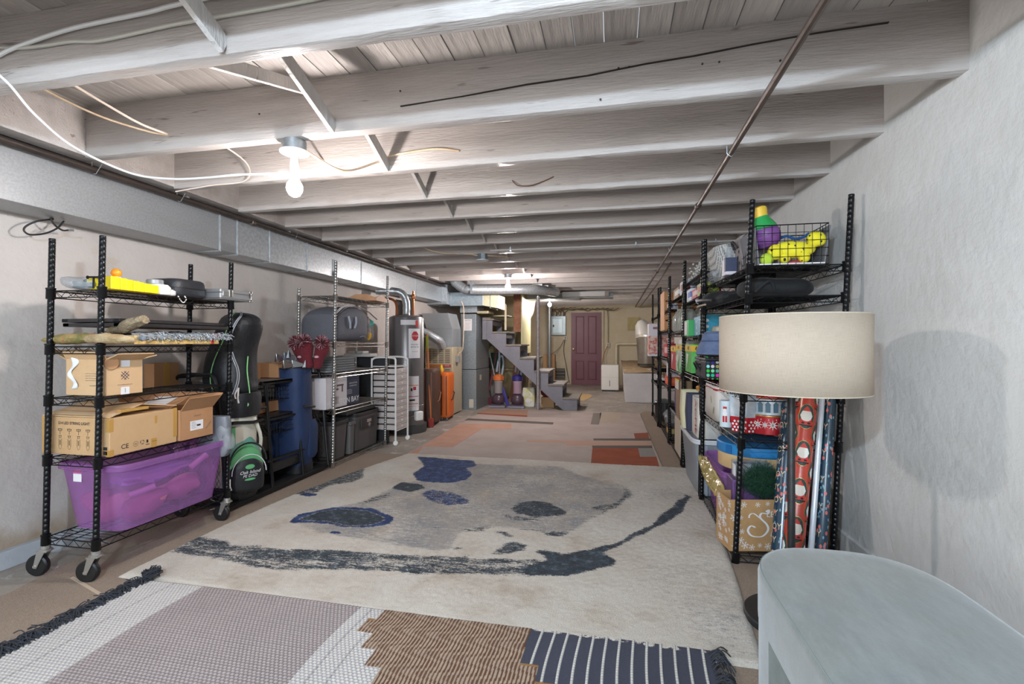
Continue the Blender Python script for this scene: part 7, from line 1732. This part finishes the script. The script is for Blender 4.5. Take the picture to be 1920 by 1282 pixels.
for (x_, y_, s) in [(-.11, .03, .022), (-.085, .055, .018), (-.115, .09, .02), (-.10, .13, .016), (-.12, .17, .02), (-.10, .21, .022), (-.07, .235, .016), (-.065, .03, .02), (-.03, .02, .016), (.01, .03, .012), (.05, .025, .018), (.09, .03, .02), (.125, .045, .02), (.0, .235, .014), (.05, .24, .012), (.10, .235, .016), (.14, .22, .014), (-.08, .10, .014), (-.085, .17, .012)]: branch(g, x_, y_, s, M_)
g.build('snowflake_print', t, smooth=False)
g = MB().m(wpap); M2 = face_left(-.1415, 0, 0)
for i in range(26): branch(g, -.06 + .13 * rs.random(), .02 + .22 * rs.random(), rs.uniform(.010, .022), M2)
g.build('snowflake_print', t, smooth=False)
garland('pine_garland', 'dark green tinsel pine garland bulging out of the kraft gift bag', (.76, 2.73, .385), (.10, .085, .085), 1, '#1a4a33', 'garland', .055, 6, 3600)

# wrapping rolls
navyw = mat('navy_wrap', '#1f3a4c', .25, spec=.7); redw = mat('red_wrap', '#b9402f', .25, spec=.7); cr = mat('cream_print', '#ddd2c0', .5); pink = mat('coral_print', '#c9635a', .5)
def roll(label, a, b, r, m, motif=None, seed=0, wdir=-PI / 2):
    t = thing('wrapping_paper_roll', label, 'wrapping paper', a); a = Vector(a); b = Vector(b); d = b - a; L = d.length
    q = d.to_track_quat('Z', 'Y').to_matrix().to_4x4()
    MB().m(m).lathe([(r * .5, 0), (r, 0), (r, L), (r * .5, L)], 26, q).build('paper', t)
    MB().m(card).lathe([(r * .52, -.004), (r * .52, L + .006)], 16, q).build('core', t)
    qi = q.inverted()
    fw = qi @ Vector((-.25, -1, 0)); th0 = math.atan2(fw.y, fw.x)
    def cyl(u, z, h=0): return q @ Vector(((r + .0006 + h) * math.cos(th0 + u / r), (r + .0006 + h) * math.sin(th0 + u / r), z))
    if motif: motif(t, cyl, L, r, random.Random(seed))
    return t
def flat(g, pts, cyl, u0, z0, h): 
    xs_ = [p_[0] for p_ in pts]; a, b = min(xs_), max(xs_); N = 7; n = len(pts); cols = []
    for i in range(N + 1):
        x = a + (b - a) * (i + (.02 if i == 0 else -.02 if i == N else 0)) / N; ys = []
        for k in range(n):
            (xa, ya), (xb, yb_) = pts[k], pts[(k + 1) % n]
            if min(xa, xb) <= x <= max(xa, xb) and abs(xb - xa) > 1e-9: ys.append(ya + (yb_ - ya) * (x - xa) / (xb - xa))
        if len(ys) < 2: ys = [0, 0]
        cols.append((x, min(ys), max(ys)))
    vs = []
    for x, y0, y1 in cols: vs += [cyl(u0 + x, z0 + y0, h), cyl(u0 + x, z0 + y1, h)]
    g.raw(vs, [(2 * i, 2 * i + 2, 2 * i + 3, 2 * i + 1) for i in range(N)])
def disc(rx, ry, n=14, a0=0, a1=2 * PI): return [(rx * math.cos(a0 + (a1 - a0) * k / n), ry * math.sin(a0 + (a1 - a0) * k / n)) for k in range(n if a1 - a0 > 6 else n + 1)]
def joy(t, cyl, L, r, rs):
    g = MB().m(mat('gold_cream_print', '#cbb494', .5)); vs, fs = text_mesh('JOY', .042)
    z = .03; k = 0
    while z < L - .02:
        for u0 in ((-.055, .055) if r > .02 else (0,)):
            for dy in (0, .0006): g.raw([cyl(u0 + x * (.8) + (.02 if k % 2 else 0), z + y + dy, .0002) for x, y, _ in vs], fs)
        z += .062; k += 1
    g.build('joy_lettering', t, smooth=False)
    g = MB().m(pink)
    for i in range(int(L * 40)): flat(g, disc(.006, .010, 6), cyl, rs.uniform(-1, 1) * r * 1.4, rs.uniform(.01, L - .01), .0001)
    g.m(mat('pale_blue_print', '#6f95a3', .5))
    for i in range(int(L * 50)): flat(g, disc(.004, .008, 5), cyl, rs.uniform(-1, 1) * r * 1.4, rs.uniform(.01, L - .01), .00015)
    g.build('berry_print', t, smooth=False)
def santa(t, cyl, L, r, rs):
    go = MB().m(gold); ov = MB().m(mat('forest_print', '#27443e', .5)); wh_ = MB().m(mat('beard_print', '#e0dcd4', .6)); rd_ = MB().m(mat('bright_red_print', '#c4342c', .5)); bk_ = MB().m(cabb)
    k = 0; z = .06
    while z < L:
        u0 = .0 if k % 2 == 0 else .065
        for uu in (u0, u0 - .13):
            flat(go, disc(.037, .062, 20), cyl, uu, z, .0002); flat(ov, disc(.034, .059, 20), cyl, uu, z, .0004)
            flat(rd_, [(-.03, -.04), (.03, -.04), (.026, -.005), (-.026, -.005)], cyl, uu, z, .0006)
            flat(wh_, disc(.026, .028, 16), cyl, uu, z + .004, .0008); flat(rd_, [(-.018, .026), (.018, .026), (0, .052)], cyl, uu, z, .0010)
            flat(bk_, [(-.028, -.046), (.028, -.046), (.028, -.04), (-.028, -.04)], cyl, uu, z, .0010)
            for s in (-1, 1): flat(bk_, disc(.007, .005, 8), cyl, uu + s * .012, z - .032, .0012)
        z += .088; k += 1
    for g_, nm in ((go, 'gold_ring_print'), (ov, 'oval_print'), (wh_, 'beard_print'), (rd_, 'red_print'), (bk_, 'belt_print')): g_.build(nm, t, smooth=False)
roll('navy JOY lettered wrapping roll leaning left of the lamp pole', (.76, 2.46, .02), (.90, 2.74, .80), .042, navyw, joy, 1)
roll('red wrapping roll with bearded winter figures in green ovals', (.80, 2.44, .01), (.965, 2.66, 1.02), .046, redw, santa, 2)
roll('thin silver white wrapping roll between the red and navy rolls', (.878, 2.44, .01), (1.022, 2.64, 1.02), .013, mat('pearl_wrap', '#c9d0d8', .2, .2))
roll('navy JOY lettered wrapping roll nearest the right wall', (.925, 2.45, .01), (1.062, 2.65, 1.02), .024, navyw, joy, 3)
tag(MB().m(mat('brown_snow_bag', '#6a5238', .7, fleck=('#c9c0b0', 30, .64))).box(1.06, 1.10, 2.78, 3.1, .06, .36).build('gift_bag', bevel=.004), 'brown speckled gift bag flat against the wall behind the rolls', 'gift bag')

# ---- grey tub and bags under the second rack
greyb = clear_mat('grey_translucent', '#c9cdd3', '#9fa4ab', .7, .35)
t = bin_('storage_tub', 'grey translucent tub with a white lid on the floor under the second right rack', .555, 1.02, 3.58, 4.32, .008, .425, greyb, .035, lid=mat('white_grey_lid', '#c9ccd2', .45))
MB().m(wpap).box(-.19, -.12, -.352, -.345, .1, .22).build('label_sheet', t, smooth=False)
for k in (-.15, .12): MB().m(mat('grey_rib', '#8d949d', .5)).box(k - .012, k + .012, -.365, -.345, .02, .38).build('rib', t, smooth=False)
tag(MB().m(mat('white_contents', '#c2c4c8', .8)).blob((.79, 3.95, .2), (.15, .28, .14), 18, 12, 2.6, .3, 8).build('folded_linen'), 'pale linen seen through the grey tub', 'linen')
def sack(label, x, y, z, hx, hy, h_, m, lean=0, nm='tote_bag', extra=None, p=6):
    t = thing(nm, label, 'bag', (x, y, z))
    g = MB().m(m); rings = [sring(lean * zz / h_, 0, zz, hx * s, hy * s, p, 26) for zz, s in ((0, .92), (.02, 1), (h_ * .5, 1.03), (h_ - .01, .98), (h_, .97))]
    rings = [[(a + .006 * noise.noise(Vector((a * 15, b * 15, c * 10))), b + .006 * noise.noise(Vector((a * 15, b * 15, c * 9 + 4))), c) for a, b, c in r_] for r_ in rings]
    g.loft(rings, cap=False); n = 26; g.f.append(tuple(range(n))[::-1]); g.mi.append(0); g.build('bag_body', t, solid=.003)
    if extra: extra(t)
    return t
def acme(t):
    g = MB().m(redm); text_to(g, 'ACME', .075, face_left(-.092, -.10, .155) @ rot(0, 0, -PI / 2), bold=.002, sx=1.25)
    g.build('red_lettering', t, smooth=False)
    for s in (-1, 1): MB().m(redm).tube(spl([(s * .03, -.12, .27), (s * .03, -.09, .30), (s * .03, .0, .305), (s * .03, .08, .27)], 4), .009, 6).build('red_handle', t)
sack('cream tote with red ACME lettering standing on the grey tub lid', .665, 3.72, .433, .085, .13, .285, mat('cream_tote', '#cfcabe', .75, 0, '#c3c3c0', 6), extra=acme)
sack('navy blue narrow bag between the ACME tote and the yellow bag', .615, 3.93, .433, .06, .04, .29, mat('navy_bag', '#33364c', .7), .0)
sack('pale yellow paper bag on the far part of the grey tub lid', .60, 4.07, .433, .065, .06, .30, mat('pale_yellow_bag', '#d6cda0', .75, 0, '#cfc9b0', 8))
sack('white shopping bag behind the ACME tote', .86, 3.78, .433, .09, .14, .29, wb_)
# third rack
sack('brown paper bag with a white and yellow flap on the third rack', .64, 4.68, .425, .06, .12, .34, mat('brown_kraft_bag', '#8f7358', .8), nm='paper_bag', extra=lambda t: (MB().m(mat('white_yellow_flap', '#d5cfc2', .6)).box(-.066, -.062, -.12, .10, .26, .335).build('white_flap', t, smooth=False), MB().m(yel).box(-.067, -.06, -.12, .10, .335, .35).build('yellow_edge', t, smooth=False)))
sack('purple bag behind the brown paper bag on the third rack', .66, 4.95, .425, .06, .09, .26, mat('purple_bag', '#4a3566', .7))
tag(MB().m(mat('cream_board', '#b8ab98', .8)).box(.59, .61, 4.55, 4.95, .07, .40).build('cream_panel', bevel=.003), 'upright cream panel on the bottom shelf of the third right rack', 'board')
tag(MB().m(mat('purple_bag', '#4a3566')).box(.63, .75, 4.6, 5.0, .07, .22).build('purple_box', bevel=.006), 'dark purple box low on the third right rack', 'box')
# jars and cartons
def jar(label, x, y, z, r, h_, group='large glass jars on the right racks'):
    t = thing('glass_jar', label, 'jar', (x, y, z), 0, group)
    MB().m(jarg).lathe([(r * .8, 0), (r, .012), (r, h_ * .72), (r * .8, h_ * .85), (r * .62, h_ * .9), (r * .62, h_), (r * .58, h_), (r * .58, h_ * .9), (r * .95, h_ * .70), (r * .95, .015), (0, .008)], 22, cap=False).build('glass', t)
    g = MB().m(jarg)
    for k in range(10): a = k * PI / 5; g.rod((r * math.cos(a), r * math.sin(a), .02), (r * math.cos(a), r * math.sin(a), h_ * .7), r * .09, 5)
    g.build('glass_ribs', t); return t
for i, (x_, y, z, r, h_) in enumerate([(.67, 4.62, 1.215, .07, .22), (.68, 4.82, 1.215, .075, .24), (.67, 5.05, 1.215, .075, .23), (.84, 4.7, 1.215, .08, .25), (.84, 4.95, 1.215, .08, .25), (.68, 5.27, 1.215, .07, .22)]):
    jar(['ribbed glass jar nearest on the third rack jar shelf', 'second ribbed glass jar along the third rack', 'third ribbed glass jar along the third rack', 'taller glass jar at the back near end of the third rack', 'taller glass jar at the back middle of the third rack', 'farthest glass jar on the third rack'][i], x_, y, z, r, h_)
for i, (x_, y) in enumerate([(.86, 3.75), (.90, 4.02), (.80, 4.28)]): jar(['clear jar behind the teal carton, nearest', 'clear jar behind the teal and green cartons, middle', 'clear jar behind the green carton, farthest'][i], x_, y, 1.166, .10, .27)
def pbox(label, x0, x1, y0, y1, z0, z1, m, prints, nm='carton'):
    t = thing(nm, label, 'box', ((x0 + x1) / 2, (y0 + y1) / 2, z0)); hx, hy, H_ = (x1 - x0) / 2, (y1 - y0) / 2, z1 - z0
    MB().m(m).box(-hx, hx, -hy, hy, 0, H_).build('box_body', t, smooth=False, bevel=.003)
    prints(t, hx, hy, H_); return t
def gp_(t, hx, hy, H_):
    g = MB().m(wpap); g.box(-hx - .001, -hx, -hy * .2, hy * .9, H_ * .1, H_ * .9); text_to(g, '24', .04, face_front(.02, -hy - .001, .03)); g.build('white_print', t, smooth=False)
pbox('bright green carton with a white side on the second right rack', .605, .72, 4.16, 4.40, 1.166, 1.30, mat('bright_green', '#2fa656', .5), gp_)
def tp_(t, hx, hy, H_):
    g = MB().m(wpap)
    for k, s in enumerate(('Food', 'Bags', 'Snack')): text_to(g, s, .032, face_left(-hx - .001, .06, H_ - .04 - .045 * k))
    for k in range(3): g.lathe([(0, .001), (.012, .001)], 10, face_front(-hx + .03, -hy - .0005, H_ - .04 - .045 * k), cap=False)
    g.build('white_print', t, smooth=False)
pbox('teal blue carton with white print on the second right rack', .64, .84, 3.72, 4.12, 1.166, 1.315, mat('teal_carton', '#1f8aa6', .5), tp_)
def pt_(t, hx, hy, H_):
    g = MB().m(mat('yellow_band', '#e0b52a', .5)); g.box(-hx - .001, hx + .001, -hy - .001, hy + .001, H_ - .06, H_ - .01); g.build('yellow_band', t, smooth=False)
    g = MB().m(cabb); text_to(g, '6=18', .045, face_left(-hx - .002, -.02, H_ - .035), bold=.001); text_to(g, '6=18', .045, face_front(.0, -hy - .002, H_ - .035), bold=.001); g.build('count_print', t, smooth=False)
    g = MB().m(wpap); g.raw([(0, -.06, .001), (.03, .05, .001), (-.04, .02, .001)], [(0, 1, 2)], face_front(0, -hy - .001, H_ * .4)); g.raw([(-.08, -.08, .001), (.03, .05, .001), (-.08, .06, .001)], [(0, 1, 2)], face_left(-hx - .0012, 0, H_ * .42)); g.build('white_print', t, smooth=False)
pbox('green and yellow paper towel pack printed 6=18 on the second right rack', .61, .76, 4.05, 4.38, .866, 1.10, mat('vivid_green_film', '#4bb04f', .35, 0, '#79c36a', 12), pt_, 'paper_towel_pack')
pbox('green and white paper towel pack on the third right rack', .60, .76, 4.56, 4.95, .836, 1.10, mat('green_white_film', '#49a852', .35, 0, '#d5d9cf', 9, .45, .55), pt_, 'paper_towel_pack')
pbox('red and yellow paper towel pack farther along the third right rack', .60, .76, 5.0, 5.35, .836, 1.08, mat('red_film', '#b3323a', .35, 0, '#c8474c', 9), pt_, 'paper_towel_pack')
tag(MB().m(wpap).loft([sring(.70, 4.78, z, .08, .2, 4, 24) for z in (1.10, 1.13, 1.14)]).build('tissue_pack'), 'flat white tissue pack on the paper towel packs of the third rack', 'tissue')
tag(MB().m(mat('foil_orange', '#c96a2a', .35, .3, '#e0b43a', 25)).blob((.73, 4.1, .905 - .17), (.07, .12, .04), 16, 10, 2.5, .4, 25).build('snack_pack'), 'orange and yellow foil snack pack on top of the bags under the second rack', 'snack')
tag(MB().m(mat('foil_brown', '#4e3a30', .3, .4, '#9c8f84', 25)).blob((.66, 4.75, .80), (.05, .10, .035), 16, 10, 2.5, .4, 25).build('foil_bag'), 'brown foil bag on the brown paper bag of the third rack', 'snack')
tag(MB().m(mat('red_green_tray', '#b02a2e', .4, 0, '#d0c040', 25)).blob((.77, 3.46, .855), (.06, .08, .022), 16, 8, 3).build('red_bowl'), 'red and yellow bowl just behind the rainbow dotted bag handle', 'bowl') if False else None
# items on the upper shelves of racks two to five
cr_ = mat('crystal_beads', '#cfcfcc', .15, .3, '#8f8f8e', 90, bump=1, bs=120)
t = thing('glass_garland', 'heap of sparkling clear bead garland on top of the second right rack', 'garland', (.70, 4.0, 1.628))
rs = random.Random(8); g = MB().m(clear_mat('bead_glass', '#eeeeea', '#dcdcd8', .5, .05))
for i in range(420): q = Vector((rs.gauss(0, .04), rs.gauss(0, .17), abs(rs.gauss(0, .05)))); g.blob(q, (.009, .009, .009), 6, 4)
o = g.build('beads', t); o['kind'] = 'stuff'
MB().m(zinc).tube(spl([(-.06, -.2, .02), (-.09, -.1, .06), (-.07, 0, .03), (-.09, .1, .08), (-.05, .2, .02)], 6), .004, 6).build('wire', t)
def smallbox(label, x0, x1, y0, y1, z0, h_, c, tapec='#d8d4cc', nm='carton'):
    t = thing(nm, label, 'box', ((x0 + x1) / 2, (y0 + y1) / 2, z0)); hx, hy = (x1 - x0) / 2, (y1 - y0) / 2
    MB().m(mat('box' + c, c, .6)).box(-hx, hx, -hy, hy, 0, h_).build('box_body', t, smooth=False, bevel=.003)
    MB().m(mat('lbl' + tapec, tapec, .6)).box(-hx - .001, -hx * .2, -hy - .001, hy * .4, h_ * .3, h_ * .75).build('printed_label', t, smooth=False)
smallbox('lime and red snack carton on the second rack third shelf', .62, .74, 3.66, 3.84, 1.457, .09, '#8fa03a', '#b03a40'); smallbox('pink red carton next to the lime one on the second rack', .62, .80, 3.88, 4.1, 1.457, .075, '#a8384a', '#d9b3b8')
smallbox('white and blue carton at the far end of the second rack', .62, .74, 4.14, 4.36, 1.457, .10, '#c9cdd8', '#2a5fb0'); smallbox('lilac white carton on the third rack upper shelf', .62, .76, 4.55, 4.8, 1.556, .12, '#c5c3d2', '#8a3340')
smallbox('brown carton on the third rack upper shelf', .62, .80, 4.9, 5.3, 1.556, .10, '#8a6a4c'); smallbox('white carton with blue spots on top of the fourth rack', .62, .72, 5.7, 5.9, 1.486, .07, '#c9ccd4', '#3a5f9a')
# slatted crate
t = thing('wooden_crate', 'slatted pale pine crate standing on the fourth right rack', 'crate', (.78, 6.22, 1.256)); pine = mat('pine_slats', '#c08a55', .6, 0, '#b07a48', 9, bump=.2, bs=30, stretch=(1, 1, .2))
for k in range(4): MB().m(pine).box(-.17, .17, -.235, -.225, .012 + .115 * k, .11 + .115 * k).build('slat', t, smooth=False); MB().m(pine).box(-.17, .17, .225, .235, .012 + .115 * k, .11 + .115 * k).build('slat', t, smooth=False)
for x_ in (-.185, .17): MB().m(pine).box(x_, x_ + .015, -.235, .235, 0, .47).build('end_board', t, smooth=False)
MB().m(pine).box(-.17, .17, -.22, .22, 0, .012).build('bottom_board', t, smooth=False)
# photo printed roaster box
def tk(t, hx, hy, H_):
    g = MB().m(mat('food_photo_print', '#b5564a', .5, 0, '#d8c2b5', 22, .42, .58)); g.box(-hx - .001, hx + .001, -hy - .0015, hy, H_ * .06, H_ * .62); g.build('food_picture', t, smooth=False)
    g = MB().m(mat('title_print', '#8a5a5c', .5)); g.box(-.11, .06, -hy - .003, -hy - .001, H_ * .83, H_ * .90); g.build('title_band', t, smooth=False)
pbox('white kitchen appliance box with a food picture jutting from the farthest right rack', .47, .80, 6.75, 7.0, .925, 1.365, mat('white_box_board', '#cfcad0', .5), tk, 'appliance_box')
smallbox('red carton on the fourth rack behind the food picture box', .62, .78, 5.95, 6.3, .936, .16, '#a3262c', '#d0a0a0'); smallbox('orange red dish carton on the fourth rack lower shelf', .60, .80, 5.60, 5.95, .736 - .11, .10, '#c84a2a', '#e0653a')
pbox('white sewing machine carton on the fourth right rack', .60, .80, 5.58, 5.78, .728, .90, mat('white_box_board', '#cfcad0'), lambda t, hx, hy, H_: MB().m(mat('machine_print', '#6f7890', .5)).box(-.04, .05, -hy - .002, -hy, .04, .12).build('machine_picture', t, smooth=False), 'appliance_box')
smallbox('dark gift carton with a gold disc below the sewing machine carton', .60, .76, 5.6, 5.85, .058, .12, '#26262a', '#b59a55')
for i, (x_, y, c) in enumerate([(.66, 7.2, '#8c6f55'), (.66, 7.0, '#a58a6c'), (.66, 7.35, '#6d5a4a'), (.66, 6.75, '#9c8468')]):
    t = thing('wine_bottle', ['brown glass bottle, nearest but one, on the farthest rack', 'tan bottle in the middle of the farthest rack', 'darkest bottle at the far end of the farthest rack', 'tan brown bottle at the near end of the farthest rack'][i], 'bottle', (x_, y, .556)); MB().m(mat('bottle' + c, c, .3)).lathe([(.03, 0), (.035, .006), (.035, .10), (.014, .13), (.013, .155), (0, .156)], 16).build('glass', t); MB().m(wpap).lathe([(.0355, .03), (.0355, .08)], 16, cap=False).build('paper_label', t)
t = thing('cooking_pot', 'black lidded pot on the lowest shelf of the farthest right rack', 'pot', (.72, 7.15, .056)); MB().m(mat('black_enamel', '#1c1d20', .3)).lathe([(.13, 0), (.14, .01), (.14, .20), (.145, .205)], 26).build('pot_body', t); MB().m(mat('steel_lid', '#777a7c', .3, .7)).lathe([(.145, .207), (.13, .225), (.05, .25), (0, .255)], 26).build('lid', t)
for s in (-1, 1): MB().m(cabb).box(s * .155 - .02, s * .155 + .02, -.04, .04, .165, .185).build('handle', t, smooth=False, bevel=.004)
t = thing('plastic_bag', 'clear bag of dark kitchen parts on the lowest shelf of the fourth right rack', 'bag', (.72, 6.1, .056)); MB().m(clearp).blob((0, 0, .12), (.11, .25, .12), 18, 12, 2.4, .4, 10).build('film', t); MB().m(mat('dark_parts', '#3a393b', .5)).blob((0, 0, .08), (.08, .2, .07), 14, 10, 2.4, .4, 20).build('parts', t)
t = thing('storage_basket', 'wire basket of dark odds and ends on top of the farthest rack', 'basket', (.78, 6.95, 1.476)); basket(0, .14, -.15, .15, -.2, .2, t, blk, 'wire_frame', .05, .003); MB().m(mat('dark_parts', '#3a393b')).blob((0, 0, .08), (.12, .17, .09), 14, 10, 2.4, .5, 12).build('contents', t)

# ================================================================ FLOOR LAMP AND BENCH
lp = thing('floor_lamp', 'floor lamp with a wide cream drum shade, black pole and round black base', 'floor lamp', (.690, 2.09, .007))
bs_ = mat('black_lamp_metal', '#2a2a2b', .45, .2, bump=.2, bs=50)
MB().m(bs_).lathe([(.168, 0), (.172, .004), (.172, .026), (.168, .03), (0, .03)], 44).build('base', lp)
MB().m(bs_).lathe([(.014, .03), (.014, 1.10), (.010, 1.11)], 16).build('pole', lp)
MB().m(bs_).lathe([(.02, 1.05), (.02, 1.10)], 14).build('socket', lp)
MB().m(wplast).lathe([(.013, 1.10), (.03, 1.14), (.03, 1.16), (0, 1.19)], 16).build('unlit_bulb', lp)
sh = bpy.data.materials.new('linen_shade'); sh.use_nodes = True; T = NT(sh); p = T.n['Principled BSDF']
tc = T.n.new('ShaderNodeTexCoord')
def streak(sc):
    mp = T.n.new('ShaderNodeMapping'); mp.inputs['Scale'].default_value = sc; T.link(tc.outputs['UV'], mp.inputs[0]); return T.noise(1, 3, .7, mp.outputs[0]).outputs[0]
f1 = streak((9, 260, 1)); f2 = streak((420, 9, 1)); f = T.mth('MULTIPLY', T.mth('ADD', f1, f2), .5)
T.link(T.ramp(f, [(.38, '#b5a594'), (.5, '#c9b9a6'), (.62, '#d1c2b0')]).outputs[0], p.inputs['Base Color']); p.inputs['Roughness'].default_value = .85
tl = T.n.new('ShaderNodeBsdfTranslucent'); tl.inputs[0].default_value = lin('#cdbfa8'); ms = T.n.new('ShaderNodeMixShader'); ms.inputs[0].default_value = .22
T.link(p.outputs[0], ms.inputs[1]); T.link(tl.outputs[0], ms.inputs[2]); T.link(ms.outputs[0], T.n['Material Output'].inputs[0])
g = MB().m(sh); RS = .262; z0, z1 = .918, 1.212
g.grid(lambda u, v: (RS * math.cos(2 * PI * u), RS * math.sin(2 * PI * u), z0 + (z1 - z0) * v), 97, 3)
me = g.mesh('lamp_shade'); uv = me.uv_layers.new(name='UVMap')
for poly in me.polygons:
    for li in poly.loop_indices:
        vi = me.loops[li].vertex_index; uv.data[li].uv = ((vi % 97) / 96 * 4, (vi // 97) / 2)
shd = put('lamp_shade', me, lp, solid=.002)
for z in (z0, z1): MB().m(mat('shade_trim', '#c9bda9', .8)).tube([(RS * math.cos(2 * PI * k / 96), RS * math.sin(2 * PI * k / 96), z) for k in range(96)], .0022, 5, closed=True).build('shade_trim', lp)
g = MB().m(bs_)
for k in range(3): a = k * 2 * PI / 3; g.rod((.015 * math.cos(a), .015 * math.sin(a), 1.10), (RS * math.cos(a), RS * math.sin(a), z1 - .01), .002, 6)
g.build('spider', lp)

bn = thing('bench', 'pale sage grey velvet waterfall bench with a rounded end in the near right corner', 'bench', (0, 0, 0))
vel = bpy.data.materials.new('sage_velvet'); vel.use_nodes = True; T = NT(vel); p = T.n['Principled BSDF']
tc = T.n.new('ShaderNodeTexCoord'); vec = tc.outputs['Object']
mp = T.n.new('ShaderNodeMapping'); mp.inputs['Scale'].default_value = (14, 5, 5); mp.inputs['Rotation'].default_value = (0, 0, .7); T.link(vec, mp.inputs[0])
n1 = T.noise(1, 6, .75, mp.outputs[0]).outputs[0]; n2 = T.noise(2.3, 4, .6, vec).outputs[0]
c = T.mix(T.ramp(n2, [(.35, 0.0), (.7, 1.0)]).outputs[0], '#62696a', '#6c6c62')
c = T.mix(T.ramp(n1, [(.4, 0.0), (.72, .55)]).outputs[0], c, '#868c8a')
c = T.mix(T.ramp(T.noise(3.1, 3, .5, vec).outputs[0], [(.66, 0.0), (.74, .45)]).outputs[0], c, '#85745e')
T.link(c, p.inputs['Base Color']); p.inputs['Roughness'].default_value = .8; p.inputs['Sheen Weight'].default_value = .4
b = T.n.new('ShaderNodeBump'); b.inputs['Strength'].default_value = .25; b.inputs['Distance'].default_value = .003; T.link(T.noise(250, 3, .7, vec).outputs[0], b.inputs['Height']); T.link(b.outputs[0], p.inputs['Normal'])
X0, X1, YF, YN = .415, .925, 1.735, .10
def outline(inset, n=22):
    cx = (X0 + X1) / 2; rx = (X1 - X0) / 2 - inset; pts = [(X0 + inset, YN + inset)]
    cyc = YF - .30
    for k in range(n + 1):
        a = PI - PI * k / n; e = .74
        c_, s_ = math.cos(a), math.sin(a)
        pts.append((cx + rx * math.copysign(abs(c_) ** e, c_), cyc + (.30 - inset) * abs(s_) ** e))
    pts.append((X1 - inset, YN + inset)); return pts
prof = [(.012, .292), (.0, .30), (.0, .425), (.004, .440), (.012, .449), (.03, .4555), (.08, .459)]
rings = [[(a, b_, z) for a, b_ in outline(ins)] for ins, z in prof]
g = MB().m(vel).loft(rings); g.build('seat', bn, ang=50)
MB().m(mat('velvet_seam', '#7d8886', .8)).tube([(a, b_, .4435) for a, b_ in outline(.0065)], .0018, 5).build('seam_piping', bn)
def legpoly(th=.07):
    o = [q for q in outline(.002) if q[1] > YF - .30]; i = [q for q in outline(th) if q[1] > YF - .30]
    return o + i[::-1]
g = MB().m(vel); lo = legpoly(.075)
g.prism(lo, .008, .30, 'z'); g.build('leg', bn, ang=50)
MB().m(vel).box(X0 + .002, X1 - .002, YN, YN + .08, .008, .30).build('leg', bn, smooth=False)
